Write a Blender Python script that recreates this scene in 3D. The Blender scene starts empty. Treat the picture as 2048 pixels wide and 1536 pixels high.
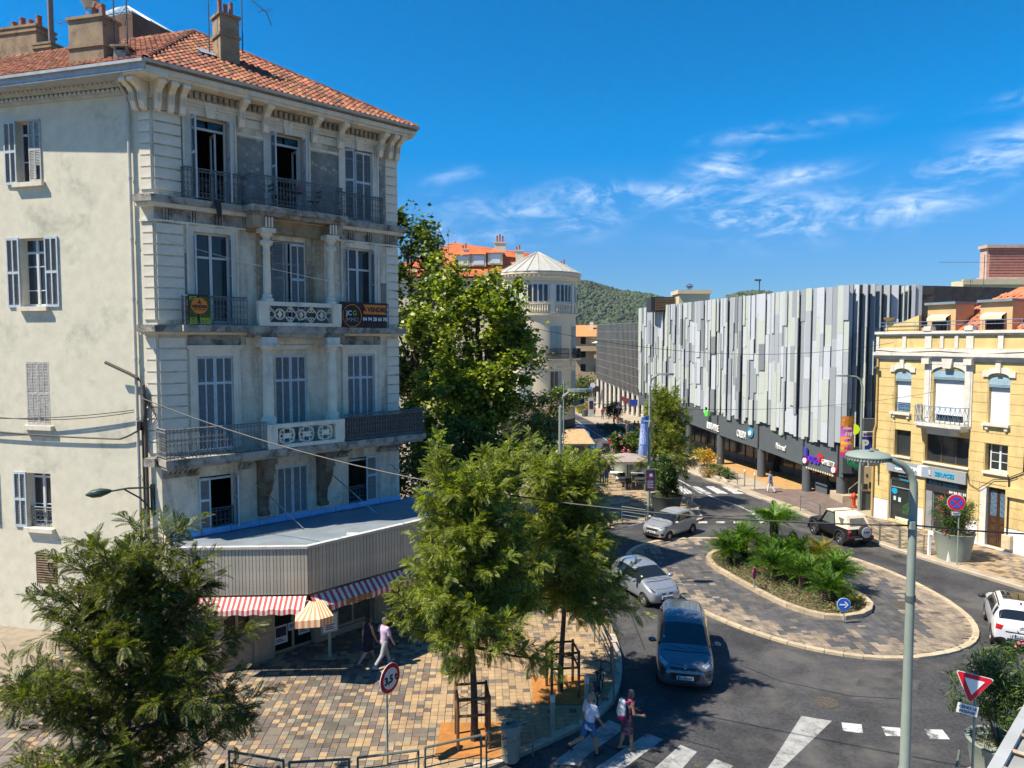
import bpy,math,random
import numpy as np
from mathutils import Vector,Matrix
random.seed(7);RNG=np.random.default_rng(7)
SC=bpy.context.scene;COL=SC.collection
R=math.radians
# --------- camera, sky, sun, exposure
FPX,YH,CH=1420.0,685.0,11.0
PIT=math.atan((768-YH)/FPX);CP,SP=math.cos(PIT),math.sin(PIT)
cd=bpy.data.cameras.new('camera');cam=bpy.data.objects.new('camera',cd);COL.objects.link(cam)
cam.location=(0,0,CH);cam.rotation_euler=(math.pi/2-PIT,0,0)
cd.sensor_width=36;cd.lens=36*FPX/2048;cd.clip_start=.1;cd.clip_end=9000
SC.camera=cam
SUN_EL,SUN_AZ=55.0,math.degrees(math.atan2(-1,-.33))
sd=bpy.data.lights.new('sun','SUN');sd.energy=4.6;sd.angle=R(.5);sd.color=(1,.91,.76)
sun=bpy.data.objects.new('sun',sd);COL.objects.link(sun)
sun.rotation_euler=Vector((math.sin(R(SUN_AZ))*math.cos(R(SUN_EL)),math.cos(R(SUN_AZ))*math.cos(R(SUN_EL)),math.sin(R(SUN_EL)))).to_track_quat('Z','Y').to_euler()
SC.view_settings.view_transform='Standard';SC.view_settings.look='None'
SC.view_settings.exposure=.95;SC.view_settings.gamma=1
def ray(x,y):
 u=(x-1024)/FPX;v=(768-y)/FPX
 return Vector((u,CP+v*SP,-SP+v*CP))
def G(x,y,z=0.0):
 d=ray(x,y);t=(z-CH)/d.z;return Vector((t*d.x,t*d.y,z))
def atY(x,y,Y):
 d=ray(x,y);t=Y/d.y;return Vector((t*d.x,Y,CH+t*d.z))
W=bpy.data.worlds.new('World');SC.world=W;W.use_nodes=True
class NT:
 def __init__(s,tree):s.t=tree;s.n=tree.nodes;s.l=tree.links
 def new(s,typ,**kw):
  n=s.n.new(typ)
  for k,v in kw.items():
   if k.startswith('_'):setattr(n,k[1:],v)
  return n
 def put(s,sock,v):
  if isinstance(v,bpy.types.NodeSocket):s.l.new(v,sock)
  elif v is not None:
   if hasattr(sock.default_value,'__len__')and len(sock.default_value)==4 and len(v)==3:v=(*v,1)
   sock.default_value=v
 def m(s,op,a,b=None,c=None,clamp=False):
  n=s.n.new('ShaderNodeMath');n.operation=op;n.use_clamp=clamp
  s.put(n.inputs[0],a)
  if b is not None:s.put(n.inputs[1],b)
  if c is not None:s.put(n.inputs[2],c)
  return n.outputs[0]
 def mix(s,f,a,b,typ='MIX'):
  n=s.n.new('ShaderNodeMix');n.data_type='RGBA';n.blend_type=typ
  s.put(n.inputs[0],f);s.put(n.inputs[6],a);s.put(n.inputs[7],b);return n.outputs[2]
 def noise(s,vec,scale,detail=4,rough=.55,dist=0):
  n=s.n.new('ShaderNodeTexNoise');s.l.new(vec,n.inputs['Vector'])
  n.inputs['Scale'].default_value=scale;n.inputs['Detail'].default_value=detail
  n.inputs['Roughness'].default_value=rough;n.inputs['Distortion'].default_value=dist
  return n.outputs[0]
 def ramp(s,f,a,b,lo=0.0,hi=1.0):
  n=s.n.new('ShaderNodeMapRange');n.interpolation_type='SMOOTHSTEP'
  s.put(n.inputs[0],f);n.inputs[1].default_value=a;n.inputs[2].default_value=b
  n.inputs[3].default_value=lo;n.inputs[4].default_value=hi;return n.outputs[0]
 def scalev(s,vec,sc):
  n=s.n.new('ShaderNodeVectorMath');n.operation='MULTIPLY';s.l.new(vec,n.inputs[0]);n.inputs[1].default_value=sc
  return n.outputs[0]
def make_sky():
 k=NT(W.node_tree);bg=k.n['Background']
 sky=k.new('ShaderNodeTexSky');sky.sky_type='NISHITA';sky.sun_disc=False
 sky.sun_elevation=R(SUN_EL);sky.sun_rotation=R(SUN_AZ);sky.air_density=1.0;sky.dust_density=.0;sky.ozone_density=3.0;sky.altitude=50
 hs=k.new('ShaderNodeHueSaturation');hs.inputs['Saturation'].default_value=1.58;hs.inputs['Hue'].default_value=.500;hs.inputs['Value'].default_value=.97
 k.l.new(sky.outputs[0],hs.inputs['Color'])
 tc=k.new('ShaderNodeTexCoord');sx=k.new('ShaderNodeSeparateXYZ');k.l.new(tc.outputs['Generated'],sx.inputs[0])
 az=k.m('ARCTAN2',sx.outputs[0],sx.outputs[1]);el=k.m('ARCSINE',sx.outputs[2])
 cx=k.new('ShaderNodeCombineXYZ');k.l.new(az,cx.inputs[0]);k.l.new(k.m('MULTIPLY',el,2.6),cx.inputs[1])
 n1=k.noise(cx.outputs[0],9,8,.62,1.2);n2=k.noise(cx.outputs[0],34,6,.6,.6)
 tot=None
 for(px,py,sxp,syp,tilt,amp)in CLOUDS:
  d=ray(px,py).normalized();a0=math.atan2(d.x,d.y);e0=math.asin(d.z)
  sa,se=sxp/FPX,syp/FPX
  da=k.m('SUBTRACT',az,a0);de=k.m('SUBTRACT',el,e0)
  de2=k.m('SUBTRACT',de,k.m('MULTIPLY',da,tilt))
  q=k.m('ADD',k.m('POWER',k.m('ABSOLUTE',k.m('DIVIDE',da,sa)),2.0),k.m('POWER',k.m('ABSOLUTE',k.m('DIVIDE',de2,se)),2.0))
  g=k.m('MULTIPLY',k.m('EXPONENT',k.m('MULTIPLY',q,-1.0)),amp)
  tot=g if tot is None else k.m('MAXIMUM',tot,g)
 det=k.m('ADD',k.m('MULTIPLY',n1,1.25),k.m('MULTIPLY',n2,.45))
 loc=k.m('MULTIPLY',tot,k.ramp(det,.70,1.18))
 wide=k.m('MULTIPLY',k.ramp(k.noise(cx.outputs[0],3.1,7,.6,.9),.60,.86),k.ramp(el,.02,.30,.16,.0))
 f=k.m('ADD',loc,wide,clamp=True)
 low=k.mix(k.ramp(el,.0,.30),(.165,.34,.57),(.88,.92,.93));base=k.mix(1.0,hs.outputs[0],low,'MULTIPLY')
 col=k.mix(f,base,(6.0,6.7,7.7))
 k.l.new(col,bg.inputs['Color']);bg.inputs['Strength'].default_value=.098
CLOUDS=[(1185,388,85,22,.02,.75),(1515,432,130,40,-.10,.95),(1440,338,60,22,.1,.75),(1575,355,90,14,.05,.7),(1350,390,90,20,.02,.7),(1800,415,110,26,.14,.85),(2000,305,120,30,.25,.75),(1165,440,70,30,.1,.5),(1060,415,170,30,.0,.38),(1560,262,130,14,.05,.35),(1930,355,90,26,.0,.4),(1640,420,110,34,-.05,.45),(2060,190,60,10,.1,.4),(905,352,50,12,.2,.3),(960,470,180,26,.0,.3)]
make_sky()
# --------- objects
def link(o):COL.objects.link(o);return o
def tag(o,label=None,cat=None,group=None,kind=None):
 if label:o['label']=label
 if cat:o['category']=cat
 if group:o['group']=group
 if kind:o['kind']=kind
 return o
ORG={}
def thing(name,label,cat,loc=(0,0,0),rotz=0.0,group=None):
 o=bpy.data.objects.new(name,None);link(o);o.location=loc;o.rotation_euler=(0,0,rotz)
 o.empty_display_size=.3;ORG[o.name]=Vector(loc);return tag(o,label,cat,group)
def origin(o):
 while o.parent:o=o.parent
 return ORG.get(o.name,Vector(o.location))
def copy_tree(o,parent=None,loc=None,rotz=None,label=None,group=None):
 c=o.copy();link(c)
 if parent:c.parent=parent
 if loc is not None:c.location=loc;ORG[c.name]=Vector(loc)
 if rotz is not None:c.rotation_euler=(0,0,rotz)
 if label:c['label']=label
 if group:c['group']=group
 for ch in o.children:copy_tree(ch,c)
 return c
class Fac:
 def __init__(s,O,az,flip=False,toward=None):
  a=R(az);s.d=Vector((math.sin(a),math.cos(a),0));s.O=Vector((O[0],O[1],0))
  n=Vector((s.d.y,-s.d.x,0));t=(toward or Vector((0,0,0)))-s.O
  if n.dot(t)<0:n=-n
  s.n=-n if flip else n
 def __call__(s,u,o,z):return s.O+s.d*u+s.n*o+Vector((0,0,z))
 def uv(s,x,y,o=0.0):
  d=ray(x,y);O=s.O+s.n*o;C=Vector((0,0,CH));t=(O-C).dot(s.n)/d.dot(s.n);P=C+d*t
  return(P-s.O).dot(s.d),P.z
class MB:
 def __init__(s,T=None,world=True):s.v=[];s.f=[];s.mi=[];s.T=T;s.world=world;s.cm=0
 def p(s,P):
  s.v.append(tuple(s.T(*P))if s.T else tuple(P));return len(s.v)-1
 def face(s,pts):s.f.append([s.p(q)for q in pts]);s.mi.append(s.cm)
 def fi(s,idx):s.f.append(list(idx));s.mi.append(s.cm)
 def box(s,x0,x1,y0,y1,z0,z1):
  i=[s.p(q)for q in((x0,y0,z0),(x1,y0,z0),(x1,y1,z0),(x0,y1,z0),(x0,y0,z1),(x1,y0,z1),(x1,y1,z1),(x0,y1,z1))]
  for q in((0,3,2,1),(4,5,6,7),(0,1,5,4),(1,2,6,5),(2,3,7,6),(3,0,4,7)):s.fi([i[k]for k in q])
  return s
 def prism(s,poly,z0,z1,ax=2):
  def P(q,z):return(q[0],q[1],z)if ax==2 else((q[0],z,q[1])if ax==1 else(z,q[0],q[1]))
  a=[s.p(P(q,z0))for q in poly];b=[s.p(P(q,z1))for q in poly];n=len(poly)
  s.fi(a[::-1]);s.fi(b)
  for k in range(n):s.fi((a[k],a[(k+1)%n],b[(k+1)%n],b[k]))
  return s
 def tube(s,pts,r,n=6,close=False,cap=True):
  pts=[Vector(q)for q in pts];m=len(pts);rings=[]
  for i,q in enumerate(pts):
   a=pts[i-1]if(i>0 or close)else q;b=pts[(i+1)%m]if(i<m-1 or close)else q
   t=(b-a).normalized();up=Vector((0,0,1))if abs(t.z)<.9 else Vector((1,0,0))
   x=t.cross(up).normalized();y=t.cross(x);rr=r[i]if hasattr(r,'__len__')else r
   rings.append([s.p(q+x*(rr*math.cos(2*math.pi*k/n))+y*(rr*math.sin(2*math.pi*k/n)))for k in range(n)])
  for i in range(m if close else m-1):
   A,B=rings[i],rings[(i+1)%m]
   for k in range(n):s.fi((A[k],A[(k+1)%n],B[(k+1)%n],B[k]))
  if cap and not close:s.fi(rings[0][::-1]);s.fi(rings[-1])
  return s
 def lathe(s,prof,c=(0,0,0),n=12,ax=2,cap=True):
  rings=[]
  for r_,z in prof:
   ring=[]
   for k in range(n):
    a=2*math.pi*k/n;u,v=r_*math.cos(a),r_*math.sin(a)
    q=(c[0]+u,c[1]+v,c[2]+z)if ax==2 else((c[0]+u,c[1]+z,c[2]+v)if ax==1 else(c[0]+z,c[1]+u,c[2]+v))
    ring.append(s.p(q))
   rings.append(ring)
  for A,B in zip(rings,rings[1:]):
   for k in range(n):s.fi((A[k],A[(k+1)%n],B[(k+1)%n],B[k]))
  if cap:s.fi(rings[0][::-1]);s.fi(rings[-1])
  return s
 def ring(s,c,r,t,n=12,ax=1,k=4):
  P=[]
  for i in range(n):
   a=2*math.pi*i/n;u,v=r*math.cos(a),r*math.sin(a)
   P.append((c[0]+u,c[1],c[2]+v)if ax==1 else((c[0]+u,c[1]+v,c[2])if ax==2 else(c[0],c[1]+u,c[2]+v)))
  return s.tube(P,t,k,close=True)
 def blob(s,c,rx,ry,rz,n=8,m=5):
  rows=[]
  for i in range(m+1):
   th=math.pi*i/m
   rows.append([s.p((c[0]+rx*math.sin(th)*math.cos(2*math.pi*k/n),c[1]+ry*math.sin(th)*math.sin(2*math.pi*k/n),c[2]+rz*math.cos(th)))for k in range(n)])
  for A,B in zip(rows,rows[1:]):
   for k in range(n):s.fi((A[k],A[(k+1)%n],B[(k+1)%n],B[k]))
  return s
 def holes(s,u0,u1,z0,z1,H,o=0.0,dep=.3):
  us=sorted({u0,u1,*[h[0]for h in H],*[h[1]for h in H]});zs=sorted({z0,z1,*[h[2]for h in H],*[h[3]for h in H]})
  us=[u for u in us if u0<=u<=u1];zs=[z for z in zs if z0<=z<=z1]
  for a,b in zip(us,us[1:]):
   for c,d in zip(zs,zs[1:]):
    mu,mz=(a+b)/2,(c+d)/2
    if any(h[0]<mu<h[1]and h[2]<mz<h[3]for h in H):continue
    s.face(((a,o,c),(b,o,c),(b,o,d),(a,o,d)))
  for h in H:
   a,b,c,d=h[:4]
   s.face(((a,o,c),(a,o,d),(a,o-dep,d),(a,o-dep,c)));s.face(((b,o,c),(b,o,d),(b,o-dep,d),(b,o-dep,c)))
   s.face(((a,o,c),(b,o,c),(b,o-dep,c),(a,o-dep,c)));s.face(((a,o,d),(b,o,d),(b,o-dep,d),(a,o-dep,d)))
  return s
 def build(s,name,mats,parent=None,smooth=False,bevel=0,loc=None,rot=None,sharp=.6):
  me=bpy.data.meshes.new(name)
  off=Vector((0,0,0))
  if s.world:off=origin(parent)if parent else(Vector(loc)if loc is not None else off)
  V=np.array(s.v,dtype=np.float64).reshape(-1,3)-np.array(off)
  me.from_pydata(V.tolist(),[],s.f)
  if not isinstance(mats,(list,tuple)):mats=[mats]
  for m_ in mats:me.materials.append(m_)
  if len(mats)>1:me.polygons.foreach_set('material_index',s.mi)
  if smooth:
   me.polygons.foreach_set('use_smooth',[True]*len(me.polygons))
   if sharp:me.set_sharp_from_angle(angle=sharp)
  me.update()
  o=bpy.data.objects.new(name,me);link(o)
  if parent:o.parent=parent
  elif loc is not None:o.location=loc;ORG[o.name]=Vector(loc)
  if not s.world and loc is not None:o.location=loc
  if rot is not None:o.rotation_euler=rot
  if bevel:
   b=o.modifiers.new('bevel','BEVEL');b.width=bevel;b.segments=2;b.limit_method='ANGLE'
  return o
def inst(me,name,parent,loc,rot=(0,0,0),sc=None):
 o=bpy.data.objects.new(name,me);link(o);o.parent=parent;o.location=loc;o.rotation_euler=rot
 if sc:o.scale=sc
 return o
def np_mesh(name,V,F,mats,parent=None,mi=None,smooth=False,loc=None):
 me=bpy.data.meshes.new(name);V=np.asarray(V,dtype=np.float32);F=np.asarray(F,dtype=np.int32)
 me.vertices.add(len(V));me.vertices.foreach_set('co',V.ravel())
 k=F.shape[1];me.loops.add(F.size);me.loops.foreach_set('vertex_index',F.ravel())
 me.polygons.add(len(F));me.polygons.foreach_set('loop_start',np.arange(len(F),dtype=np.int32)*k)
 for m_ in(mats if isinstance(mats,(list,tuple))else[mats]):me.materials.append(m_)
 if mi is not None:me.polygons.foreach_set('material_index',np.asarray(mi,dtype=np.int32))
 if smooth:me.polygons.foreach_set('use_smooth',np.ones(len(F),dtype=bool))
 me.update(calc_edges=True)
 o=bpy.data.objects.new(name,me);link(o)
 if parent:o.parent=parent
 if loc is not None:o.location=loc
 return o
def text_obj(txt,name,mat,parent,T,size=.3,ext=.01,bold=.0,ax='L',shear=0.0,sx=1.0):
 cu=bpy.data.curves.new('t','FONT');cu.body=txt;cu.size=size;cu.extrude=ext;cu.offset=bold;cu.shear=shear
 cu.align_x={'L':'LEFT','C':'CENTER','R':'RIGHT'}[ax];cu.resolution_u=2
 to=bpy.data.objects.new('t',cu);link(to);dg=bpy.context.evaluated_depsgraph_get();dg.update()
 me=bpy.data.meshes.new_from_object(to.evaluated_get(dg));bpy.data.objects.remove(to);bpy.data.curves.remove(cu)
 off=origin(parent)if parent else Vector((0,0,0))
 for v in me.vertices:v.co=T(v.co.x*sx,v.co.y,v.co.z)-off
 me.materials.clear();me.materials.append(mat);me.update();me.name=name
 o=bpy.data.objects.new(name,me);link(o)
 if parent:o.parent=parent
 return o
# --------- materials
MATS={}
def mat(name,col,rough=.75,metal=0,var=.12,scale=2.5,bump=.0,bscale=30,isl=0.0,dirt=None,dscale=1.2,damt=.5,streak=False,coat=0,trans=0,spec=.4,alpha=1.0,hue=0.0,dlo=.48,dhi=.68,emis=0,ior=1.45,fine=.0,wp=False):
 if name in MATS:return MATS[name]
 m=bpy.data.materials.new(name);m.use_nodes=True;k=NT(m.node_tree);b=k.n['Principled BSDF'];MATS[name]=m
 tc=k.new('ShaderNodeTexCoord');vec=tc.outputs['Object']
 if wp:vec=k.new('ShaderNodeNewGeometry').outputs['Position']
 c=k.new('ShaderNodeRGB').outputs[0];c.default_value=(*col,1)
 if isl or hue:
  oi=k.new('ShaderNodeObjectInfo');ge=k.new('ShaderNodeNewGeometry')
  rnd=k.m('FRACT',k.m('ADD',oi.outputs['Random'],ge.outputs['Random Per Island']))
  hs=k.new('ShaderNodeHueSaturation');k.l.new(c,hs.inputs['Color'])
  k.l.new(k.m('MULTIPLY_ADD',rnd,2*isl,1-isl),hs.inputs['Value'])
  if hue:k.l.new(k.m('MULTIPLY_ADD',k.m('FRACT',k.m('MULTIPLY',rnd,7.31)),2*hue,.5-hue),hs.inputs['Hue'])
  c=hs.outputs[0]
 if var:
  n1=k.noise(vec,scale,6,.6)
  f=k.ramp(n1,.3,.7,1-var,1+var)
  if fine:f=k.m('MULTIPLY',f,k.ramp(k.noise(vec,scale*22,3,.6),.3,.7,1-fine,1+fine))
  v=k.new('ShaderNodeVectorMath');v.operation='SCALE';k.l.new(c,v.inputs[0]);k.l.new(f,v.inputs['Scale']);c=v.outputs[0]
 if dirt:
  dv=k.scalev(vec,(1,1,.16))if streak else vec
  dn=k.m('ADD',k.m('MULTIPLY',k.noise(dv,dscale,8,.65,.4),.8),k.m('MULTIPLY',k.noise(vec,dscale*7,5,.6),.2))
  c=k.mix(k.m('MULTIPLY',k.ramp(dn,dlo,dhi),damt),c,dirt)
 k.l.new(c,b.inputs['Base Color'])
 b.inputs['Roughness'].default_value=rough;b.inputs['Metallic'].default_value=metal
 b.inputs['Specular IOR Level'].default_value=spec;b.inputs['IOR'].default_value=ior
 if coat:b.inputs['Coat Weight'].default_value=coat;b.inputs['Coat Roughness'].default_value=.04
 if trans:b.inputs['Transmission Weight'].default_value=trans
 if alpha<1:b.inputs['Alpha'].default_value=alpha
 if emis:k.l.new(c,b.inputs['Emission Color']);b.inputs['Emission Strength'].default_value=emis
 if bump:
  bn=k.new('ShaderNodeBump');bn.inputs['Strength'].default_value=bump;bn.inputs['Distance'].default_value=.02
  k.l.new(k.noise(vec,bscale,5,.6),bn.inputs['Height']);k.l.new(bn.outputs[0],b.inputs['Normal'])
 return m
def leafmat(name,col,col2,rough=.45,tr=.35,isl=.35):
 if name in MATS:return MATS[name]
 m=bpy.data.materials.new(name);m.use_nodes=True;k=NT(m.node_tree);MATS[name]=m
 b=k.n['Principled BSDF'];out=k.n['Material Output']
 ge=k.new('ShaderNodeNewGeometry');tc=k.new('ShaderNodeTexCoord');rnd=ge.outputs['Random Per Island']
 f=k.m('ADD',k.m('MULTIPLY',k.noise(tc.outputs['Object'],1.3,3),.75),k.m('MULTIPLY',rnd,.5))
 c=k.mix(k.ramp(f,.42,.82),col,col2)
 hs=k.new('ShaderNodeHueSaturation');k.l.new(c,hs.inputs['Color']);k.l.new(k.m('MULTIPLY_ADD',rnd,2*isl,1-isl),hs.inputs['Value'])
 k.l.new(hs.outputs[0],b.inputs['Base Color']);b.inputs['Roughness'].default_value=rough;b.inputs['Specular IOR Level'].default_value=.35
 t=k.new('ShaderNodeBsdfTranslucent');tcol=k.mix(1.0,hs.outputs[0],(1.5,1.7,.35),'MULTIPLY');k.l.new(tcol,t.inputs['Color'])
 mx=k.new('ShaderNodeMixShader');mx.inputs[0].default_value=tr
 k.l.new(b.outputs[0],mx.inputs[1]);k.l.new(t.outputs[0],mx.inputs[2]);k.l.new(mx.outputs[0],out.inputs['Surface'])
 return m
CREAM=mat('aged_cream_paint',(.69,.615,.48),.85,var=.10,bump=.15,bscale=60,dirt=(.22,.195,.15),dscale=1.2,damt=.75,streak=True,dlo=.44,dhi=.66)
CREAM2=mat('aged_white_stone_trim',(.70,.635,.51),.8,var=.08,bump=.12,bscale=50,dirt=(.15,.13,.10),dscale=1.5,damt=.75,streak=True,dlo=.5,dhi=.75)
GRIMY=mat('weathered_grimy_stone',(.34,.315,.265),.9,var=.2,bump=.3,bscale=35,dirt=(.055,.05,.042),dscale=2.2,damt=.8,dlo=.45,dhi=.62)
SIDEW=mat('sunny_side_render',(.64,.595,.46),.9,var=.06,bump=.12,bscale=45,dirt=(.36,.35,.27),dscale=.6,damt=.8,dlo=.5,dhi=.72,fine=.03)
GREYP=mat('bare_grey_render_patch',(.215,.21,.185),.95,var=.18,bump=.25,bscale=40,dirt=(.46,.44,.38),dscale=2.4,damt=.95,dlo=.54,dhi=.60)
SHUT=mat('pale_blue_grey_shutter_paint',(.47,.54,.59),.6,var=.08,scale=6,dirt=(.24,.25,.25),dscale=3,damt=.4)
SHUT2=mat('peeling_shutter_paint',(.43,.42,.38),.8,var=.15,scale=9,dirt=(.21,.18,.14),dscale=6,damt=.8)
LOUV=mat('louvre_slat_paint',(.225,.215,.20),.75,var=.15,scale=8)
WFRAME=mat('white_window_frame',(.60,.615,.60),.5,var=.06)
GLASS=mat('dark_window_glass',(.030,.034,.038),.06,var=.0,spec=.6)
IRON=mat('dark_wrought_iron',(.115,.135,.145),.55,var=.25,scale=12)
ROOM=mat('dark_room',(.035,.032,.03),.95,var=0)
CURT=mat('drawn_curtain',(.33,.27,.18),.9,var=.25,scale=9)
ZINC=mat('zinc_gutter',(.40,.42,.43),.45,var=.12,scale=4,dirt=(.22,.22,.21),dscale=3)
STEELG=mat('grey_green_street_paint',(.235,.275,.235),.45,var=.06,scale=3,spec=.5)
DARKG=mat('dark_street_paint',(.085,.105,.095),.5,var=.1)
BLACK=mat('black_plastic',(.018,.018,.02),.5,var=.1)
WHITE=mat('white_paint',(.74,.74,.72),.5,var=.04)
RUBBER=mat('tyre_rubber',(.02,.02,.021),.8,var=.2,scale=20)
CHROME=mat('bright_metal',(.62,.63,.65),.25,metal=.9,var=.05)
# --------- setting: ground, road, pavements, island, hills
ASPH=mat('asphalt',(.046,.046,.049),.85,var=.4,scale=.45,bump=.5,bscale=90,dirt=(.105,.10,.093),dscale=.33,damt=.9,dlo=.46,dhi=.66,fine=.28)
def sheet(name,poly,z,m,parent=None,thick=0.0,kind='structure'):
 b=MB();b.face([(q[0],q[1],z)for q in poly])
 if thick:
  n=len(poly)
  for i in range(n):
   p,q=poly[i],poly[(i+1)%n];b.face([(p[0],p[1],z),(q[0],q[1],z),(q[0],q[1],z-thick),(p[0],p[1],z-thick)])
 o=b.build(name,m,parent)
 if not parent:o['kind']=kind
 return o
def smooth_poly(pts,it=2,closed=True):
 for _ in range(it):
  out=[];n=len(pts)
  for i in range(n if closed else n-1):
   p,q=Vector(pts[i]),Vector(pts[(i+1)%n]);out+=[p*.75+q*.25,p*.25+q*.75]
  if not closed:out=[Vector(pts[0])]+out+[Vector(pts[-1])]
  pts=out
 return pts
def inside(p,poly):
 c=False;n=len(poly);x,y=p[0],p[1]
 for i in range(n):
  a,b=poly[i],poly[i-1]
  if(a[1]>y)!=(b[1]>y)and x<(b[0]-a[0])*(y-a[1])/(b[1]-a[1])+a[0]:c=not c
 return c
def resample(pts,step,closed=False):
 pts=[Vector((q[0],q[1]))for q in pts]
 if closed:pts=pts+[pts[0]]
 out=[pts[0]];acc=0.0
 for p,q in zip(pts,pts[1:]):
  L=(q-p).length;t=step-acc
  while t<=L:out.append(p+(q-p)*(t/L));t+=step
  acc=(acc+L)%step
 if closed and(out[-1]-pts[-1]).length<step*.4:out[-1]=pts[-1]
 else:out.append(pts[-1])
 return out
sheet('ground',[(-900,-300),(900,-300),(900,6000),(-900,6000)],-.06,mat('dry_earth',(.13,.11,.08),.95,var=.2,scale=.2))
road=sheet('road',[(-40,2),(60,2),(60,160),(-40,160)],0,ASPH)
KERB=mat('kerb_stone',(.42,.36,.28),.85,var=.12,scale=3,bump=.2,isl=.10,dirt=(.24,.2,.16),dscale=2.5,damt=.5)
def kerb(path,parent,w=.18,z0=-.05,z1=.12,step=.9,closed=False,off=0.0,name='kerb_stone',m=None):
 P=resample(path,step,closed);j=0
 for p,q in zip(P,P[1:]):
  d=(q-p);L=d.length
  if L<.08:continue
  d/=L;n=Vector((d.y,-d.x));b=MB();g=.008
  a0,a1=p+d*g+n*off,q-d*g+n*off;zz=z1+.004*((j*7)%3-1)
  c=[a0,a1,a1+n*w,a0+n*w]
  b.prism([(t.x,t.y)for t in c],z0,zz);b.build(name,m or KERB,parent);j+=1
PALE=mat('cream_paving',(.345,.242,.138),.85,var=.12,scale=2,bump=.2,bscale=60,isl=.13,dirt=(.20,.15,.095),dscale=.9,damt=.6,fine=.06,wp=True)
DARKT=mat('slate_paving',(.128,.108,.090),.8,var=.15,scale=2,bump=.2,bscale=60,isl=.28,hue=.03,dirt=(.20,.165,.12),dscale=1.1,damt=.5,fine=.08,wp=True)
OLIVT=mat('olive_paving',(.21,.185,.14),.85,var=.15,scale=2,bump=.2,bscale=60,isl=.22,hue=.02,fine=.08)
RUSTT=mat('plum_paving',(.185,.128,.095),.85,var=.15,scale=2,bump=.2,bscale=60,isl=.2,fine=.08)
MORT=mat('paving_mortar',(.26,.215,.16),.95,var=.15,scale=3)
TM=[PALE,DARKT,OLIVT,RUSTT]
def tile_field(parent,poly,ang,cell,pick,maxobj,key,z=.125,th=.02,name='paving_tile',gap=.012,zj=.002):
 ca,sa=math.cos(ang),math.sin(ang);xs=[q[0]*ca+q[1]*sa for q in poly];ys=[-q[0]*sa+q[1]*ca for q in poly]
 cells=[];taken=set();rnd=random.Random(3)
 i0,i1=int(min(xs)/cell[0])-1,int(max(xs)/cell[0])+1;j0,j1=int(min(ys)/cell[1])-1,int(max(ys)/cell[1])+1
 for j in range(j0,j1+1):
  for i in range(i0,i1+1):
   if(i,j)in taken:continue
   u,v=(i+.5)*cell[0],(j+.5)*cell[1];P=(u*ca-v*sa,u*sa+v*ca)
   if not inside(P,poly):continue
   mi,(a,b)=pick(P,i,j,rnd)
   if any((i+ii,j+jj)in taken for ii in range(a)for jj in range(b)):a=b=1
   for ii in range(a):
    for jj in range(b):taken.add((i+ii,j+jj))
   cu,cv=(i+a/2)*cell[0],(j+b/2)*cell[1]
   cells.append((Vector((cu*ca-cv*sa,cu*sa+cv*ca,0)),mi,a,b))
 cells.sort(key=lambda c:key(c[0]));cache={};off=origin(parent)if parent.parent or parent.type=='EMPTY' else Vector((0,0,0))
 rest=MB(T=None);
 for n,(P,mi,a,b)in enumerate(cells):
  hx,hy=a*cell[0]/2-gap/2,b*cell[1]/2-gap/2;e=.006;zz=z+rnd.uniform(-zj,zj)
  def shape(m,f):
   i=[m.p(f(q))for q in((-hx,-hy,-th),(hx,-hy,-th),(hx,hy,-th),(-hx,hy,-th),(-hx+0,-hy+0,-e),(hx,-hy,-e),(hx,hy,-e),(-hx,hy,-e),(-hx+e,-hy+e,0),(hx-e,-hy+e,0),(hx-e,hy-e,0),(-hx+e,hy-e,0))]
   for q in((0,1,5,4),(1,2,6,5),(2,3,7,6),(3,0,4,7),(4,5,9,8),(5,6,10,9),(6,7,11,10),(7,4,8,11),(8,9,10,11)):m.fi([i[t]for t in q])
  if n<maxobj:
   k=(mi,a,b)
   if k not in cache:
    m=MB(world=False);shape(m,lambda q:q);o=m.build(name,TM[mi],parent);cache[k]=o.data
    o.location=(P.x-off.x,P.y-off.y,zz-off.z);o.rotation_euler=(0,0,ang)
   else:inst(cache[k],name,parent,(P.x-off.x,P.y-off.y,zz-off.z),(0,0,ang))
  else:
   rest.cm=mi;shape(rest,lambda q:(P.x+q[0]*ca-q[1]*sa,P.y+q[0]*sa+q[1]*ca,zz+q[2]))
 if rest.f:
  o=rest.build(name+'s',TM,parent);o['kind']='stuff'
# ---- near plaza in front of the brasserie
plaza_edge=[(-16,11.5),(-8.0,11.8),(-6.6,13.5),(-6.9,16.2),(-6.6,17.2),(-6.0,17.3),(-4.1,17.3),(-.8,17.5),(-.2,17.9),(.9,18.75),(1.8,19.45),(2.6,20.2),(3.3,21.4),(3.75,23.3),(3.9,25.3),(3.8,27.6),(3.5,30),(3.4,34),(4.0,38.5),(6.0,42.2)]
pe=smooth_poly(plaza_edge,2,closed=False)
plaza_poly=[(q[0],q[1])for q in pe]+[(6.4,42.4),(11.0,42.6),(11.9,43.6),(12.5,47.5),(11.4,55),(10.2,63),(9.3,69),(8.6,79),(8.0,90),(7.6,110),(0,130),(-30,130),(-30,11.5)]
PAVMAT=mat('square_paving',(.33,.265,.185),.9,var=.22,scale=.5,bump=.2,bscale=40,dirt=(.20,.16,.12),dscale=.8,damt=.5)
plaza=sheet('plaza_pavement',plaza_poly,.105,MORT,thick=.16)
kerb([(q[0],q[1])for q in pe],plaza,w=-.22,off=.0,step=.95)
kerb([(6.4,42.4),(11.0,42.6),(11.9,43.6),(12.5,47.5),(11.4,55),(10.2,63),(9.3,69),(8.6,79)],plaza,w=-.2,step=1.2)
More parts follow.
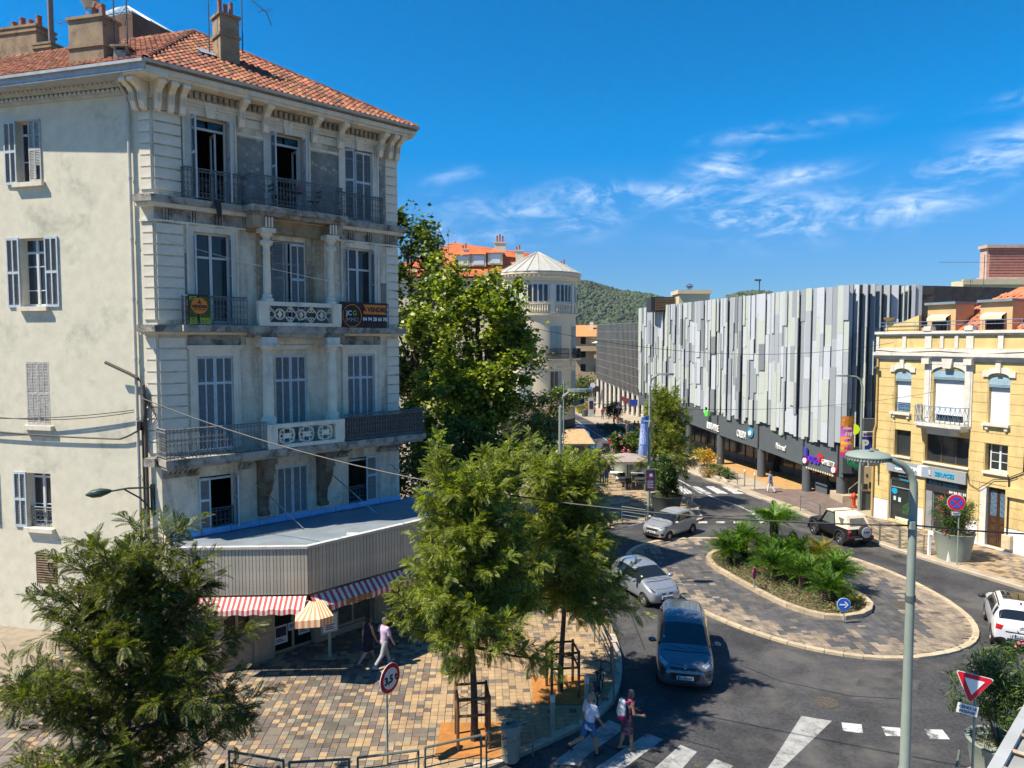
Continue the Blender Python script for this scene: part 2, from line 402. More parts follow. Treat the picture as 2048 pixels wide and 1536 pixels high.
tile_poly=[(q[0]-.16,q[1]+.12)for q in pe if q[1]<36]+[(-1,36),(-4.5,29.5),(-9.0,24.4),(-11.8,25.2),(-16,26),(-16,16)]
def pick_plaza(P,i,j,r):
 x=P[0]+.12*(P[1]-20);f=1/(1+math.exp((x+3.0)*1.5))
 pc=.25*f+.84*(1-f)
 if r.random()<.035+.02*f:return(1 if r.random()<.75*f+.2 else 0),(2,2)
 q=r.random()
 if q<pc:return 0,(1,1)
 q=r.random();return(1 if q<.55 else 2 if q<.85 else 3),(1,1)
tile_field(plaza,tile_poly,R(2.5),(.215,.215),pick_plaza,299,lambda p:(p.x+2)**2*.5+(p.y-17.3)**2 if p.x>-7.3 else 999)
def pick_far(P,i,j,r):
 return(0 if r.random()<.55 else 1+int(r.random()*2)),((2,1)if r.random()<.5 else(1,1))
tile_field(plaza,[(3.6,36.5),(4.2,38.8),(6.2,42.5),(10.8,42.9),(11.6,43.9),(12.2,47.5),(11.1,55),(9.9,63),(9.0,69),(3,69),(1,45)],R(-6),(.33,.33),pick_far,0,lambda p:0,name='square_tile')
# ---- right pavement
right_edge=[(9.4,112),(12.4,86),(14.0,65.5),(15.2,57.2),(16.9,51.6),(18.3,45.6),(19.1,41.9),(19.7,38.3),(20.9,35.2),(22.0,32.6),(23.4,29.4),(25.5,25),(29,18),(33,10)]
re_=smooth_poly(right_edge,2,closed=False)
rp=sheet('right_pavement',[(q[0],q[1])for q in re_]+[(60,10),(60,130),(9,130)],.11,mat('beige_pavement',(.36,.295,.215),.9,var=.12,scale=.8,bump=.2,bscale=50,dirt=(.24,.19,.14),dscale=.7,damt=.5,fine=.05),thick=.17)
kerb([(q[0],q[1])for q in re_ if q[1]<70],rp,w=.2,off=-.2,step=1.0)
tile_field(rp,[(19.95,40.3),(20.6,37.6),(21.5,35.4),(22.5,33.0),(24,30),(27.0,33.5),(23.3,42.6),(22.4,44.0),(20.6,44.0)],R(22),(.30,.30),lambda P,i,j,r:((0 if r.random()<.42 else 1+int(r.random()*2)),(1,1)),150,lambda p:p.y,name='paving_tile')
sheet('car_park_entry_paving',[(17.6,52.2),(18.9,46.8),(19.5,44.2),(24.5,47.5),(22.6,53)],.115,mat('plum_entry_paving',(.16,.115,.10),.85,var=.2,scale=1.5,fine=.1,bump=.15),rp)
sheet('arcade_floor',[(15.6,77),(17.7,66),(19.2,57.5),(20.2,52.2),(23,52.2),(24,70),(20,80)],.119,mat('ochre_arcade_tiles',(.42,.25,.10),.8,var=.12,scale=2,fine=.08),rp)
sheet('gravel_strip',[(15.4,66.8),(16.4,61),(17.9,56.0),(18.6,56.4),(17.2,62.5),(16.2,68.5)],.123,mat('pinkish_gravel',(.21,.165,.15),.95,var=.35,scale=6,fine=.4,bump=.6,bscale=25),rp)
# ---- roundabout
isl_pts=[(5.75,35.4),(6.3,37.1),(7.6,38.5),(9.6,39.2),(11.9,39.2),(14.6,38.4),(16.4,37.0),(17.6,35.0),(18.3,32.6),(18.55,30.1),(18.3,27.8),(17.6,26.2),(16.6,25.1),(15.2,24.4),(13.5,24.0),(12.0,24.2),(10.5,24.95),(9.2,26.2),(8.2,27.6),(7.2,29.6),(6.4,32.2)]
isl=[(q[0],q[1])for q in smooth_poly(isl_pts,2)]
island=sheet('roundabout_island',isl,.03,mat('island_bedding',(.25,.215,.175),.9,var=.3,scale=2.5,fine=.2,bump=.3),thick=.08)
ICX,ICY=12.1,31.6
def rim_dist(P):return min(((P[0]-q[0])**2+(P[1]-q[1])**2)**.5 for q in isl[::2])
TM_save=TM
IPALE=mat('speckled_pale_setts',(.245,.198,.147),.9,var=.3,scale=2.2,bump=.3,bscale=40,isl=.12,dirt=(.10,.085,.07),dscale=1.5,damt=.8,dlo=.44,dhi=.64,fine=.15,wp=True)
IDARK=mat('charcoal_setts',(.075,.075,.08),.85,var=.25,scale=2,bump=.3,bscale=40,isl=.22,dirt=(.14,.122,.10),dscale=1.0,damt=.5,fine=.12,wp=True)
TM=[IPALE,IDARK,mat('dusty_setts',(.115,.102,.09),.85,var=.2,scale=2,isl=.2,fine=.1,wp=True)]
def pick_isl(P,i,j,r):
 d=rim_dist(P);q=r.random();shp=[(1,1),(1,2),(1,3)][int(r.random()*3)]
 east=max(0,(P[0]-14.5)/4)
 if d<.6+.4*east:return(0 if q<.985 else 1),shp
 if d<1.25+.7*east:return(0 if q<.80 else 1),shp
 if d<1.9+.6*east:return(0 if q<.38 else 1),(1,1)if q<.38 else shp
 if d<3.3:return(0 if q<.05 else 1 if q<.8 else 2),shp
 return(2 if q<.40 else 1 if q<.97 else 0),shp
isl_in=[(ICX+(q[0]-ICX)*.975,ICY+(q[1]-ICY)*.975)for q in isl]
tile_field(island,isl_in,R(-1),(.30,.20),pick_isl,299,lambda p:p.y+abs(p.x-13)*.15,z=.065,name='paving_sett',gap=.02)
TM=TM_save
kerb(isl,island,w=.22,z0=-.04,z1=.09,step=.62,closed=True,off=-.1,m=mat('island_kerb',(.46,.37,.25),.85,var=.12,scale=4,bump=.2,isl=.1,dirt=(.24,.19,.13),dscale=3,damt=.45))
bed_pts=[(9.75,35.3),(9.65,34.0),(10.3,31.6),(11.1,29.1),(11.75,28.0),(12.6,27.35),(13.8,27.5),(14.75,28.3),(15.1,29.2),(15.0,30.4),(14.5,33.2),(13.6,35.7),(11.9,37.0),(10.4,36.4)]
bed=[(q[0],q[1])for q in smooth_poly(bed_pts,2)]
sheet('bed_soil',[(12.3+(q[0]-12.3)*.96,31.9+(q[1]-31.9)*.975)for q in bed],.20,mat('bed_earth',(.12,.075,.04),.95,var=.3,scale=4,bump=.5,bscale=15),island,thick=.2)
kerb(bed[::-1],island,w=.24,z0=.0,z1=.24,step=.8,closed=True,off=-.02,name='bed_kerb_stone',m=mat('bed_kerb',(.40,.32,.215),.85,var=.15,scale=4,bump=.25,isl=.1,dirt=(.2,.16,.11),dscale=3,damt=.5))
# ---- paint on the road
PAINT=mat('worn_road_paint',(.48,.48,.465),.8,var=.14,scale=3,dirt=(.07,.07,.07),dscale=2.6,damt=.95,dlo=.48,dhi=.62,fine=.15,bump=.2,bscale=80)
PAINT2=mat('faded_road_paint',(.30,.30,.29),.85,var=.2,scale=3,dirt=(.075,.075,.075),dscale=2.4,damt=.85,dlo=.50,dhi=.66,fine=.2)
def paint(name,px,z=.006,m=PAINT):
 q=[G(x,y)for x,y in px];sheet(name,[(p.x,p.y)for p in q],z,m,road)
for px in([(1294,1467),(1326,1479),(1244,1540),(1186,1540)],[(1361,1490),(1394,1504),(1345,1560),(1283,1560)],[(1430,1518),(1466,1532),(1425,1575),(1375,1575)],[(1218,1440),(1252,1455),(1150,1530),(1100,1530)]):
 paint('crosswalk_stripe',px,m=PAINT2)
paint('give_way_wedge',[(1603,1432),(1664,1442),(1562,1540),(1534,1540)],m=PAINT2)
for px in([(1683,1445),(1723,1449),(1726,1467),(1686,1462)],[(1762,1453),(1800,1456),(1806,1473),(1772,1472)],[(1847,1458),(1885,1460),(1900,1479),(1861,1478)]):paint('give_way_dash',px)
for a in range(6):
 x=1340+a*31.5;y0=972.5-a*.1
 paint('crosswalk_stripe',[(x+8,973),(x+24,973),(x+50+a*2,987.5),(x+28+a*2,987.5)])
for x in(1397,1432,1467):paint('give_way_dash',[(x,1043),(x+17,1043),(x+18,1046.5),(x,1046.5)])
def stripe(pts,w,z=.006,m=PAINT,name='lane_line'):
 P=[G(x,y)for x,y in pts];b=MB()
 for p,q in zip(P,P[1:]):
  d=(q-p).normalized();n=Vector((d.y,-d.x,0))*w/2;b.face([(v.x,v.y,z)for v in(p-n,p+n,q+n,q-n)])
 b.build(name,m,road)
stripe([(1150,840),(1200,872),(1260,908),(1330,945),(1400,983),(1440,1000)],.13)
stripe([(1440,1000),(1480,1013),(1510,1028),(1522,1045)],.13,z=.010)
paint('splitter_tip',[(1499,1022),(1506,1021),(1545,1044),(1522,1048)],z=.014)
stripe([(1150,872),(1250,940),(1330,992)],.1,m=PAINT2)
MHM=mat('cast_iron_cover',(.10,.085,.065),.7,metal=.3,var=.4,scale=14,bump=.6,bscale=45,fine=.3)
for(x,y,r,par,z)in((1652,1405,.36,road,.012),(1395,1530,.11,road,.008),(1512,1050-25,.3,road,.012),(1805,1213,.42,island,.075)):
 p=G(x,y);b=MB();b.lathe([(r,-.02),(r,0),(r*.93,.0),(r*.9,-.006),(r*.3,-.003),(.01,-.003)],(p.x,p.y,z),28);b.build('manhole_cover',MHM,par)
TAR=mat('tar_seam',(.018,.018,.019),.6,var=.2)
for pts_,w_ in(([(1150,1476),(1215,1492),(1262,1510),(1330,1534)],.07),([(1262,1460),(1330,1470),(1440,1500)],.04),([(1480,1330),(1560,1362),(1700,1392),(1800,1398)],.035),([(1250,1150),(1262,1230),(1290,1300)],.035)):stripe(pts_,w_,z=.0045,m=TAR,name='tar_seam')
PATCH=mat('newer_asphalt_patch',(.034,.034,.036),.8,var=.25,scale=2,bump=.4,bscale=110,fine=.25);PATCH2=mat('worn_asphalt_patch',(.066,.064,.062),.85,var=.3,scale=1.5,bump=.4,bscale=110,fine=.3)
for px,m_ in(([(1720,1352),(1840,1360),(1835,1380),(1712,1372)],PATCH2),([(1420,1010),(1452,1018),(1440,1026),(1405,1018)],PATCH),([(1760,1100),(1830,1122),(1815,1130),(1745,1108)],PATCH2),([(1330,1290+130),(1400,1430),(1370,1466),(1300,1450)],PATCH2)):paint('asphalt_patch',px,z=.003,m=m_)
GRT=mat('iron_grating',(.06,.055,.05),.6,metal=.3,var=.3,scale=20)
for x,y in((1262,1330),(1247,1420),(1795,1113),(1560,1020)):
 p=G(x,y);b=MB()
 for k in range(6):b.box(p.x-.26,p.x+.26,p.y-.22+k*.08,p.y-.18+k*.08,.0,.012)
 b.box(p.x-.30,p.x+.30,p.y-.27,p.y-.23,.0,.013);b.box(p.x-.30,p.x+.30,p.y+.23,p.y+.27,.0,.013);b.build('gully_grating',GRT,road)
# ---- hills behind the town
def hills():
 nx,ny=180,46;xs=np.linspace(-900,1500,nx);ys=np.linspace(900,3000,ny)
 X,Y=np.meshgrid(xs,ys)
 def bump(cx,cy,sx,sy,h):return h*np.exp(-((X-cx)/sx)**2-((Y-cy)/sy)**2)
 Z=bump(120,1800,320,380,152)+bump(385,1900,110,320,42)+bump(-320,1900,300,400,110)+bump(600,1750,115,300,110)+bump(960,1800,250,300,80)
 Z+=6*np.sin(X*.021+1)*np.cos(Y*.013)+4*np.sin(X*.06)*np.sin(Y*.04)
 Z=np.maximum(Z,-3)
 V=np.stack([X,Y,Z],-1).reshape(-1,3);idx=np.arange(nx*ny).reshape(ny,nx)
 F=np.stack([idx[:-1,:-1],idx[:-1,1:],idx[1:,1:],idx[1:,:-1]],-1).reshape(-1,4)
 o=np_mesh('hills',V,F,mat('hill_forest_floor',(.030,.045,.024),.95,var=.3,scale=.02),smooth=True);o['kind']='structure'
 rng=np.random.default_rng(5);n=26000
 px=rng.uniform(-250,1250,n);py=rng.uniform(1150,2000,n)
 def hz(x,y):
  i=np.clip(((x-xs[0])/(xs[1]-xs[0])),0,nx-2);j=np.clip(((y-ys[0])/(ys[1]-ys[0])),0,ny-2)
  i0=i.astype(int);j0=j.astype(int);a=i-i0;b_=j-j0
  return(Z[j0,i0]*(1-a)+Z[j0,i0+1]*a)*(1-b_)+(Z[j0+1,i0]*(1-a)+Z[j0+1,i0+1]*a)*b_
 pz=hz(px,py);ok=pz>4;px,py,pz=px[ok],py[ok],pz[ok];n=len(px)
 t=(1+5**.5)/2;ico=np.array([(-1,t,0),(1,t,0),(-1,-t,0),(1,-t,0),(0,-1,t),(0,1,t),(0,-1,-t),(0,1,-t),(t,0,-1),(t,0,1),(-t,0,-1),(-t,0,1)])/1.9
 IF=np.array([(0,11,5),(0,5,1),(0,1,7),(0,7,10),(0,10,11),(1,5,9),(5,11,4),(11,10,2),(10,7,6),(7,1,8),(3,9,4),(3,4,2),(3,2,6),(3,6,8),(3,8,9),(4,9,5),(2,4,11),(6,2,10),(8,6,7),(9,8,1)])
 s=rng.uniform(2.4,5.6,n);h=rng.uniform(.8,1.5,n)
 jit=rng.normal(1,.16,(n,12,1))
 Vt=ico[None]*jit*s[:,None,None];Vt[:,:,2]*=h[:,None];Vt+=np.stack([px,py,pz+2.2],-1)[:,None,:]
 Ft=IF[None]+(np.arange(n)*12)[:,None,None]
 o=np_mesh('hill_woodland',Vt.reshape(-1,3),Ft.reshape(-1,3),mat('hill_tree_green',(.050,.072,.034),.9,var=.35,scale=.012,isl=.35,hue=.025))
 tag(o,kind='stuff')
hills()
# --------- corner apartment building
C0=Vector((-12.447,25.0,0));F=Fac(C0,46.5);L=Fac(C0,-76)
FW,LW=10.1,15.0
BLD=thing('corner_apartment_building','tall cream corner apartment building with balconies, blue grey shutters and a tiled hip roof','building',(C0.x,C0.y,0))
def fang(f):return math.atan2(f.d.y,f.d.x)
def piece(me,name,f,u,o,z,parent,mats=None):
 P=f(u,o,z)-origin(parent)
 if isinstance(me,MB):
  ob=me.build(name,mats,parent);ob.location=P;ob.rotation_euler=(0,0,fang(f));return ob.data
 inst(me,name,parent,P,(0,0,fang(f)));return me
def lbox(sx,sy,sz,bev=.012):
 b=MB(world=False);x,y,z=sx/2,sy/2,sz/2;e=bev
 i=[b.p(q)for q in((-x,-y,-z),(x,-y,-z),(x,y,-z),(-x,y,-z),(-x,-y,z),(x,-y,z),(x,y,z),(-x,y,z))]
 for q in((0,3,2,1),(4,5,6,7),(0,1,5,4),(1,2,6,5),(2,3,7,6),(3,0,4,7)):b.fi([i[k]for k in q])
 return b
def louvre(b,T,a0,a1,z0,z1,dz=.055,th=.022):
 n=max(2,int((z1-z0)/dz));h=(z1-z0)/n
 for k in range(n):
  zc=z0+k*h;b.face([T(a0,th,zc+h*.05),T(a1,th,zc+h*.05),T(a1,-th*.4,zc+h*.95),T(a0,-th*.4,zc+h*.95)])
def shutter(parent,f,u,o,ang,w,z0,z1,m=None,cols=2,mids=(.55,),name='shutter',broken=0,label=None):
 ca,sa=math.cos(ang),math.sin(ang);b=MB(T=None);st=.055;t=.022
 def T(a,d,z):return f(u+a*ca-d*sa,o+a*sa+d*ca,z)
 def bx(a0,a1,za,zb):
  i=[b.p(q)for q in(T(a0,-t,za),T(a1,-t,za),T(a1,t,za),T(a0,t,za),T(a0,-t,zb),T(a1,-t,zb),T(a1,t,zb),T(a0,t,zb))]
  for q in((0,3,2,1),(4,5,6,7),(0,1,5,4),(1,2,6,5),(2,3,7,6),(3,0,4,7)):b.fi([i[k]for k in q])
 xs=[w*k/cols for k in range(cols+1)];b.cm=0
 for k,x in enumerate(xs):
  a0=max(0,x-st/2-(st/2 if k==cols else 0));bx(max(0,a0),min(w,a0+st),z0,z1)
 H=z1-z0;zz=[z0,*[z0+H*q for q in mids],z1-.09]
 for za in zz:
  for k in range(cols):bx(xs[k]+st*(1 if k==0 else .5),xs[k+1]-st*(1 if k==cols-1 else .5),za,za+.09)
 b.cm=1
 for za,zb in zip(zz,zz[1:]):
  for k in range(cols):
   z_lo=za+.09+(broken*(zb-za)if broken and za==zz[0]and k==0 else 0)
   louvre(b,lambda a,d,z:T(a,d,z),xs[k]+.04,xs[k+1]-.04,z_lo,zb)
 o_=b.build(name,[m or SHUT,LOUV if(m or SHUT)is SHUT else m],parent)
 if label:o_['label']=label
 return o_
def french_window(parent,f,u0,u1,z0,z1,o=-.22,leaves=2,transom=.72,pane_m=None,open_=False,rails=(.42,),name='window',curtain=False,fr=None):
 b=MB(T=f);t=.06;w=fr or WFRAME
 b.box(u0,u0+t,o-.05,o+.02,z0,z1);b.box(u1-t,u1,o-.05,o+.02,z0,z1);b.box(u0+t,u1-t,o-.05,o+.02,z1-t,z1)
 zt=z0+(z1-z0)*transom;us=[u0+t+(u1-u0-2*t)*k/leaves for k in range(leaves+1)]
 b.box(u0+t,u1-t,o-.05,o+.02,zt,zt+.08)
 if not open_:
  b.box(u0+t,u1-t,o-.04,o+.015,z0,z0+.10)
  for k in range(1,leaves):b.box(us[k]-.05,us[k]+.05,o-.045,o+.035,z0+.1,z1-t)
  for k in range(leaves):
   for q in rails:b.box(us[k],us[k+1],o-.03,o+.01,z0+(zt-z0)*q,z0+(zt-z0)*q+.035)
 wo=b.build(name,w,parent)
 ranges=[(z0,zt),(zt+.08,z1-t)]if not open_ else[(zt+.08,z1-t)]
 for za,zb in ranges:
  for k in range(leaves):
   g=MB(T=f);g.box(us[k]+(.05 if k else 0),us[k+1]-(.05 if k<leaves-1 else 0),o-.03,o-.022,za,zb);g.build('pane',pane_m or GLASS,wo)
 if curtain:
  for k in range(leaves):
   c=MB(T=f);n=10;a0,a1=us[k]+.05,us[k]+(us[k+1]-us[k])*.62
   for j in range(n):
    x0,x1=a0+(a1-a0)*j/n,a0+(a1-a0)*(j+1)/n;d0,d1=.03*(j%2),.03*((j+1)%2)
    c.face(((x0,o-.10-d0,z0+.05),(x1,o-.10-d1,z0+.05),(x1,o-.10-d1,z1-.1),(x0,o-.10-d0,z1-.1)))
   c.build('curtain',CURT,wo)
 return wo
def railing(parent,f,path,z0,z1,m=None,pitch=.125,name='railing',belly=0.0,label=None):
 b=MB(T=f)
 for(p,q)in zip(path,path[1:]):
  p,q=Vector((*p,0)),Vector((*q,0));L_=(q-p).length;d=(q-p)/L_;H=z1-z0
  def at(t,z):return(p.x+d.x*t,p.y+d.y*t,z)
  for zz,r_ in((z1,.026),(z1-.11,.013),(z0+.06,.016),(z0+.24,.012)):b.tube([at(0,zz),at(L_,zz)],r_,4)
  n=max(1,round(L_/pitch))
  for k in range(n+1):
   t=L_*k/n;b.tube([at(t,z0),at(t,z1)],.012 if k%4 else .017,4,cap=False)
  for k in range(n):
   t=L_*(k+.5)/n;r_=L_/n*.40
   for zc,rr in((z1-.055,.04),(z0+.15,r_),(z0+H*.48,r_*.9),(z0+H*.66,r_*.8)):
    P=[at(t+rr*math.cos(a*math.pi/4),zc+rr*(1.0 if rr<.042 else 1.25)*math.sin(a*math.pi/4))for a in range(8)]
    b.tube(P,.0085,3,close=True)
   if k%2==0:b.tube([at(t-r_,z0+H*.3),at(t,z0+H*.38),at(t+r_,z0+H*.3)],.008,3,cap=False)
 o=b.build(name,m or IRON,parent)
 if label:o['label']=label
 return o
WIN=[(1.30,2.63),(4.28,5.62),(7.50,8.83)]
ZW=dict(f4=(16.15,19.15),f3=(11.70,15.0),f2=(7.0,10.5),mz=(4.05,6.05))
holes=[(a,b,*ZW[k])for k in ZW for a,b in WIN]
w=MB(T=F);w.holes(0,FW,0,20.0,holes,0,.32);w.build('street_wall',CREAM,BLD)
LW_H=[(4.75,5.85,16.82,19.05),(4.76,5.85,12.32,14.82),(4.76,5.82,7.92,10.28),(4.88,5.95,4.06,6.12),(7.9,8.95,4.06,6.12),(4.7,5.7,1.9,3.1)]
w=MB(T=L);w.holes(0,LW,0,20.0,LW_H,0,.30);w.build('side_wall',SIDEW,BLD)
A_,B_=L(LW,0,0),F(FW,0,0);back1=B_+Vector((-6.2,7.4,0));back2=A_+Vector((3.0,9.5,0))
w=MB();P=[B_,back1,back2,A_]
for p,q in zip(P,P[1:]):w.face([(p.x,p.y,0),(q.x,q.y,0),(q.x,q.y,20.2),(p.x,p.y,20.2)])
w.build('rear_wall',CREAM,BLD)
w=MB();c_=[F(.34,-.34,0),F(FW-.1,-.34,0),back1,back2,L(LW,-.34,0),L(.34,-.34,0)]
for z in(3.9,6.85,11.45,15.95,19.9):w.face([(q.x,q.y,z)for q in c_])
w.build('floor_slab',ROOM,BLD)
for a,b,c,d in((.98,1.14,16.2,18.7),(2.95,4.0,16.2,18.7),(5.95,7.2,16.2,18.7),(9.2,9.46,16.2,18.7),(.98,1.10,11.7,14.2),(9.22,9.47,11.7,13.6)):w=MB(T=F);w.box(a,b,.002,.02,c,d);w.build('bare_render_panel',GREYP,BLD)
for z0,z1,n,k in((16.3,19.45,8,0),(11.78,15.2,9,1),(7.05,11.2,10,2)):
 h=(z1-z0)/n;me=lbox(.90,.10,h-.06);me2=lbox(.62,.10,h-.06);me3=lbox(.46,.09,h-.06);me4=lbox(.62,.10,h-.06)
 for j in range(n):
  z=z0+(j+.5)*h
  me=piece(me,'quoin_block',F,.49,.0,z,BLD,CREAM2);me2=piece(me2,'quoin_block',F,FW-.30,0,z,BLD,CREAM2)
  me3=piece(me3,'quoin_block',L,.28,0,z,BLD,CREAM2)
def course(name,o,z0,z1,m,u0=0.0,u1=FW,side=.55,fs=None):
 b=MB(T=F);b.box(-o*.0,u1+o*.6,0.004,o,z0,z1)
 if side:
  b.T=L;b.box(-.0,side,0.004,o,z0,z1)
  b.T=None;p0,p1,p2=F(0,o,0),L(0,o,0),C0
  t=[(p2.x,p2.y),(p0.x,p0.y),tuple((C0+(F.n+L.n).normalized()*o*1.13).to_2d()),(p1.x,p1.y)];b.prism(t,z0,z1)
 return b.build(name,m,BLD)
course('string_course',.36,15.86,16.10,GRIMY);course('string_course',.26,15.72,15.86,CREAM2);course('string_course',.10,15.22,15.30,CREAM2)
course('string_course',.36,11.38,11.62,GRIMY);course('string_course',.22,11.28,11.38,CREAM2)
course('string_course',.10,19.42,19.52,CREAM2,side=.5)
fz=MB(T=F)
fz.box(-.02,FW,.006,.05,15.30,15.72)
for u in np.arange(.25,FW,.92):
 for k in range(3):fz.box(u+k*.10,u+k*.10+.06,.05,.12,15.30,15.70)
 for k in range(4):fz.box(u-.02+k*.085,u+.03+k*.085,.05,.10,15.20,15.24)
fz.build('frieze',GRIMY,BLD)
co=MB(T=F);co.box(-.42,FW+.42,-.1,.92,20.02,20.22);co.box(-.36,FW+.36,-.1,.80,19.92,20.02);co.box(-.05,FW+.05,0.004,.16,19.52,19.92)
co.T=L;co.box(-.30,.62,-.095,.90,20.016,20.216);co.box(-.25,.5,-.095,.8,19.914,20.012);co.box(0,.5,.004,.16,19.516,19.91)
co.T=None;co.prism([(q.x,q.y)for q in(C0+(F.n+L.n)*(.925/(1+F.n.dot(L.n))),F(.3,.925,0),F(.3,-.1,0),L(.3,-.1,0),L(.3,.905,0))],19.925,20.215);co.build('cornice',CREAM2,BLD)
dn=MB(T=F)
for u in np.arange(.95,FW-.6,.21):dn.box(u,u+.12,.16,.34,19.66,19.88)
dn.build('dentil_row',mat('sooty_trim',(.33,.295,.235),.9,var=.2,dirt=(.07,.06,.05),dscale=2,damt=.8),BLD)['kind']='stuff'
def bracket_mesh():
 b=MB(world=False);pr=[(0,.42),(.62,.42),(.62,.30),(.52,.18),(.36,.12),(.24,0),(.20,-.30),(.12,-.52),(0,-.56)]
 b.prism([(q[0],q[1])for q in pr],-.10,.10,ax=0)
 for zz,yy in((.33,.60),):b.tube([(-.12,yy,zz-.03),(.12,yy,zz-.03)],.085,8)
 for xx in(-.05,.05):b.box(xx-.015,xx+.015,.19,.27,-.28,.02)
 return b
me=None
def ysgn(f):return 1 if f.n.dot(Vector((-f.d.y,f.d.x,0)))>0 else-1
for f,us in((F,(.14,.56,.95,3.05,3.98,6.02,7.18,9.12,9.62,9.98)),(L,(.12,.46))):
 for u in us:
  P=f(u,.15,19.52)-BLD.location
  if me is None:ob=bracket_mesh().build('cornice_bracket',CREAM2,BLD);me=ob.data
  else:ob=inst(me,'cornice_bracket',BLD,P)
  ob.location=P;ob.rotation_euler=(0,0,fang(f)+(0 if ysgn(f)>0 else math.pi))
sr=MB(T=F)
for(a,b)in WIN:
 for k,wd in(('f4',.30),('f3',.26),('f2',.26)):
  if k!='f4' and 4<a<5:continue
  z0,z1=ZW[k];z0+=.02
  sr.box(a-wd,a-.0,.003,.055,z0,z1+.0);sr.box(b+.0,b+wd,.003,.055,z0,z1+.0);sr.box(a-wd,b+wd,.003,.055,z1,z1+.26)
  sr.box(a-wd,a-wd+.07,.055,.085,z0,z1+.26);sr.box(b+wd-.07,b+wd,.055,.085,z0,z1+.26);sr.box(a-wd+.07,b+wd-.07,.055,.085,z1+.19,z1+.26)
 sr.box(a-.35,b+.35,.003,.16,10.78,10.90);sr.box(a-.30,b+.30,.003,.10,10.72,10.78)
for a,b in((2.96,4.0),(5.95,7.2)):sr.box(a+.02,b-.02,.003,.06,19.08,19.38);sr.box(a,b,.003,.05,18.74,18.84)
sr.build('window_surround',CREAM2,BLD)
for a,b in WIN:
 m_=(a+b)/2;kb=MB(T=F);kb.prism([(m_-.14,19.10),(m_+.14,19.10),(m_+.20,19.55),(m_-.20,19.55)],.056,.17,ax=1);kb.box(m_-.24,m_+.24,.05,.2,19.55,19.63);kb.build('keystone',CREAM2,BLD)
 if not 4<a<5:
  fb=MB(T=F);fb.box(a-.28,b+.28,.003,.06,10.9,11.26)
  for u in(a-.14,b+.14):fb.prism([(u-.14,10.92),(u+.14,10.92),(u+.14,11.22),(u-.14,11.22)],.06,.10,ax=1);fb.face(((u-.1,.10,10.95),(u+.1,.10,10.95),(u,.16,11.07)));fb.face(((u-.1,.10,11.19),(u+.1,.10,11.19),(u,.16,11.07)));fb.face(((u-.1,.10,10.95),(u-.1,.10,11.19),(u,.16,11.07)));fb.face(((u+.1,.10,10.95),(u+.1,.10,11.19),(u,.16,11.07)))
  fb.build('window_frieze',GRIMY,BLD)
# ---- windows and shutters of the street front
for i,(a,b)in enumerate(WIN):
 z0,z1=ZW['f4'];w_=(b-a)/2
 wf=french_window(BLD,F,a,b,z0,z1,o=-.26,transom=.86,open_=i<2)
 if i<2:
  shutter(wf,F,a,.0,R(84),.40,z0,z1-.1,cols=1);shutter(wf,F,b,-.02,R(97),.44,z0,z1-.1,cols=1)
  cs=MB(T=F);u,o1,o2=b-.08-.28*(1-i),-.30,-.75
  for q in((o1,o1-.06,z0,z1-.45),(o2,o2+.06,z0,z1-.45),(o1-.06,o2+.06,z0,z0+.1),(o1-.06,o2+.06,z1-.55,z1-.45),(o1-.06,o2+.06,z0+1.1,z0+1.15)):cs.box(u-.03,u+.03,min(q[0],q[1]),max(q[0],q[1]),q[2],q[3])
  cs.build('casement',WFRAME,wf)
 else:
  shutter(wf,F,a,-.02,R(35),.42,z0,z1-.06,cols=1);shutter(wf,F,b-.80,-.04,0,.80,z0,z1-.06)
 z0,z1=ZW['f3']
 wf=french_window(BLD,F,a,b,z0,z1,o=-.22,transom=.72,curtain=i==0)
 if i==1:shutter(wf,F,a-.02,.0,R(62),.55,z0,z1-.1,cols=1,m=mat('weathered_grey_shutter',(.27,.275,.27),.75,var=.1));shutter(wf,F,b-.62,.0,R(-4),.66,z0,z1-.08)
 else:shutter(wf,F,a,-.1,R(88),.30,z0,z1-.1,cols=1);shutter(wf,F,b,-.12,R(96),.36,z0,z1-.1,cols=1)
 z0,z1=ZW['f2']
 wf=french_window(BLD,F,a,b,z0,z1,o=-.26)
 shutter(wf,F,a+.005,-.05,0,w_-.01,z0,z1,mids=(.70,));shutter(wf,F,a+w_+.005,-.05,0,w_-.01,z0,z1,mids=(.70,))
 z0,z1=ZW['mz']
 wf=french_window(BLD,F,a,b,z0,z1,o=-.27,open_=i!=1,transom=.9)
 if i==0:shutter(wf,F,a-.04,.03,R(8),.40,z0,z1-.05,cols=1);shutter(wf,F,b,-.02,R(98),.42,z0,z1-.03,cols=1)
 elif i==1:shutter(wf,F,a+.005,-.04,0,w_-.01,z0,z1,mids=());shutter(wf,F,a+w_+.005,-.04,0,w_-.01,z0,z1,mids=())
 else:shutter(wf,F,b-.46,.02,R(4),.50,z0,z1,cols=1)
 if i!=1:railing(wf,F,[(a+.03,-.2),(b-.03,-.2)],z0,z0+.7,pitch=.16)
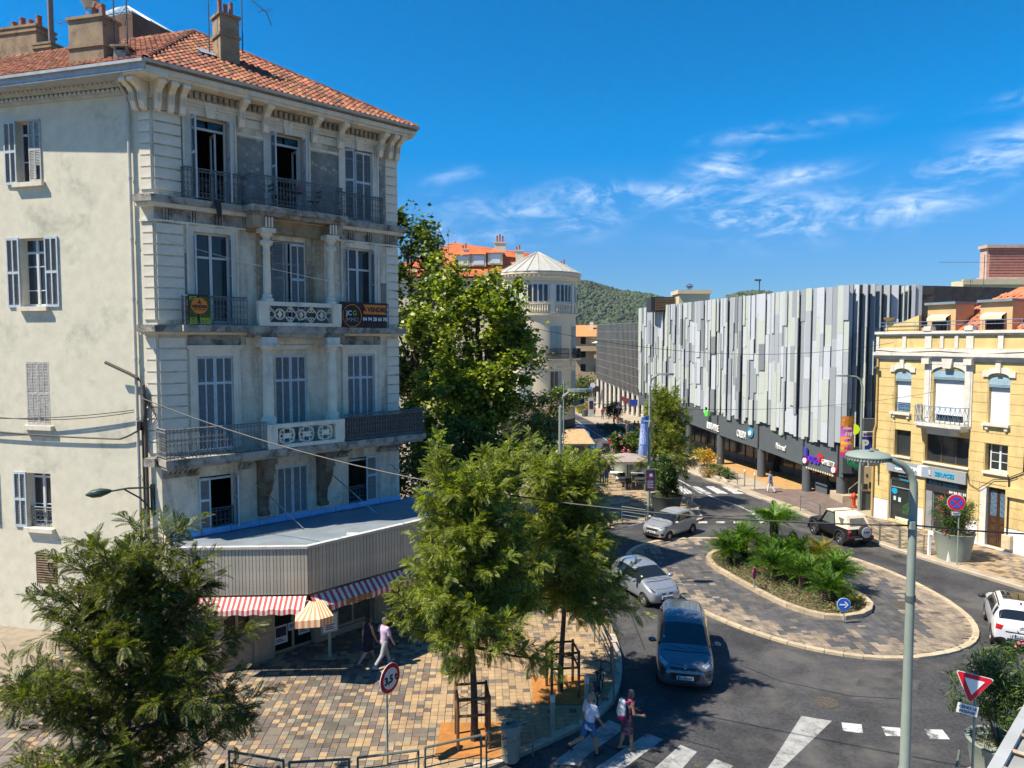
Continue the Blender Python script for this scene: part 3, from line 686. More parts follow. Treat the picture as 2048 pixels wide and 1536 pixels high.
# ---- balconies
sl=MB(T=F);sl.box(-.2,10.78,.004,1.14,6.72,6.95);sl.box(-.14,10.7,.004,1.04,6.60,6.72);sl.T=L;sl.box(-.1,.35,.003,.45,6.66,6.95)
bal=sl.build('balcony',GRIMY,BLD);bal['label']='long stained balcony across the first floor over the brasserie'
railing(bal,F,[(-.16,.1),(-.16,1.08),(3.42,1.08)],6.97,8.0,label='light grey rusty railing',m=mat('faded_grey_iron',(.17,.18,.175),.7,var=.35,scale=6,dirt=(.22,.12,.06),dscale=3,damt=.5))
railing(bal,F,[(6.72,1.08),(10.74,1.08),(10.74,.1)],6.97,8.05)
rs=MB(T=F);rs.box(6.78,10.68,.96,.975,7.02,7.9);rs.build('reed_screen',mat('dark_reed_screen',(.11,.07,.05),.9,var=.4,scale=9),bal)
def pierced(parent,u0,u1,o,z0,z1,n,kind):
 b=MB(T=F);H=z1-z0
 b.box(u0,u1,o-.22,o+.02,z1-.16,z1);b.box(u0+.02,u1-.02,o-.2,o,z0,z0+.14)
 b.box(u0,u0+.42,o-.2,o+.0,z0+.14,z1-.16);b.box(u1-.42,u1,o-.2,o+.0,z0+.14,z1-.16)
 b.build('stone_balustrade',CREAM2,parent)
 a0,a1=u0+.42,u1-.42;wv=(a1-a0)/n;zc=(z0+z1)/2-.01;h=(H-.30)/2
 for k in range(n):
  m_=a0+(k+.5)*wv;b=MB(T=F);oo=o-.1
  if kind=='x':
   b.ring((m_,oo,zc),h*.62,.035,10,k=4);b.tube([(m_-wv/2,oo,zc+h),(m_-h*.5,oo,zc),(m_-wv/2,oo,zc-h)],.035,4);b.tube([(m_+wv/2,oo,zc+h),(m_+h*.5,oo,zc),(m_+wv/2,oo,zc-h)],.035,4)
   b.prism([(m_-.09,zc),(m_,zc-.15),(m_+.09,zc),(m_,zc+.15)],oo-.04,oo+.04,ax=1)
   for s_ in(-1,1):b.ring((m_+s_*wv*.44,oo,zc+h*.55),.07,.025,8,k=4);b.ring((m_+s_*wv*.44,oo,zc-h*.55),.07,.025,8,k=4)
  else:
   b.ring((m_,oo,zc),h*.95,.04,14,k=4);b.ring((m_-wv*.25,oo,zc+h*.5),.09,.03,8,k=4);b.ring((m_+wv*.25,oo,zc+h*.5),.09,.03,8,k=4);b.ring((m_-wv*.25,oo,zc-h*.5),.09,.03,8,k=4);b.ring((m_+wv*.25,oo,zc-h*.5),.09,.03,8,k=4)
   b.box(m_-.16,m_+.16,oo-.04,oo+.04,zc-.1,zc+.1)
  b.build('pierced_panel',CREAM2,parent)
pierced(bal,3.42,6.70,1.12,6.96,7.90,3,'o')
sl=MB(T=F);sl.box(.70,3.10,.36,.55,11.40,11.62);sl.box(3.10,7.02,.36,.80,11.36,11.62);sl.box(3.1,7.0,.22,.72,11.20,11.36);sl.box(7.02,9.35,.36,.55,11.40,11.62)
bal3=sl.build('balcony',GRIMY,BLD);bal3['label']='stone balcony with pierced panels in the middle of the third storey'
railing(bal3,F,[(.78,.2),(.78,.48),(3.02,.48)],11.63,12.66);railing(bal3,F,[(7.02,.48),(9.28,.48),(9.28,.2)],11.63,12.66)
pierced(bal3,3.34,6.82,.78,11.63,12.56,3,'x')
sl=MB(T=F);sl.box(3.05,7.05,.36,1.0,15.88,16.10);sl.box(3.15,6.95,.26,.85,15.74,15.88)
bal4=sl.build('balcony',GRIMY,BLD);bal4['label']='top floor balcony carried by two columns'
railing(bal4,F,[(.92,.05),(.92,.33),(2.94,.33)],16.12,17.2);railing(bal4,F,[(3.1,.05),(3.1,.92),(6.84,.92),(6.84,.4)],16.12,17.2);railing(bal4,F,[(6.9,.33),(9.16,.33),(9.16,.05)],16.12,17.2)
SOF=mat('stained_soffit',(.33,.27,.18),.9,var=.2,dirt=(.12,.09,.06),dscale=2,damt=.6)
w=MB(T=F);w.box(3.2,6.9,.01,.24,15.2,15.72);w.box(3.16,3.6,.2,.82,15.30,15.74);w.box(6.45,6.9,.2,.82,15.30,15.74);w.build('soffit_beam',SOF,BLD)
for px_,kind in((534,0),(661,0),(534,1),(661,1)):
 if kind==0:
  u=F.uv(px_,560,.58)[0];c=F(u,.58,0);b=MB()
  b.lathe([(.24,12.56),(.24,12.66),(.17,12.72),(.19,12.80),(.14,12.86),(.15,13.25),(.13,14.35),(.16,14.40),(.13,14.46),(.13,14.62),(.21,14.74),(.20,14.84),(.12,14.9),(.15,14.98),(.23,15.08),(.25,15.14)],(c.x,c.y,0),14);b.T=F;b.box(u-.27,u+.27,.31,.85,15.14,15.30);b.T=None
  for k in range(10):
   a=k*.628;b.blob((c.x+.2*math.cos(a),c.y+.2*math.sin(a),14.78),.045,.045,.09,6,4)
  b.T=F;
  for k in range(3):b.box(u-.15+k*.12,u-.09+k*.12,.84,.88,15.33,15.70)
 else:
  u=F.uv(px_+2,760,.62)[0];c=F(u,.62,0);b=MB()
  b.lathe([(.30,8.02),(.30,8.10),(.25,8.15),(.21,8.2),(.215,8.6),(.20,9.6),(.175,10.62),(.22,10.68),(.20,10.74),(.28,10.84)],(c.x,c.y,0),16);b.lathe([(.3,6.97),(.3,8.02)],(c.x,c.y,0),8);b.T=F;b.box(u-.34,u+.34,.28,.96,10.84,10.92);b.box(u-.28,u+.28,.02,.86,10.92,11.2)
 b.build('column',CREAM2,BLD,smooth=True)
for a_,c_2 in((3.62,4.25),(5.66,6.5)):w=MB(T=F);w.box(a_,c_2,.002,.018,11.64,15.2);w.build('stained_bay_panel',mat('brown_stained_bay',(.42,.36,.25),.9,var=.2,dirt=(.13,.105,.07),dscale=1.1,damt=.85,streak=True,dlo=.42,dhi=.6),BLD)
w=MB(T=F);w.box(3.1,7.0,.01,.14,10.92,11.2);w.build('soffit_beam',CREAM2,BLD)
for u in(F.uv(533,960,.5)[0],F.uv(652,940,.5)[0]):
 b=MB(T=F);pr=[(0,6.35),(.88,6.35),(.92,6.15),(.80,5.95),(.80,5.7),(.62,5.3),(.34,5.0),(.26,4.6),(.34,4.4),(.26,4.28),(0,4.25)]
 b.prism([(q[0],q[1])for q in pr],u-.17,u+.17,ax=0);b.box(u-.24,u+.24,.0,.98,6.35,6.60)
 b.prism([(u-.16,6.38),(u+.16,6.38),(u+.16,6.57),(u-.16,6.57)],.98,1.01,ax=1)
 for s_ in(-.185,.185):b.tube([(u+s_,.60,5.85),(u+s_,.62,5.95),(u+s_,.55,6.02),(u+s_,.46,5.98),(u+s_,.46,5.86),(u+s_,.55,5.8)],.03,5)
 b.tube([(u-.19,.30,4.36),(u+.19,.30,4.36)],.09,8);b.tube([(u-.19,.82,6.05),(u+.19,.82,6.05)],.12,8)
 for s_ in(-.1,0,.1):b.tube([(u+s_,.83,5.7),(u+s_,.64,5.3),(u+s_,.36,5.0),(u+s_,.28,4.6)],.022,4)
 b.build('console',mat('brown_stained_stone',(.17,.135,.095),.9,var=.3,bump=.3,dirt=(.06,.05,.04),dscale=2,damt=.7),BLD)
b=MB(T=F)
for u0,u1 in((.05,1.25),(2.75,3.2),(6.0,6.6),(6.95,7.4),(8.95,10.05)):
 b.box(u0,u1,.004,.10,6.15,6.30)
 for u in np.arange(u0+.05,u1,.17):b.prism([(0.10,6.6),(.55,6.6),(.5,6.48),(.25,6.40),(.12,6.30)],u,u+.09,ax=0)
b.build('modillion_row',GRIMY,BLD)
# ---- side wall windows
SIDE=[(0,'f'),]
for k,(a,b,z0,z1)in enumerate(LW_H):
 if k==5:
  g=MB(T=L);louvre(g,lambda q,d,z:(q,-.05+d,z),a,b,z0,z1,.09,.05);g.build('vent_grille',mat('rusty_louvre',(.2,.13,.08),.85,var=.2),BLD);continue
 wf=french_window(BLD,L,a,b,z0,z1,o=-.24,transom=.78 if k<2 else .9,rails=(.3,.75)if k==1 else(.45,),leaves=2)
 s_=MB(T=L);s_.box(a-.14,b+.1,.0,.16,z0-.16,z0-.001);s_.build('sill',CREAM2,wf)
 wl=.58
 if k in(1,3):shutter(wf,L,b+wl+.04,.03,R(180),wl,z0-.02,z1+.03,mids=(.48,))
 if k==1:shutter(wf,L,a-.04,.03,R(180),wl,z0-.02,z1+.03,mids=(.48,))
 if k==0:shutter(wf,L,b+.5,.05,R(178),.56,z0-.05,z1,mids=(.5,));shutter(wf,L,a-.03,.02,0,.54,z0,z1,m=SHUT2,mids=(.5,),broken=.45,label='peeling shutter with broken slats')
 if k==2:shutter(wf,L,a+.01,-.02,0,.52,z0,z1,m=SHUT2,mids=(.48,),label='peeling shutter');shutter(wf,L,a+.54,-.02,0,.52,z0,z1,m=SHUT2,mids=(.48,),label='peeling shutter')
 if k==3:railing(wf,L,[(a+.03,-.1),(b-.03,-.1)],z0,z0+.75,pitch=.2)
 if k==4:shutter(wf,L,a-.02,.03,R(180),.58,z0-.02,z1,mids=(.48,))
gn=MB(T=L)
for r_ in range(3):
 gn.box(.9,LW,.004,.10+.12*r_,19.60+r_*.22,19.68+r_*.22)
 for u in np.arange(.9,LW,.2):
  z=19.68+r_*.22;o1=.12+.12*(r_+.6)
  P=[(u+.1+.09*math.cos(t*math.pi/4),z+.13*math.sin(t*math.pi/4))for t in range(5)];gn.prism(P,.004,o1,ax=1)
gn.build('tile_end_cornice',mat('pale_genoise',(.52,.50,.44),.85,var=.1),BLD)['kind']='stuff'
gt=MB(T=L)
def gutter(b,u0,u1,o,z,r_=.09):
 P=[(o+r_*math.cos(-math.pi*t/5),z+r_*math.sin(-math.pi*t/5))for t in range(6)]
 for i in range(5):b.face(((u0,P[i][0],P[i][1]),(u1,P[i][0],P[i][1]),(u1,P[i+1][0],P[i+1][1]),(u0,P[i+1][0],P[i+1][1])))
 b.tube([(u0,o+r_,z),(u1,o+r_,z)],.016,5);b.box(u0,u1,o-r_-.01,o-r_,z-.12,z+.02)
gt.T=F;gutter(gt,-.5,FW+.5,1.0,20.34);gt.build('gutter',ZINC,BLD)
dp=MB(T=L);pu=.86
dp.tube([(pu+.1,.5,20.1),(pu+.1,.45,19.95),(pu,.16,19.5),(pu,.1,19.3),(pu,.1,0.2)],.055,8)
for z in np.arange(2,19,2.1):dp.lathe([(.07,0),(.07,.06)],(pu,.1,z),8)
dp.build('downpipe',mat('cream_pipe',(.50,.49,.44),.6,var=.08),BLD)
# ---- roof
def rayplane(x,y,P0,n):
 d=ray(x,y);C=Vector((0,0,CH));return C+d*((P0-C).dot(n)/d.dot(n))
ez=20.34;e1,e2=F(-.45,1.0,ez),F(FW+.45,1.0,ez);tanF=.66
nF=(F.n*tanF+Vector((0,0,1))).normalized();APX=rayplane(388,64,e1,nF)
l2=L(LW,.45,ez);dl=L.d
nL=(l2-e1).cross(APX-e1).normalized();nL=nL if nL.z>0 else-nL
RB=APX+dl*12;RB=RB-Vector((0,0,1))*((RB-e1).dot(nL)/nL.z)
fb_=MB();lt=(l2-e1).normalized();ln_=Vector((lt.y,-lt.x,0));ln_=ln_ if ln_.y<0 else-ln_
e1w,l2w=e1+ln_*.06,l2+ln_*.06
fb_.prism([(q.x,q.y)for q in(e1w,l2w,l2w-ln_*.10,e1w-ln_*.10)],ez-.30,ez-.035);fb_.prism([(q.x,q.y)for q in(e1w+ln_*.09,l2w+ln_*.09,l2w-ln_*.02,e1w-ln_*.02)],ez-.12,ez-.02);fb_.prism([(q.x,q.y)for q in(e1w,l2w,L(LW,.02,0),L(.3,.02,0))],ez-.36,ez-.31);fb_.build('side_eave_board',ZINC,BLD)
rf=MB();dn_=Vector((0,0,-.05))
rf.face([e1+dn_,e2+dn_,APX+dn_]);rf.face([e1+dn_,APX+dn_,RB+dn_,l2+dn_])
bk=back1+Vector((.3,.5,ez));bk2=back2+Vector((0,.6,ez));rf.face([e2+dn_,bk,APX+dn_]);rf.face([APX+dn_,bk,bk2,RB+dn_]);rf.face([RB+dn_,bk2,l2+dn_])
rf.face([e1+dn_*3,e2+dn_*3,bk,bk2,l2+dn_*3])
roof=rf.build('roof',mat('roof_underlay',(.10,.055,.035),.95),BLD)
TILE=mat('terracotta_tile',(.31,.118,.06),.85,var=.25,scale=1.2,isl=.42,hue=.018,bump=.25,bscale=40,wp=True,dirt=(.06,.045,.036),dscale=1.6,damt=.85,dlo=.46,dhi=.66,fine=.2)
def tile_mesh(w_,l_):
 b=MB(world=False);n=4
 for k in range(n):
  pass
 prof=[(-w_/2,.0),(-w_*.12,.004),(w_*.04,.045),(w_*.24,.062),(w_*.42,.045),(w_*.52,.005)]
 lo=[b.p((x,-l_*.06,z+.028))for x,z in prof];hi=[b.p((x,l_,z))for x,z in prof];bt=[b.p((x,-l_*.06,z))for x,z in prof]
 for k in range(len(prof)-1):b.fi((lo[k],lo[k+1],hi[k+1],hi[k]));b.fi((bt[k],bt[k+1],lo[k+1],lo[k]))
 return b
tmesh=None;left_over=MB();rr=random.Random(2);tcount=0
def roof_tiles(O,e,n,poly3,tw=.24,tl=.30,budget=0,skip=()):
 global tmesh,tcount
 r_=n.cross(e).normalized();r_=r_ if r_.z>0 else-r_;e=e.normalized()
 loc2=[((p-O).dot(e),(p-O).dot(r_))for p in poly3];xs=[q[0]for q in loc2];ys=[q[1]for q in loc2]
 M0=Matrix((e,r_,e.cross(r_))).transposed();sg=1 if e.cross(r_).z>0 else-1
 M0=Matrix((e*sg,r_,(e*sg).cross(r_))).transposed()
 for j in range(int(max(ys)/tl)+1):
  for i in range(int(min(xs)/tw)-1,int(max(xs)/tw)+2):
   u,v=(i+.5)*tw,j*tl
   if not inside((u,v+tl*.5),loc2):continue
   P=O+e*u+r_*v+n*rr.uniform(.0,.012);rot=M0@Matrix.Rotation(rr.uniform(-.03,.03),3,'Z')
   if tcount<budget:
    if tmesh is None:ob=tile_mesh(tw,tl).build('roof_tile',TILE,roof);tmesh=ob.data;ob.location=P-BLD.location;ob.rotation_euler=rot.to_euler()
    else:inst(tmesh,'roof_tile',roof,P-BLD.location,rot.to_euler())
    tcount+=1
   else:
    tb=tile_mesh(tw,tl);base=len(left_over.v)
    left_over.v+=[tuple(rot@Vector(q)+P)for q in tb.v];left_over.f+=[[base+k for k in q]for q in tb.f];left_over.mi+=[0]*len(tb.f)
roof_tiles(e1,e2-e1,nF,[e1,e2,APX],budget=300)
roof_tiles(e1,l2-e1,nL,[e1,l2,RB,APX],budget=300)
left_over.build('roof_tiles',TILE,roof)['kind']='stuff'
def ridge(p,q,n=26,r_=.11):
 d=(q-p)/n;b=MB()
 for k in range(n):
  a,c=p+d*k,p+d*(k+1.08);t=d.normalized();s_=t.cross(Vector((0,0,1))).normalized();up=s_.cross(t)
  for m_ in range(5):
   t0,t1=math.pi*m_/5-.0,math.pi*(m_+1)/5;ra,rb=r_*1.12,r_*.9
   b.face([a+s_*ra*math.cos(t0)+up*ra*math.sin(t0),a+s_*ra*math.cos(t1)+up*ra*math.sin(t1),c+s_*rb*math.cos(t1)+up*rb*math.sin(t1),c+s_*rb*math.cos(t0)+up*rb*math.sin(t0)])
 b.build('ridge_tiles',TILE,roof)['kind']='stuff'
ridge(e1,APX,20);ridge(APX,e2,34);ridge(APX,RB,30)
PLASTER=mat('brown_chimney_render',(.30,.22,.14),.95,var=.2,scale=2,bump=.3,dirt=(.09,.065,.05),dscale=1.5,damt=.7)
POT=mat('terracotta_pot',(.36,.13,.07),.8,var=.15)
def chimney(P,wx,wy,z0,z1,pots,ang,bands=(.35,.8),m=None,pr=.09,ph=.45):
 b=MB(world=False);H=z1-z0
 b.box(-wx/2,wx/2,-wy/2,wy/2,0,H)
 for q in bands:b.box(-wx/2-.05,wx/2+.05,-wy/2-.05,wy/2+.05,H*q,H*q+.10)
 b.box(-wx/2-.06,wx/2+.06,-wy/2-.06,wy/2+.06,H,H+.10)
 ch=b.build('chimney',m or PLASTER,roof);ch.location=Vector((P.x,P.y,z0))-BLD.location;ch.rotation_euler=(0,0,ang)
 return ch
def pots(P,n,dx,ang,z,r_=.10,h=.5):
 b=MB()
 for k in range(n):
  x=(k-(n-1)/2)*dx;h_=h*(1-.22*(k%2));b.lathe([(r_,0),(r_*.85,h_*.85),(r_*.95,h_*.88),(r_*.95,h_)],(P.x+x*math.cos(ang),P.y+x*math.sin(ang),z),9)
 b.build('chimney_pots',POT,roof)
aF=fang(F);aL=fang(L)
PC2=rayplane(453,120,e1,nF);zc2=atY(450,40,PC2.y).z;chimney(PC2,.74,.74,PC2.z-.5,zc2,3,aF,(.62,));pots(PC2,3,.22,aF,zc2+.08,.09,.62)
PC1=rayplane(190,121,e1,nL);zc1=atY(190,47,PC1.y).z;chimney(PC1,1.45,.75,PC1.z-.4,zc1,3,aL+math.pi,(.42,));pots(PC1+L.d*-.1,3,.30,aL,zc1+.05,.10,.55)
Pn=L(7.4,-3.0,0);b=MB();
chimney(L(11.6,-5.6,0),2.7,1.0,22.0,25.05,4,aL,(.93,));pots(L(11.3,-5.6,0),4,.46,aL,25.12,.14,.6);chimney(L(9.95,-5.4,0),.95,.6,22.0,24.2,1,aL,(.93,))
b=MB();q=L(9.75,-5.4,0);b.lathe([(.12,22.5),(.12,27.0),(.24,27.0),(.24,27.2)],(q.x,q.y,0),8);b.build('flue_pipe',mat('flue_concrete',(.2,.17,.15),.9),roof)
q0=rayplane(262,40,Vector((0,37,0)),Vector((0,1,0)));bw,bd=4.0,3.2;cxs,cys=q0.x-.75,38.2;zb=atY(262,95,36.6).z;zt=atY(215,22,36.6).z
sk=MB();aS=R(-20)
def rot2(x,y):return(cxs+x*math.cos(aS)-y*math.sin(aS),cys+x*math.sin(aS)+y*math.cos(aS))
cr=[rot2(-bw/2,-bd/2),rot2(bw/2,-bd/2),rot2(bw/2,bd/2),rot2(-bw/2,bd/2)]
sk.prism(cr,zb-2,zt-.3);sky_up=sk.build('skylight_upstand',mat('brown_upstand',(.17,.10,.07),.95,var=.2,scale=1),BLD)
gl=MB();za=zt+1.0;r1,r2=rot2(-bw*.18,0),rot2(-bw*.02,0);base=[(*c,zt-.3)for c in cr];R1,R2=(*r1,za),(*r2,za)
for f_ in((base[0],base[1],R2,R1),(base[1],base[2],R2),(base[2],base[3],R1,R2),(base[3],base[0],R1)):gl.face(f_)
sg_=gl.build('skylight_glazing',mat('skylight_glass',(.20,.30,.33),.15,var=.15,scale=1,spec=.6),sky_up)
br=MB()
for k in range(6):
 t=k/5;p=Vector(base[0]).lerp(Vector(base[1]),t);q=Vector(R1).lerp(Vector(R2),t);br.tube([p,q],.035,4)
for k in range(4):
 t=k/3;p=Vector(base[1]).lerp(Vector(base[2]),t);br.tube([p,Vector(R2)],.035,4)
 p=Vector(base[3]).lerp(Vector(base[0]),t);br.tube([p,Vector(R1)],.035,4)
br.build('glazing_bar',WHITE,sky_up)
b=MB();P=rayplane(247,118,e1,nL);b.box(P.x-.22,P.x+.22,P.y-.22,P.y+.22,P.z-.2,P.z+.22);b.box(P.x-.3,P.x+.3,P.y-.3,P.y+.3,P.z+.32,P.z+.37)
for sx_ in(-.18,.18):b.box(P.x+sx_-.03,P.x+sx_+.03,P.y-.2,P.y+.2,P.z+.22,P.z+.32)
b.build('roof_vent',GRIMY,roof)
b=MB();P=rayplane(412,108,e1,nF);r_=nF.cross(e2-e1).normalized();e_=(e2-e1).normalized();
b.face([P+e_*x+r_*y+nF*.10 for x,y in((-.3,-.3),(.3,-.3),(.3,.3),(-.3,.3))]);b.build('roof_light',mat('roof_light_glass',(.35,.38,.38),.2),roof)
# --------- brasserie annex at the foot of the corner building
KP=atY(615,1093,22.6);AP=atY(338,1097,22.4);ZP=4.42
KR=Fac(KP,43.4);AK=Fac(AP,math.degrees(math.atan2(KP.x-AP.x,KP.y-AP.y)));AKL=(KP-AP).to_2d().length;KRL=9.6
BRA=thing('brasserie_annex','low brasserie annex clad in grey planks with red and white striped awnings','building',(KP.x,KP.y,0))
PLK=mat('grey_plank_paint',(.47,.43,.34),.7,var=.10,scale=2,isl=.10,dirt=(.20,.19,.17),dscale=1.5,damt=.5,streak=True)
for f,n_,L_ in((AK,40,AKL),(KR,72,KRL)):
 w_=L_/n_;me=lbox(w_-.016,.035,1.50)
 for k in range(n_):me=piece(me,'cladding_plank',f,(k+.5)*w_,0,3.60,BRA,PLK)
w=MB(T=AK);w.box(0,AKL,-.10,-.02,2.8,4.36);w.T=KR;w.box(.03,KRL,-.10,-.02,2.8,4.36);w.build('fascia_backing',mat('dark_joint',(.09,.085,.075),.9),BRA)
w=MB(T=AK);w.box(-.03,AKL+.01,-.12,.06,4.36,4.44);w.T=KR;w.box(-.01,KRL,-.12,.06,4.362,4.442);w.build('coping',mat('pale_coping',(.50,.49,.45),.7),BRA)
s_=MB();a0=F(-.1,.05,0);s_.prism([(AP.x,AP.y),(AP.x+.06,AP.y+.06),(a0.x+.06,a0.y),(a0.x,a0.y)],2.6,4.36);s_.build('side_cheek',PLK,BRA)
E2=KR(KRL,0,0);WE=F(FW,0,0);back=Vector((-3.2,34.8,0))
ROOFB=mat('blue_grey_sheet_roof',(.20,.235,.265),.5,var=.12,scale=1,dirt=(.17,.18,.175),dscale=1.2,damt=.7)
rb=MB();r0=[F(-.05,.02,3.86),F(FW,.02,3.86),Vector((back.x,back.y,4.0)),KR(KRL,-.1,4.12),KR(.05,-.1,4.12),AK(.05,-.1,4.12)]
rb.face(r0);rb.build('sheet_roof',ROOFB,BRA)
cg=MB(T=KR)
for k in range(90):
 u=.2+k*.1;p=KR(u,-.15,4.13);q=p-KR.n*min(4.2,2.2+u*.22);cg.T=None;q.z=3.93
 cg.tube([p,q],.022,3,cap=False)
cg.build('roof_corrugation',ROOFB,BRA)['kind']='stuff'
BLUET=mat('pale_blue_flashing',(.25,.45,.72),.5,var=.12,scale=3)
for k in range(9):
 b=MB(T=F);u0=.15+k*1.1;b.tube([(u0,.12,3.98),(u0+1.07,.12,3.98)],.13,7);b.build('flashing_roll',BLUET,BRA)
b=MB(T=F)
for u in(3.4,6.6,9.6):b.tube([(u,.03,5.55),(u+.9,2.6,4.12)],.022,5)
for o in[b]:pass
for k,u in enumerate((3.4,6.6,9.6)):
 bb=MB(T=F);bb.tube([(u,.03,5.55),(u+.7,2.5,4.12)],.022,5);bb.build('stay_rod',CHROME,BRA)
b=MB();p=KR(2.2,-.7,4.18);b.box(p.x-.22,p.x+.22,p.y-.1,p.y+.1,4.14,4.28);b.build('roof_box',WHITE,BRA)
RED=mat('faded_red_awning',(.50,.085,.085),.85,var=.12,scale=3);WHT=mat('awning_white',(.66,.61,.54),.85,var=.1,scale=3);ORG_=mat('faded_orange_awning',(.60,.25,.13),.85,var=.1);CRM=mat('awning_cream',(.68,.55,.36),.85,var=.1)
def awning(f,u0,u1,z0,z1,out,val,n,ms,name='awning',o0=.03,label=None):
 a=MB(T=f);wd=(u1-u0)/n;rnd=random.Random(4)
 for k in range(n):
  a.cm=k%2;ua,ub=u0+k*wd,u0+(k+1)*wd;s1=.02*math.sin(k*.9);s2=.02*math.sin((k+1)*.9)
  a.face(((ua,o0,z1),(ub,o0,z1),(ub,o0+out,z0+s2),(ua,o0+out,z0+s1)))
  a.face(((ua,o0+out,z0+s1),(ub,o0+out,z0+s2),(ub,o0+out+.015,z0-val+s2),(ua,o0+out+.015,z0-val+s1)))
 o=a.build(name,ms,BRA)
 if label:o['label']=label
 return o
awning(AK,.9,AKL-.05,2.50,2.80,.38,.16,42,[RED,WHT],label='red and white striped awning on the short front')
awning(KR,.05,KRL,2.46,2.78,.36,.20,84,[RED,WHT],label='red and white striped awning lettered in gold on the long front')
GOLD=mat('old_gold_letters',(.30,.17,.04),.6)
for txt,u in(('BRASSERIE',1.15),('CAFE',3.05),('RESTAURANT',4.6)):
 text_obj(txt,'lettering',GOLD,BRA,lambda x,y,z,u=u:KR(u+x,.415+z,2.30+y),.23,.004,.012)
S_=Fac((-8.74,23.58),44.5);w=MB();p_,q_=S_(-1.15,0,0),AK(.4,-.2,0);w.prism([(p_.x,p_.y),(q_.x,q_.y),(q_.x,q_.y+.1),(p_.x,p_.y+.1)],0,2.9);w.build('return_wall',mat('taupe_shopfront',(.34,.275,.195),.6,var=.08,scale=2,dirt=(.17,.135,.10),dscale=1,damt=.4),BRA)
cn=MB();cn.cm=0;top=[atY(622,1203,22.5),atY(645,1200,22.7)];fr=[atY(590,1243,21.7),atY(640,1239,21.55),atY(667,1231,22.0)]
def stripes(p0,p1,q0,q1,n,drop=None):
 for k in range(n):
  cn.cm=k%2;t0,t1=k/n,(k+1)/n
  cn.face([p0.lerp(p1,t0),p0.lerp(p1,t1),q0.lerp(q1,t1),q0.lerp(q1,t0)])
  d_=Vector((0,0,-.24));cn.face([q0.lerp(q1,t0),q0.lerp(q1,t1),q0.lerp(q1,t1)+d_,q0.lerp(q1,t0)+d_])
mid=top[0].lerp(top[1],.4)
stripes(top[0],mid,fr[0],fr[1],8);stripes(mid,top[1],fr[1],fr[2],8)
stripes(top[0]-Vector((.4,-.4,0)),top[0],fr[0]+Vector((-.25,.9,.1)),fr[0],4)
cn.build('corner_canopy',[ORG_,CRM],BRA)['label']='small orange and cream striped canopy over the door'
S=Fac((-8.74,23.58),44.5)
TAUPE=mat('taupe_shopfront',(.34,.275,.195),.6,var=.08,scale=2,dirt=(.17,.135,.10),dscale=1,damt=.4)
SH=[(-1.05,-.08,1.2,2.6),(.70,2.22,.12,2.6),(3.1,4.75,.35,2.6),(5.6,7.2,.35,2.6),(7.5,8.4,.12,2.6)]
w=MB(T=S);w.holes(-1.15,10.5,0,2.9,SH,0,.18);w.build('shop_wall',TAUPE,BRA)
w=MB(T=S);w.box(-1.15,10.6,.003,.12,0,.11);w.build('plinth',mat('dark_plinth',(.10,.085,.07),.8),BRA)
for k,(u0,u1)in enumerate(((-.05,.68),(2.24,3.06),(4.8,5.55))):
 w=MB(T=S);w.box(u0,u1,.004,.10,.11,2.9);w.build('pilaster',TAUPE,BRA)
 m_=MB(T=S)
 for z0,z1 in((.25,1.05),(1.25,2.4)):
  for q in((u0+.1,u1-.1,z0,z0+.03),(u0+.1,u1-.1,z1-.03,z1),(u0+.1,u0+.13,z0+.03,z1-.03),(u1-.13,u1-.1,z0+.03,z1-.03)):m_.box(q[0],q[1],.10,.125,q[2],q[3])
 m_.build('moulding',TAUPE,BRA)
m_=MB(T=S)
for u0,u1 in((-1.08,-.62),(-.55,-.12)):
 for q in((u0,u1,.25,.29),(u0,u1,.95,.99),(u0,u0+.04,.29,.95),(u1-.04,u1,.29,.95)):m_.box(q[0],q[1],.004,.035,q[2],q[3])
m_.build('moulding',TAUPE,BRA)
SGL=mat('brasserie_glass',(.012,.013,.013),.08,var=0,spec=.5)
DRAPE=mat('grey_green_drape',(.085,.095,.075),.9,var=.35,scale=14)
for k,(a,b,z0,z1)in enumerate(SH):
 n=2;fm=MB(T=S)
 fm.box(a,b,-.16,-.10,z0,z0+.09);fm.box(a,b,-.16,-.10,z1-.1,z1)
 for q in range(n+1):u=a+(b-a)*q/n;fm.box(max(a,u-.045),min(b,u+.045),-.16,-.09,z0+.09,z1-.1)
 fr_=fm.build('shop_window',TAUPE,BRA);g=MB(T=S);g.box(a,b,-.14,-.13,z0,z1);g.build('pane',SGL,fr_)
 if k>1:
  c=MB(T=S);nn=26
  for j in range(nn):x0,x1=a+(b-a)*j/nn,a+(b-a)*(j+1)/nn;c.face(((x0,-.125+.02*(j%2),z0+.1),(x1,-.125+.02*((j+1)%2),z0+.1),(x1,-.125+.02*((j+1)%2),z1-.1),(x0,-.125+.02*(j%2),z1-.1)))
  c.build('drape',DRAPE,fr_)
PAPER=mat('poster_paper',(.55,.58,.62),.6,var=.05);BLUEP=mat('poster_blue',(.10,.22,.42),.6,var=.3,scale=3);DKP=mat('poster_dark',(.03,.03,.045),.6,var=.2)
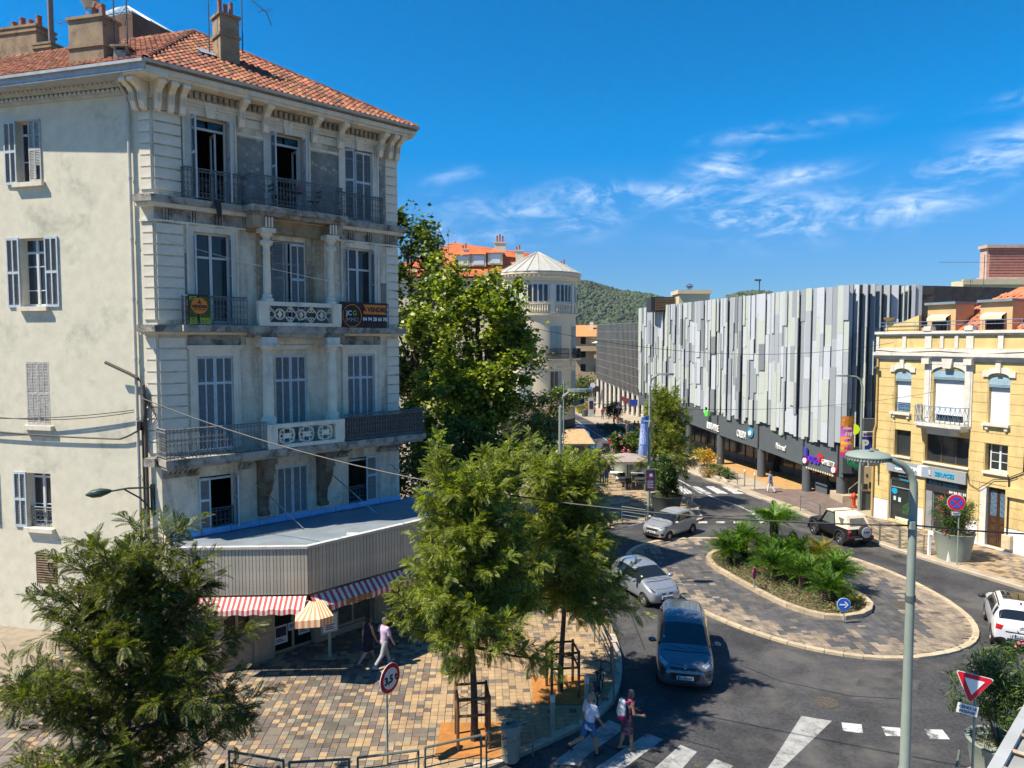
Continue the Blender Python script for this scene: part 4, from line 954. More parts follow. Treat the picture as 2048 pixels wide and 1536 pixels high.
for k,(a,b,z0,z1,lab)in enumerate(((.76,1.24,.45,1.10,'portrait poster with a dark picture on the left brasserie door'),(1.28,1.52,.82,1.10,'small blue notice stuck beside the larger door poster'),(1.66,2.12,.55,1.02,'blue landscape poster on the right brasserie door leaf'))):
 p=thing('poster',lab,'poster',S(a,-.09,z0));b_=MB(T=S);b_.box(a,b,-.093,-.085,z0,z1);b_.build('sheet',PAPER,p)
 b_=MB(T=S);b_.box(a+.04,b-.04,-.085,-.082,z0+(z1-z0)*.38,z1-.06);b_.build('picture',(DKP,BLUEP,BLUEP)[k],p)
 b_=MB(T=S);b_.box(a+.06,b-.1,-.085,-.082,z0+.08,z0+.11);b_.box(a+.06,b-.2,-.085,-.082,z0+.14,z0+.17);b_.build('print_line',DKP,p)
# --------- yellow building on the right
YB=Fac((22.7,44.1),157.1);YW=13.0
YEL=thing('yellow_townhouse','yellow rendered townhouse with white parapet, small balcony and dark shop','building',YB.O)
YM=mat('yellow_render',(.60,.45,.195),.85,var=.10,scale=1.2,bump=.15,bscale=40,dirt=(.33,.24,.11),dscale=1.1,damt=.75,streak=True)
WT=mat('white_trim',(.60,.57,.50),.75,var=.08,dirt=(.40,.37,.31),dscale=1.5,damt=.4)
PRV=mat('blue_grey_pelmet',(.27,.38,.43),.6,var=.1)
YH_=[(1.30,2.36,6.82,9.30),(3.76,5.58,6.45,9.45),(6.92,8.02,6.72,9.25),(10.2,11.4,6.8,9.3),(1.36,2.45,4.18,5.76),(3.36,5.96,4.12,5.74),(6.85,8.03,4.16,5.62),(1.10,2.46,.22,3.15),(3.46,5.94,.12,3.15),(6.66,8.0,.12,3.32)]
w=MB(T=YB);w.holes(0,YW,0,10.2,YH_,0,.35);w.build('front_wall',YM,YEL)
w=MB();P=[YB(YW,0,0),YB(YW,-12,0),YB(0,-12,0),YB(0,0,0)]
for p,q in zip(P,P[1:]):w.face([(p.x,p.y,0),(q.x,q.y,0),(q.x,q.y,10.4),(p.x,p.y,10.4)])
w.face([(q.x,q.y,10.3)for q in P]);w.build('rear_wall',YM,YEL)
w=MB(T=YB)
for z in(3.95,5.95):w.box(.1,YW-.1,-9,-.4,z,z+.1)
w.build('floor_slab',ROOM,YEL)
nrow=16;h=(9.95-1.35)/nrow
for r_ in range(nrow):
 z0,z1=1.35+r_*h,1.35+(r_+1)*h-.022;segs=[(0.0,YW)]
 for(a,b,c,d)in YH_+[(0.95,5.98,3.14,3.95)]:
  if c<z1 and d>z0:
   ns=[]
   for(p,q)in segs:
    if p<a-.04:ns.append((p,min(q,a-.04)))
    if q>b+.04:ns.append((max(p,b+.04),q))
   segs=ns
 for p,q in segs:
  if q-p>.05:b_=MB(T=YB);b_.box(p,q,.002,.03,z0,z1);b_.build('stone_course',YM,YEL)
for p,q in((-.02,1.05),(2.5,3.4),(6.0,6.6),(8.05,YW)):w=MB(T=YB);w.box(p,q,.003,.045,0,1.3);w.build('white_plinth',WHITE,YEL)
w=MB(T=YB);w.box(-.1,YW,.0,.32,10.22,10.42);w.box(-.1,YW,.0,.22,10.10,10.22);w.box(-.06,YW,.002,.10,9.97,10.10);w.box(-.08,YW,.0,.22,11.50,11.66);w.box(-.06,YW,.0,.12,11.40,11.50);w.box(-.06,YW,.0,.1,10.42,10.66);w.build('cornice',WT,YEL)
w=MB(T=YB);w.box(-.04,YW,-.25,.03,10.42,11.46);w.build('parapet_panel',YM,YEL)
for u,q in((.06,.10),(1.88,.12),(3.42,.2),(4.25,.1),(5.1,.1),(5.86,.2),(7.5,.14),(9.3,.2)):
 w=MB(T=YB);w.box(u-q,u+q,.031,.115,10.66,11.40)
 if q>.15:w.box(u-q-.04,u+q+.04,-.2,.26,11.66,11.84);w.box(u-q-.02,u+q+.02,-.15,.22,11.84,11.92)
 w.build('parapet_post',WT,YEL)
def pedim(a,b,z,rise):
 w=MB(T=YB);m_=(a+b)/2;hw=(b-a)/2;P=[(m_-hw-.30,z-.10),(m_-hw-.30,z+.20)]+[(m_+(hw+.06)*math.cos(t),z+.20+rise*math.sin(t))for t in np.linspace(math.pi,0,9)]+[(m_+hw+.30,z+.20),(m_+hw+.30,z-.10),(m_+hw,z-.10)]+[(m_+hw*math.cos(t),z-.1+rise*math.sin(t))for t in np.linspace(0,math.pi,9)]+[(m_-hw,z-.1)]
 n=len(P)//2;w.prism(P,.031,.12,ax=1);w.box(m_-.13,m_+.13,.12,.2,z+rise*.55,z+rise+.42);w.build('pediment',WT,YEL)
pedim(1.30,2.36,9.34,.22);pedim(6.92,8.02,9.28,.22);pedim(10.2,11.4,9.34,.22)
w=MB(T=YB)
for u in(3.25,5.66):w.box(u,u+.42,.031,.10,6.4,9.75);w.box(u+.08,u+.34,.10,.14,6.7,9.4)
w.box(3.25,6.08,.031,.10,9.76,9.96);w.prism([(3.68,9.2)]+[(4.67+.99*math.cos(t),9.3+.36*math.sin(t))for t in np.linspace(math.pi,0,9)]+[(5.66,9.2),(5.66,9.75),(3.68,9.75)],.031,.09,ax=1);w.prism([(4.45,9.55),(4.9,9.55),(5.0,10.1),(4.36,10.1)],.1,.24,ax=1)
for u in(3.22,5.70):w.box(u,u+.46,.10,.36,9.78,10.1)
w.build('door_surround',WT,YEL)
ROLL=mat('roller_shutter_white',(.66,.68,.70),.55,var=.04)
for k,(a,b,z0,z1)in enumerate(YH_):
 if k<4:
  wf=MB(T=YB);wf.box(a,a+.07,-.30,-.22,z0,z1);wf.box(b-.07,b,-.30,-.22,z0,z1);wf.box(a,b,-.30,-.24,z0,z0+.07);wf=wf.build('window',WFRAME,YEL)
  g=MB(T=YB);g.box(a,b,-.32,-.31,z0,z1);g.build('pane',GLASS,wf)
  zb_=z0+(.58,.45,.0,.5)[k];n=int((z1-zb_-.5)/.075);sl_=MB(T=YB)
  for j in range(n):z=zb_+j*.075;sl_.box(a+.02,b-.02,-.20,-.185,z,z+.066)
  sl_.build('roller_blind',ROLL,wf)
  pv=MB(T=YB);hh=.62 if k!=1 else .55;pv.box(a,b,-.10,-.02,z1-hh,z1);
  for q in range(6 if k!=1 else 0):x0=a+.1+(b-a-.2)*q/6;pv.box(x0,x0+.08,-.02,-.008,z1-hh+.15,z1-.2)
  for q in range(3):pv.box(a,b,-.02,.0,z1-hh+.02+q*.06,z1-hh+.05+q*.06)
  pv.build('pelmet',PRV,wf)
  if k!=1:s2=MB(T=YB);s2.box(a-.22,b+.1,.0,.22,z0-.14,z0);s2.box(a-.05,a+.1,.03,.15,z0-.34,z0-.14);s2.box(b-.15,b,.03,.15,z0-.34,z0-.14);s2.build('sill',WT,wf)
  if k==0:railing(wf,YB,[(a+.06,-.12),(b-.06,-.12)],z0+.02,z0+.5,m=mat('blue_iron',(.13,.24,.36),.5),pitch=.14)
 elif k<6:
  n=1 if k==4 else 3;fm=MB(T=YB);fm.box(a,b,-.28,-.22,z0,z0+.06);fm.box(a,b,-.28,-.22,z1-.06,z1)
  for q in range(n+1):u=a+(b-a)*q/n;fm.box(max(a,u-.03),min(b,u+.03),-.28,-.22,z0+.06,z1-.06)
  wf=fm.build('window',mat('brown_aluminium',(.10,.075,.055),.4),YEL);g=MB(T=YB);g.box(a,b,-.26,-.25,z0,z1);g.build('pane',GLASS,wf)
  s2=MB(T=YB);s2.box(a-.1,b+.06,.0,.1,z0-.1,z0-.002);s2.build('sill',WT,wf)
 elif k==6:
  french_window(YEL,YB,a+.12,b,z0,z1,o=-.28,transom=.97,rails=(.35,.68));s2=MB(T=YB);s2.box(a-.05,b+.1,.03,.16,z0-.14,z0-.002);s2.build('sill',WT,YEL)
BIR=mat('blue_iron',(.13,.24,.36),.5)
w=MB(T=YB);P=[(3.05,.03),(3.15,.75),(3.6,.95),(5.5,.95),(5.95,.75),(6.05,.03)]
w.prism(P,6.28,6.44);w.prism([(p[0]*.94+.27,p[1]*.8)for p in P],6.10,6.28);w.prism([(p[0]*.6+1.8,p[1]*.5)for p in P],5.80,6.10);yb=w.build('balcony',WT,YEL)
w=MB(T=YB);pp=[(3.12,.05),(3.2,.72),(3.62,.9),(5.48,.9),(5.88,.72),(5.98,.05)]
for(p,q)in zip(pp,pp[1:]):
 for z in(6.52,7.42):w.tube([(*p,z),(*q,z)],.022,4)
 L_=math.hypot(q[0]-p[0],q[1]-p[1]);n=max(2,int(L_/.3))
 for k in range(n+1):
  t=k/n;x,y=p[0]+(q[0]-p[0])*t,p[1]+(q[1]-p[1])*t;w.tube([(x,y,6.45),(x,y,7.42)],.013,4)
  if k<n:x2,y2=p[0]+(q[0]-p[0])*(k+1)/n,p[1]+(q[1]-p[1])*(k+1)/n;w.tube([(x,y,6.52),(x2,y2,7.42)],.012,3);w.tube([(x,y,7.42),(x2,y2,6.52)],.012,3)
w.build('railing',BIR,yb)
SGREY=mat('shop_sign_grey',(.27,.30,.32),.5,var=.03);ANTH=mat('anthracite_panel',(.035,.037,.04),.45,var=.05)
w=MB(T=YB);w.box(1.0,5.95,.031,.16,3.20,3.86);w.build('shop_sign',SGREY,YEL)
CYAN=mat('cyan_letters',(.01,.30,.50),.45,var=0)
def ytext(txt,u,z,size,m,o=.165,bold=.015,ext=.02,sx=1.0):text_obj(txt,'lettering',m,YEL,lambda x,y,zz:YB(u+x,o+zz,z+y),size,ext,bold,sx=sx)
ytext('OPTIM\'HOME',2.25,3.42,.32,WHITE,.18,.008,.02,.88);ytext('SERVICES',4.15,3.42,.32,CYAN,.18,.010,.02,.88)
lg=MB(T=YB);lg.prism([(1.62,3.52),(1.62,3.66),(1.74,3.80),(1.92,3.82),(2.08,3.74),(2.12,3.52)],.165,.185,ax=1);lg.build('house_logo',CYAN,YEL)
lg=MB(T=YB);lg.prism([(1.6,3.36),(2.1,3.36),(2.1,3.47),(1.6,3.47)],.165,.185,ax=1);lg.prism([(1.72,3.28),(1.86,3.36),(1.74,3.36)],.165,.18,ax=1);lg.build('logo_base',WHITE,YEL)
w=MB(T=YB)
w.box(1.1,2.46,-.2,-.12,2.62,3.15);w.box(3.46,5.94,-.2,-.1,2.42,3.15);w.build('dark_header',ANTH,YEL)
ytext('Services',1.62,2.92,.17,WHITE,-.118,.004,.004);ytext('Developpement',1.72,2.70,.15,CYAN,-.118,.004,.004)
ytext('Aide a domicile',3.62,2.86,.26,CYAN,-.098,.004,.004,1.1);ytext('04 94 01 01 01',4.85,2.50,.21,WHITE,-.098,.008,.004)
fm=MB(T=YB)
for u in(1.1,2.42):fm.box(u,u+.05,-.2,-.1,.22,2.62)
fm.box(1.1,2.46,-.2,-.1,2.2,2.25);fm.box(3.46,3.85,-.25,-.1,.12,2.42)
for u in(3.85,4.95,5.88):fm.box(u,u+.05,-.25,-.18,.12,2.42)
wf=fm.build('shop_window',mat('grey_aluminium',(.25,.26,.27),.4),YEL)
for q in((1.1,2.46,-.17,-.16,.22,2.62),(3.85,5.94,-.23,-.22,.12,2.42)):g=MB(T=YB);g.box(*q);g.build('pane',mat('shop_glass',(.025,.03,.03),.07,var=0,spec=.6),wf)
st=MB(T=YB);c=YB(1.33,-.14,2.0);st.prism([(1.36+.2*math.cos(t),1.98+.2*math.sin(t))for t in np.linspace(0,2*math.pi,20)[:-1]],-.155,-.148,ax=1);st.build('round_sticker',CYAN,wf)
st=MB(T=YB);st.box(1.62,1.8,-.155,-.15,1.35,1.62);st.box(1.3,1.46,-.155,-.15,1.4,1.65);st.box(1.45,2.4,-.155,-.15,.24,.42);st.build('notice',mat('pale_notice',(.5,.58,.55),.6),wf)
st=MB(T=YB)
for k in range(40):a=random.uniform(1.9,2.35);z=random.uniform(.6,1.3);st.face(((a,-.152,z),(a+.12,-.152,z+.05),(a+.05,-.152,z+.14)))
st.build('window_plant',mat('shop_plant',(.05,.14,.04),.6),wf)
DOORM=mat('dark_carved_wood',(.065,.032,.018),.5,var=.25,scale=5)
w=MB(T=YB);w.box(6.66,7.0,-.36,-.005,.12,3.3);w.build('door_reveal',WT,YEL)
w=MB(T=YB);w.box(7.0,7.99,-.30,-.24,.15,3.28)
for u in(7.05,7.54):
 w.box(u,u+.04,-.24,-.21,.2,3.2);w.box(u+.4,u+.44,-.24,-.21,.2,3.2)
 for z in(.25,.62,1.0,1.38):w.box(u+.08,u+.36,-.24,-.215,z,z+.26)
dr=w.build('entrance_door',DOORM,YEL)
w=MB(T=YB)
for u in(7.10,7.60):
 g2=MB(T=YB);g2.box(u,u+.33,-.238,-.228,1.75,3.1);g2.build('pane',mat('door_glass',(.10,.14,.18),.2,var=.3,scale=8),dr)
 for k in range(4):w.ring((u+.16,-.22,1.95+k*.3),.12,.014,10,k=3);w.tube([(u+.02,-.22,1.8+k*.3),(u+.3,-.22,2.08+k*.3)],.01,3)
w.build('door_grille',BIR,dr)
w=MB(T=YB);w.box(6.6,8.1,-.1,.25,.0,.14);w.build('doorstep',WT,YEL)
w=MB(T=YB);w.box(8.06,8.5,.05,.3,.3,1.0);w.build('meter_box',mat('cream_box',(.55,.46,.30),.6),YEL)
w=MB(T=YB);w.box(8.1,YW,.031,.18,3.0,3.5);w.box(9.0,11.5,.03,.25,2.3,2.5);w.build('wall_band',YM,YEL)
w=MB(T=YB);w.tube([(.12,.12,10.3),(.12,.12,5.9),(.02,.16,5.5),(.02,.16,.1)],.06,7);w.build('downpipe',mat('ochre_pipe',(.50,.34,.12),.6),YEL)
w=MB(T=YB);w.tube([(8.2,.1,0.3),(8.2,.1,4.0),(8.9,.1,4.4),(9.0,.1,10)],.035,5);w.tube([(0,.2,10.52),(2,.22,10.40),(4,.2,10.5),(6.5,.22,10.38),(9,.2,10.5),(12.5,.2,10.4)],.03,4);w.tube([(6.0,.1,3.95),(6.1,.1,3.3),(6.6,.1,3.1),(7.4,.1,3.75),(8.2,.1,3.9),(8.6,.1,4.1)],.02,4);w.build('wall_cable',BLACK,YEL)
w=MB(T=YB);w.tube([(-.05,.1,9.5),(.25,.3,9.45)],.05,6);w.box(.05,.3,.2,.42,9.4,9.5);w.build('floodlight',DARKG,YEL)
ro=MB(T=YB);ro.face(((2.0,-.5,11.2),(YW,-.5,11.2),(YW,-5,14.2),(5.2,-5,14.2)))
ro.face(((2.0,-.5,11.2),(5.2,-5,14.2),(3,-9,11.2)));yroof=ro.build('tiled_roof',mat('bright_terracotta',(.46,.15,.07),.85,var=.15,scale=3),YEL)
TB=MB();YT=mat('bright_roof_tile',(.47,.16,.075),.85,var=.15,isl=.2)
nY=(YB(0,-5,14.2)-YB(0,-.5,11.2)).cross(YB.d).normalized();nY=nY if nY.z>0 else-nY
cnt=0;tme=None;rY=(YB(0,-5,14.2)-YB(0,-.5,11.2)).normalized();eY=YB.d if YB.d.cross(rY).z>0 else-YB.d
M0=Matrix((eY,rY,eY.cross(rY))).transposed()
for j in range(11):
 for i in range(26):
  u=2.3+j*.25+i*.36
  if u>10.4:continue
  P=YB(u,-.5,11.24)+rY*(j*.42)+nY*.03
  if tme is None:ob=tile_mesh(.36,.42).build('roof_tile',YT,yroof);tme=ob.data;ob.location=P-YB.O;ob.rotation_euler=M0.to_euler()
  else:inst(tme,'roof_tile',yroof,P-YB.O,M0.to_euler())
for(u0,u1)in((2.62,4.34),(5.74,7.45),(9.2,10.9)):
 w=MB(T=YB);w.box(u0,u1,-2.4,-.85,11.0,13.18);dm=w.build('dormer',mat('ochre_dormer',(.55,.37,.19),.85,var=.06),YEL)
 w=MB(T=YB);w.box(u0-.08,u1+.08,-2.6,-.65,13.18,13.32);w.build('zinc_cap',mat('grey_zinc',(.19,.24,.27),.5),dm)
 w=MB(T=YB);w.box(u0+.4,u1-.45,-.85,-.84,11.3,12.5);w.build('pane',GLASS,dm)
 w=MB(T=YB);w.box(u0+.38,u0+.44,-.85,-.80,11.3,12.5);w.box(u1-.49,u1-.43,-.85,-.8,11.3,12.5);w.box((u0+u1)/2-.03,(u0+u1)/2+.03,-.85,-.8,11.3,12.5);w.build('frame',DOORM,dm)
 w=MB(T=YB);w.face(((u0+.25,-.84,12.62),(u1-.3,-.84,12.62),(u1-.3,-.45,12.42),(u0+.25,-.45,12.42)));w.face(((u0+.25,-.45,12.42),(u1-.3,-.45,12.42),(u1-.3,-.44,12.25),(u0+.25,-.44,12.25)));w.build('dormer_awning',CRM,dm)
w=MB(T=YB)
for z in(12.0,12.2):w.tube([(.1,-.1,z),(YW,-.1,z)],.02,4)
for u in np.arange(.4,YW,2.0):w.tube([(u,-.1,11.6),(u,-.1,12.2)],.02,4)
w.build('roof_rail',mat('blue_grey_rail',(.15,.2,.3),.5),YEL)
w=MB(T=YB);w.prism([(.2,-.3),(.7,-.3),(3.2,-.3-3),(2.7,-.3-3)],10.4,11.9);w.prism([(-.04,11.46),(.35,11.46),(.35,12.35),(1.0,12.1),(2.5,12.6),(2.5,11.46)],-.5,-.28,ax=1);w.build('gable_scroll',YM,YEL)
w=MB();p=YB(.55,-.2,0);w.lathe([(.12,12.3),(.3,12.45),(.34,12.52),(.1,12.52)],(p.x,p.y,0),10);w.build('stone_urn',YM,YEL)
# --------- car park with the panelled front
PK=thing('car_park_building','curved car park and shops clad in white and grey vertical metal panels','building',(21,55,0))
PKP=[(14.5,80.5),(14.96,78.1),(17.3,67.9),(18.9,61),(20.3,56.2),(21.3,51.7),(22.1,49.6),(22.6,48.0)]
pk=[Vector((q[0],q[1]))for q in smooth_poly(PKP,1,closed=False)]
def arc(path):
 L_=[0]
 for p,q in zip(path,path[1:]):L_.append(L_[-1]+(q-p).length)
 return L_
PL=arc(pk);PTOT=PL[-1]
def pkat(s_,o=0.0):
 s_=max(0,min(PTOT-1e-4,s_));i=max(k for k in range(len(PL))if PL[k]<=s_);i=min(i,len(pk)-2)
 d=(pk[i+1]-pk[i]).normalized();p=pk[i]+d*(s_-PL[i]);n=Vector((d.y,-d.x));n=-n if n.x>0 else n
 return p+n*o,d,n
def s_of_y(y):
 best=min(range(600),key=lambda k:abs(pkat(k*PTOT/600)[0].y-y));return best*PTOT/600
zb_of=lambda y:3.85+(y-48)*.055;zf_of=lambda y:1.78+.068*(y-48)
PANC=[mat('panel_white',(.47,.50,.53),.4,var=.03,metal=.0),mat('panel_pale_green',(.44,.475,.43),.4,var=.03),mat('panel_silver',(.34,.37,.395),.4,var=.03),mat('panel_grey',(.27,.30,.32),.45,var=.03),mat('panel_dark',(.19,.21,.225),.45,var=.03)]
rnd=random.Random(12);s_=0.15;cnt=0;restp=MB();pcache={}
def panel(P,ang,w_,z0,z1,mi,th=.07):
 global cnt
 key=(round(w_,1),round(z1-z0,1),mi)
 if cnt<300:
  if key not in pcache:b=lbox(w_,th,z1-z0,.0);ob=b.build('facade_panel',PANC[mi],PK);pcache[key]=ob.data
  else:ob=inst(pcache[key],'facade_panel',PK,(0,0,0))
  ob.location=Vector((P.x,P.y,(z0+z1)/2))-Vector((21,55,0));ob.rotation_euler=(0,0,ang);cnt+=1
 else:
  restp.cm=mi;ca,sa=math.cos(ang),math.sin(ang);restp.T=lambda x,y,z:(P.x+x*ca-y*sa,P.y+x*sa+y*ca,z)
  restp.box(-w_/2,w_/2,-th/2,th/2,z0,z1);restp.T=None
cols=[]
while s_<PTOT-.1:
 w_=rnd.choice((.2,.25,.3,.35,.42,.5,.62));cols.append((s_+w_/2,w_));s_+=w_+rnd.choice((.0,.0,.02,.12))
cols=cols[::-1]
for k,(sc,w_)in enumerate(cols):
 p,d,n=pkat(sc);zt=14.85+rnd.uniform(-.02,.02);zb=zb_of(p.y)+rnd.uniform(-.35,.35);H=zt-zb
 cuts=sorted(rnd.uniform(-.05,.05)+q for q in((.2,.42,.62,.82)if rnd.random()<.6 else(.3,.52,.78)));z=zt;base=rnd.choice((0,0,1,1,0,1,0,1,2,2,3));yaw=rnd.uniform(-.12,.12);off=rnd.choice((.08,.14,.22))
 for q in cuts+[1.0]:
  z2=zt-H*min(1,q);mi=rnd.choice((0,1,2,0,1))if base<3 and rnd.random()<.8 else rnd.choice((2,2,3,3,4))
  off+=rnd.choice((-.08,0,0,.08));off=max(.04,min(.34,off))
  P=p+n*off;panel(P,math.atan2(d.y,d.x)+yaw,w_+.03,z2+.01,z,mi);z=z2
END=pk[-1];x=.2
while x<5.6:
 w_=rnd.choice((.16,.25,.35,.5));zt=14.9+rnd.uniform(-.05,.06);zb=3.6+rnd.uniform(-.3,.7)+(2.2 if x>2.2 else 0);yaw=rnd.choice((-.2,-.7,-1.0,-1.25,-.5));z=zt
 for q in(.28,.5,.72,1.0):
  z2=zt-(zt-zb)*(q+rnd.uniform(-.05,.05)*(q<1));panel(Vector((END.x+x,END.y+.1+x*.12+rnd.uniform(-.1,.15))),yaw,w_+.08,z2,z,rnd.choice((0,0,0,2,3,1)));z=z2
 x+=w_+rnd.uniform(.1,.3)
if restp.f:restp.build('facade_panels',PANC,PK)['kind']='stuff'
GRF=mat('slate_grey_fascia',(.085,.10,.108),.6,var=.06,scale=1.5)
def strip(name,o,z0f,z1f,m,n=60,s0=0.0,s1=None,thick=None):
 b=MB();s1=PTOT if s1 is None else s1;prev=None
 for k in range(n+1):
  p,d,nn=pkat(s0+(s1-s0)*k/n,o);c=(Vector((p.x,p.y,z0f(p.y))),Vector((p.x,p.y,z1f(p.y))))
  if prev:b.face([prev[0],c[0],c[1],prev[1]])
  if prev and thick:t=Vector((nn.x,nn.y,0))*-thick;b.face([prev[0],c[0],c[0]+t,prev[0]+t])
  prev=c
 return b.build(name,m,PK)
strip('backing_wall',-.06,lambda y:zb_of(y)-.5,lambda y:14.7,mat('dark_backing',(.12,.135,.145),.7))
strip('fascia',.02,zf_of,lambda y:zb_of(y)+.7,GRF,thick=.5)
strip('shop_glazing',-3.0,lambda y:.1,lambda y:zf_of(y)+.3,mat('arcade_glass',(.022,.024,.026),.1,var=.3,scale=.6,spec=.6),n=40)
strip('shop_base',-2.95,lambda y:.1,lambda y:.75 if y>53.5 else .11,GRF,n=40)
strip('arcade_ceiling',.0,lambda y:zf_of(y)+.02,lambda y:zf_of(y)+.05,GRF,thick=3.2)
b=MB()
for k in range(24):
 p,d,n=pkat(PTOT*(k+.5)/24,-2.96);b.tube([(p.x,p.y,.1),(p.x,p.y,zf_of(p.y)+.1)],.04,4)
b.build('shop_mullion',ANTH,PK)['kind']='stuff'
for y in(75,69,63.1,57.2,51.6,48.4):
 p,d,n=pkat(s_of_y(y),-.30);b=MB();b.lathe([(.34,.1),(.34,zf_of(y)+.1)],(p.x,p.y,0),16);b.build('column',GRF,PK,smooth=True)
 q,d,n=pkat(s_of_y(y),.03);b=MB();b.box(q.x-.06,q.x+.06,q.y-.06,q.y+.06,zf_of(y),zb_of(y)+.4);b.build('fascia_joint',ANTH,PK)
b=MB();rb_=pk+[END+Vector((6.5,1.2)),Vector((30,60)),Vector((28,82))]
b.face([(q.x,q.y,14.3)for q in rb_]);b.build('flat_roof',mat('roof_gravel',(.2,.2,.19),.9),PK)
b=MB();pts_=[END+Vector((0,.3)),END+Vector((6.5,1.2)),Vector((32,50)),Vector((40,52)),Vector((40,70)),Vector((28,82))]
for p,q in zip(pts_,pts_[1:]):b.face([(p.x,p.y,0),(q.x,q.y,0),(q.x,q.y,14.9),(p.x,p.y,14.9)])
b.build('side_wall',mat('dark_side_wall',(.075,.072,.07),.8,var=.2),PK)
def pktext(txt,s0,z,size,m,bold=.012,sx=1.0,ext=.04,shear=0.0):
 def T(x,y,zz):
  p,d,n=pkat(s0+x,.10+zz);return Vector((p.x,p.y,z+(zf_of(p.y)-zf_of(pkat(s0)[0].y))+y))
 return text_obj(txt,'lettering',m,PK,T,size,ext,bold,sx=sx,shear=shear)
def s_px(x,y,o=.06):
 best=None
 for k in range(400):
  s0=PTOT*k/400;p,d,n=pkat(s0,o);u=p.x/(p.y*CP)if False else p.x/p.y
  r_=ray(x,y);e=abs(u-r_.x/r_.y)
  if best is None or e<best[0]:best=(e,s0,CH+r_.z*p.y/r_.y)
 return best[1],best[2]
for txt,px0,px1,py,sz,m_,kw in(('LIBRAIRIE',1500,1446,849,.85,WHITE,{}),('OLBIA',1474,1496,865,.85,WHITE,{}),('Marionnaud',1553,1577,890,.62,WHITE,dict(shear=.25)),('INDIGO',1614,1641,913,.72,None,{}),('GAMBETTA',1645,1669,922,.50,WHITE,{})):
 if txt=='LIBRAIRIE':px0,px1=1415,1447
 sa,za=s_px(px0,py);sb,zb2=s_px(px1,py);L_=abs(sb-sa);dummy=len(txt)*sz*.62
 m_=m_ or mat('purple_letters',(.09,.03,.42),.4,var=0,emis=.25)
 pktext(txt,sa,za-sz*.35-(0 if txt!='INDIGO' else .05),sz,m_,bold=.0,sx=L_/dummy,**kw)
def pkdisc(px,py,r_,m_,name,o=.08,r2=None):
 s0,z=s_px(px,py);p,d,n=pkat(s0,o);b=MB();P=[]
 for k in range(18):
  a=k*math.pi/9;P.append(Vector((p.x+d.x*r_*math.cos(a),p.y+d.y*r_*math.cos(a),z+r_*math.sin(a))))
 t=Vector((n.x,n.y,0))*.05;b.face([q+t for q in P])
 for k in range(18):b.face([P[k],P[(k+1)%18],P[(k+1)%18]+t,P[k]+t])
 b.build(name,m_,PK)
SRED=mat('sign_red',(.55,.015,.02),.4,var=.03)
pkdisc(1502,865,.40,mat('logo_blue',(.03,.25,.45),.4),'round_logo');pkdisc(1501.5,866,.20,WHITE,'logo_core',.14)
pkdisc(1641,916,.30,SRED,'logo_ring');pkdisc(1641,916,.12,GRF,'logo_core',.14)
for px,py in((1612,921),(1668.5,940)):pkdisc(px,py,.27,SRED,'height_limit_sign');pkdisc(px,py,.19,WHITE,'sign_face',.14)
s0,z=s_px(1614,903);p,d,n=pkat(s0-.1,.1);b=MB();b.box(p.x-.05,p.x+.05,p.y-.3,p.y+.3,z-.35,z+.3);b.build('square_logo',mat('logo_violet',(.05,.06,.35),.4),PK)
pkdisc(1425-5,826,.28,mat('green_neon',(.05,.55,.03),.4,emis=.6),'pharmacy_light',.4)
s0,s1=s_of_y(51.2),s_of_y(48.7);b=MB();n_=24
for k in range(n_):
 b.cm=k%2;p,d,n=pkat(s0+(s1-s0)*k/n_,.12);q,_,_=pkat(s0+(s1-s0)*(k+1)/n_,.12);z=zf_of(p.y)+.02
 b.face([(p.x,p.y,z-.14),(q.x,q.y,z-.14),(q.x,q.y,z),(p.x,p.y,z)])
b.build('striped_valance',[CRM,mat('valance_dark',(.15,.13,.1),.8)],PK)
strip('counter_wall',-.8,lambda y:.1,lambda y:.85,GRF,n=8,s0=s_of_y(51.4),s1=s_of_y(50.2))
b=MB();b.box(23.3,24.3,46.6,47.0,.1,3.6);b.box(23.6,24.6,47.4,47.8,3.4,5.9);b.build('entrance_pier',GRF,PK)
b=MB();b.box(22.4,24.3,47.6,49.5,.1,.62);b.build('landing',mat('landing_stone',(.42,.34,.24),.85,var=.15),PK)
for k in range(3):b=MB();b.box(23.1,24.0,46.5+k*.36,46.86+k*.36,.1,.24+k*.16);b.build('step',mat('ochre_step',(.50,.38,.16),.8,var=.15),PK)
b=MB();b.tube([(23.0,48.0,1.0),(23.4,47.3,1.75),(24.2,47.0,2.2)],.03,5);b.tube([(23.0,48,.6),(23.0,48,1.0)],.025,5);b.build('stair_handrail',CHROME,PK)
text_obj('Carrefour city','lettering',mat('shop_green',(.02,.30,.13),.4,var=0),PK,lambda x,y,z:Vector((22.75+x*.34,47.75-z,2.75+y-x*.12)),.5,.03,.02)
b=MB();b.prism([(24.05+.24*math.cos(t),2.45+.24*math.sin(t))for t in np.linspace(0,6.28,14)[:-1]],47.62,47.7,ax=1);b.build('round_logo',mat('shop_green',(.02,.30,.13),.4),PK)
b=MB();b.box(22.5,24.5,47.9,48.3,2.1,3.9);b.build('fascia_return',GRF,PK)
b=MB();p=atY(1388,590,72);b.box(p.x-1.5,p.x+1.6,72,75,13.5,16.3);b.box(p.x-1.65,p.x+1.75,71.8,75.2,15.9,16.3);rb2=b.build('roof_plant_room',mat('cream_plant_room',(.56,.49,.33),.8,var=.05),PK)
b=MB();b.lathe([(.22,16.3),(.22,16.6),(.38,16.7),(.38,16.85),(.1,17.0)],(p.x-.2,73,0),10);b.build('roof_cowl',CHROME,PK)
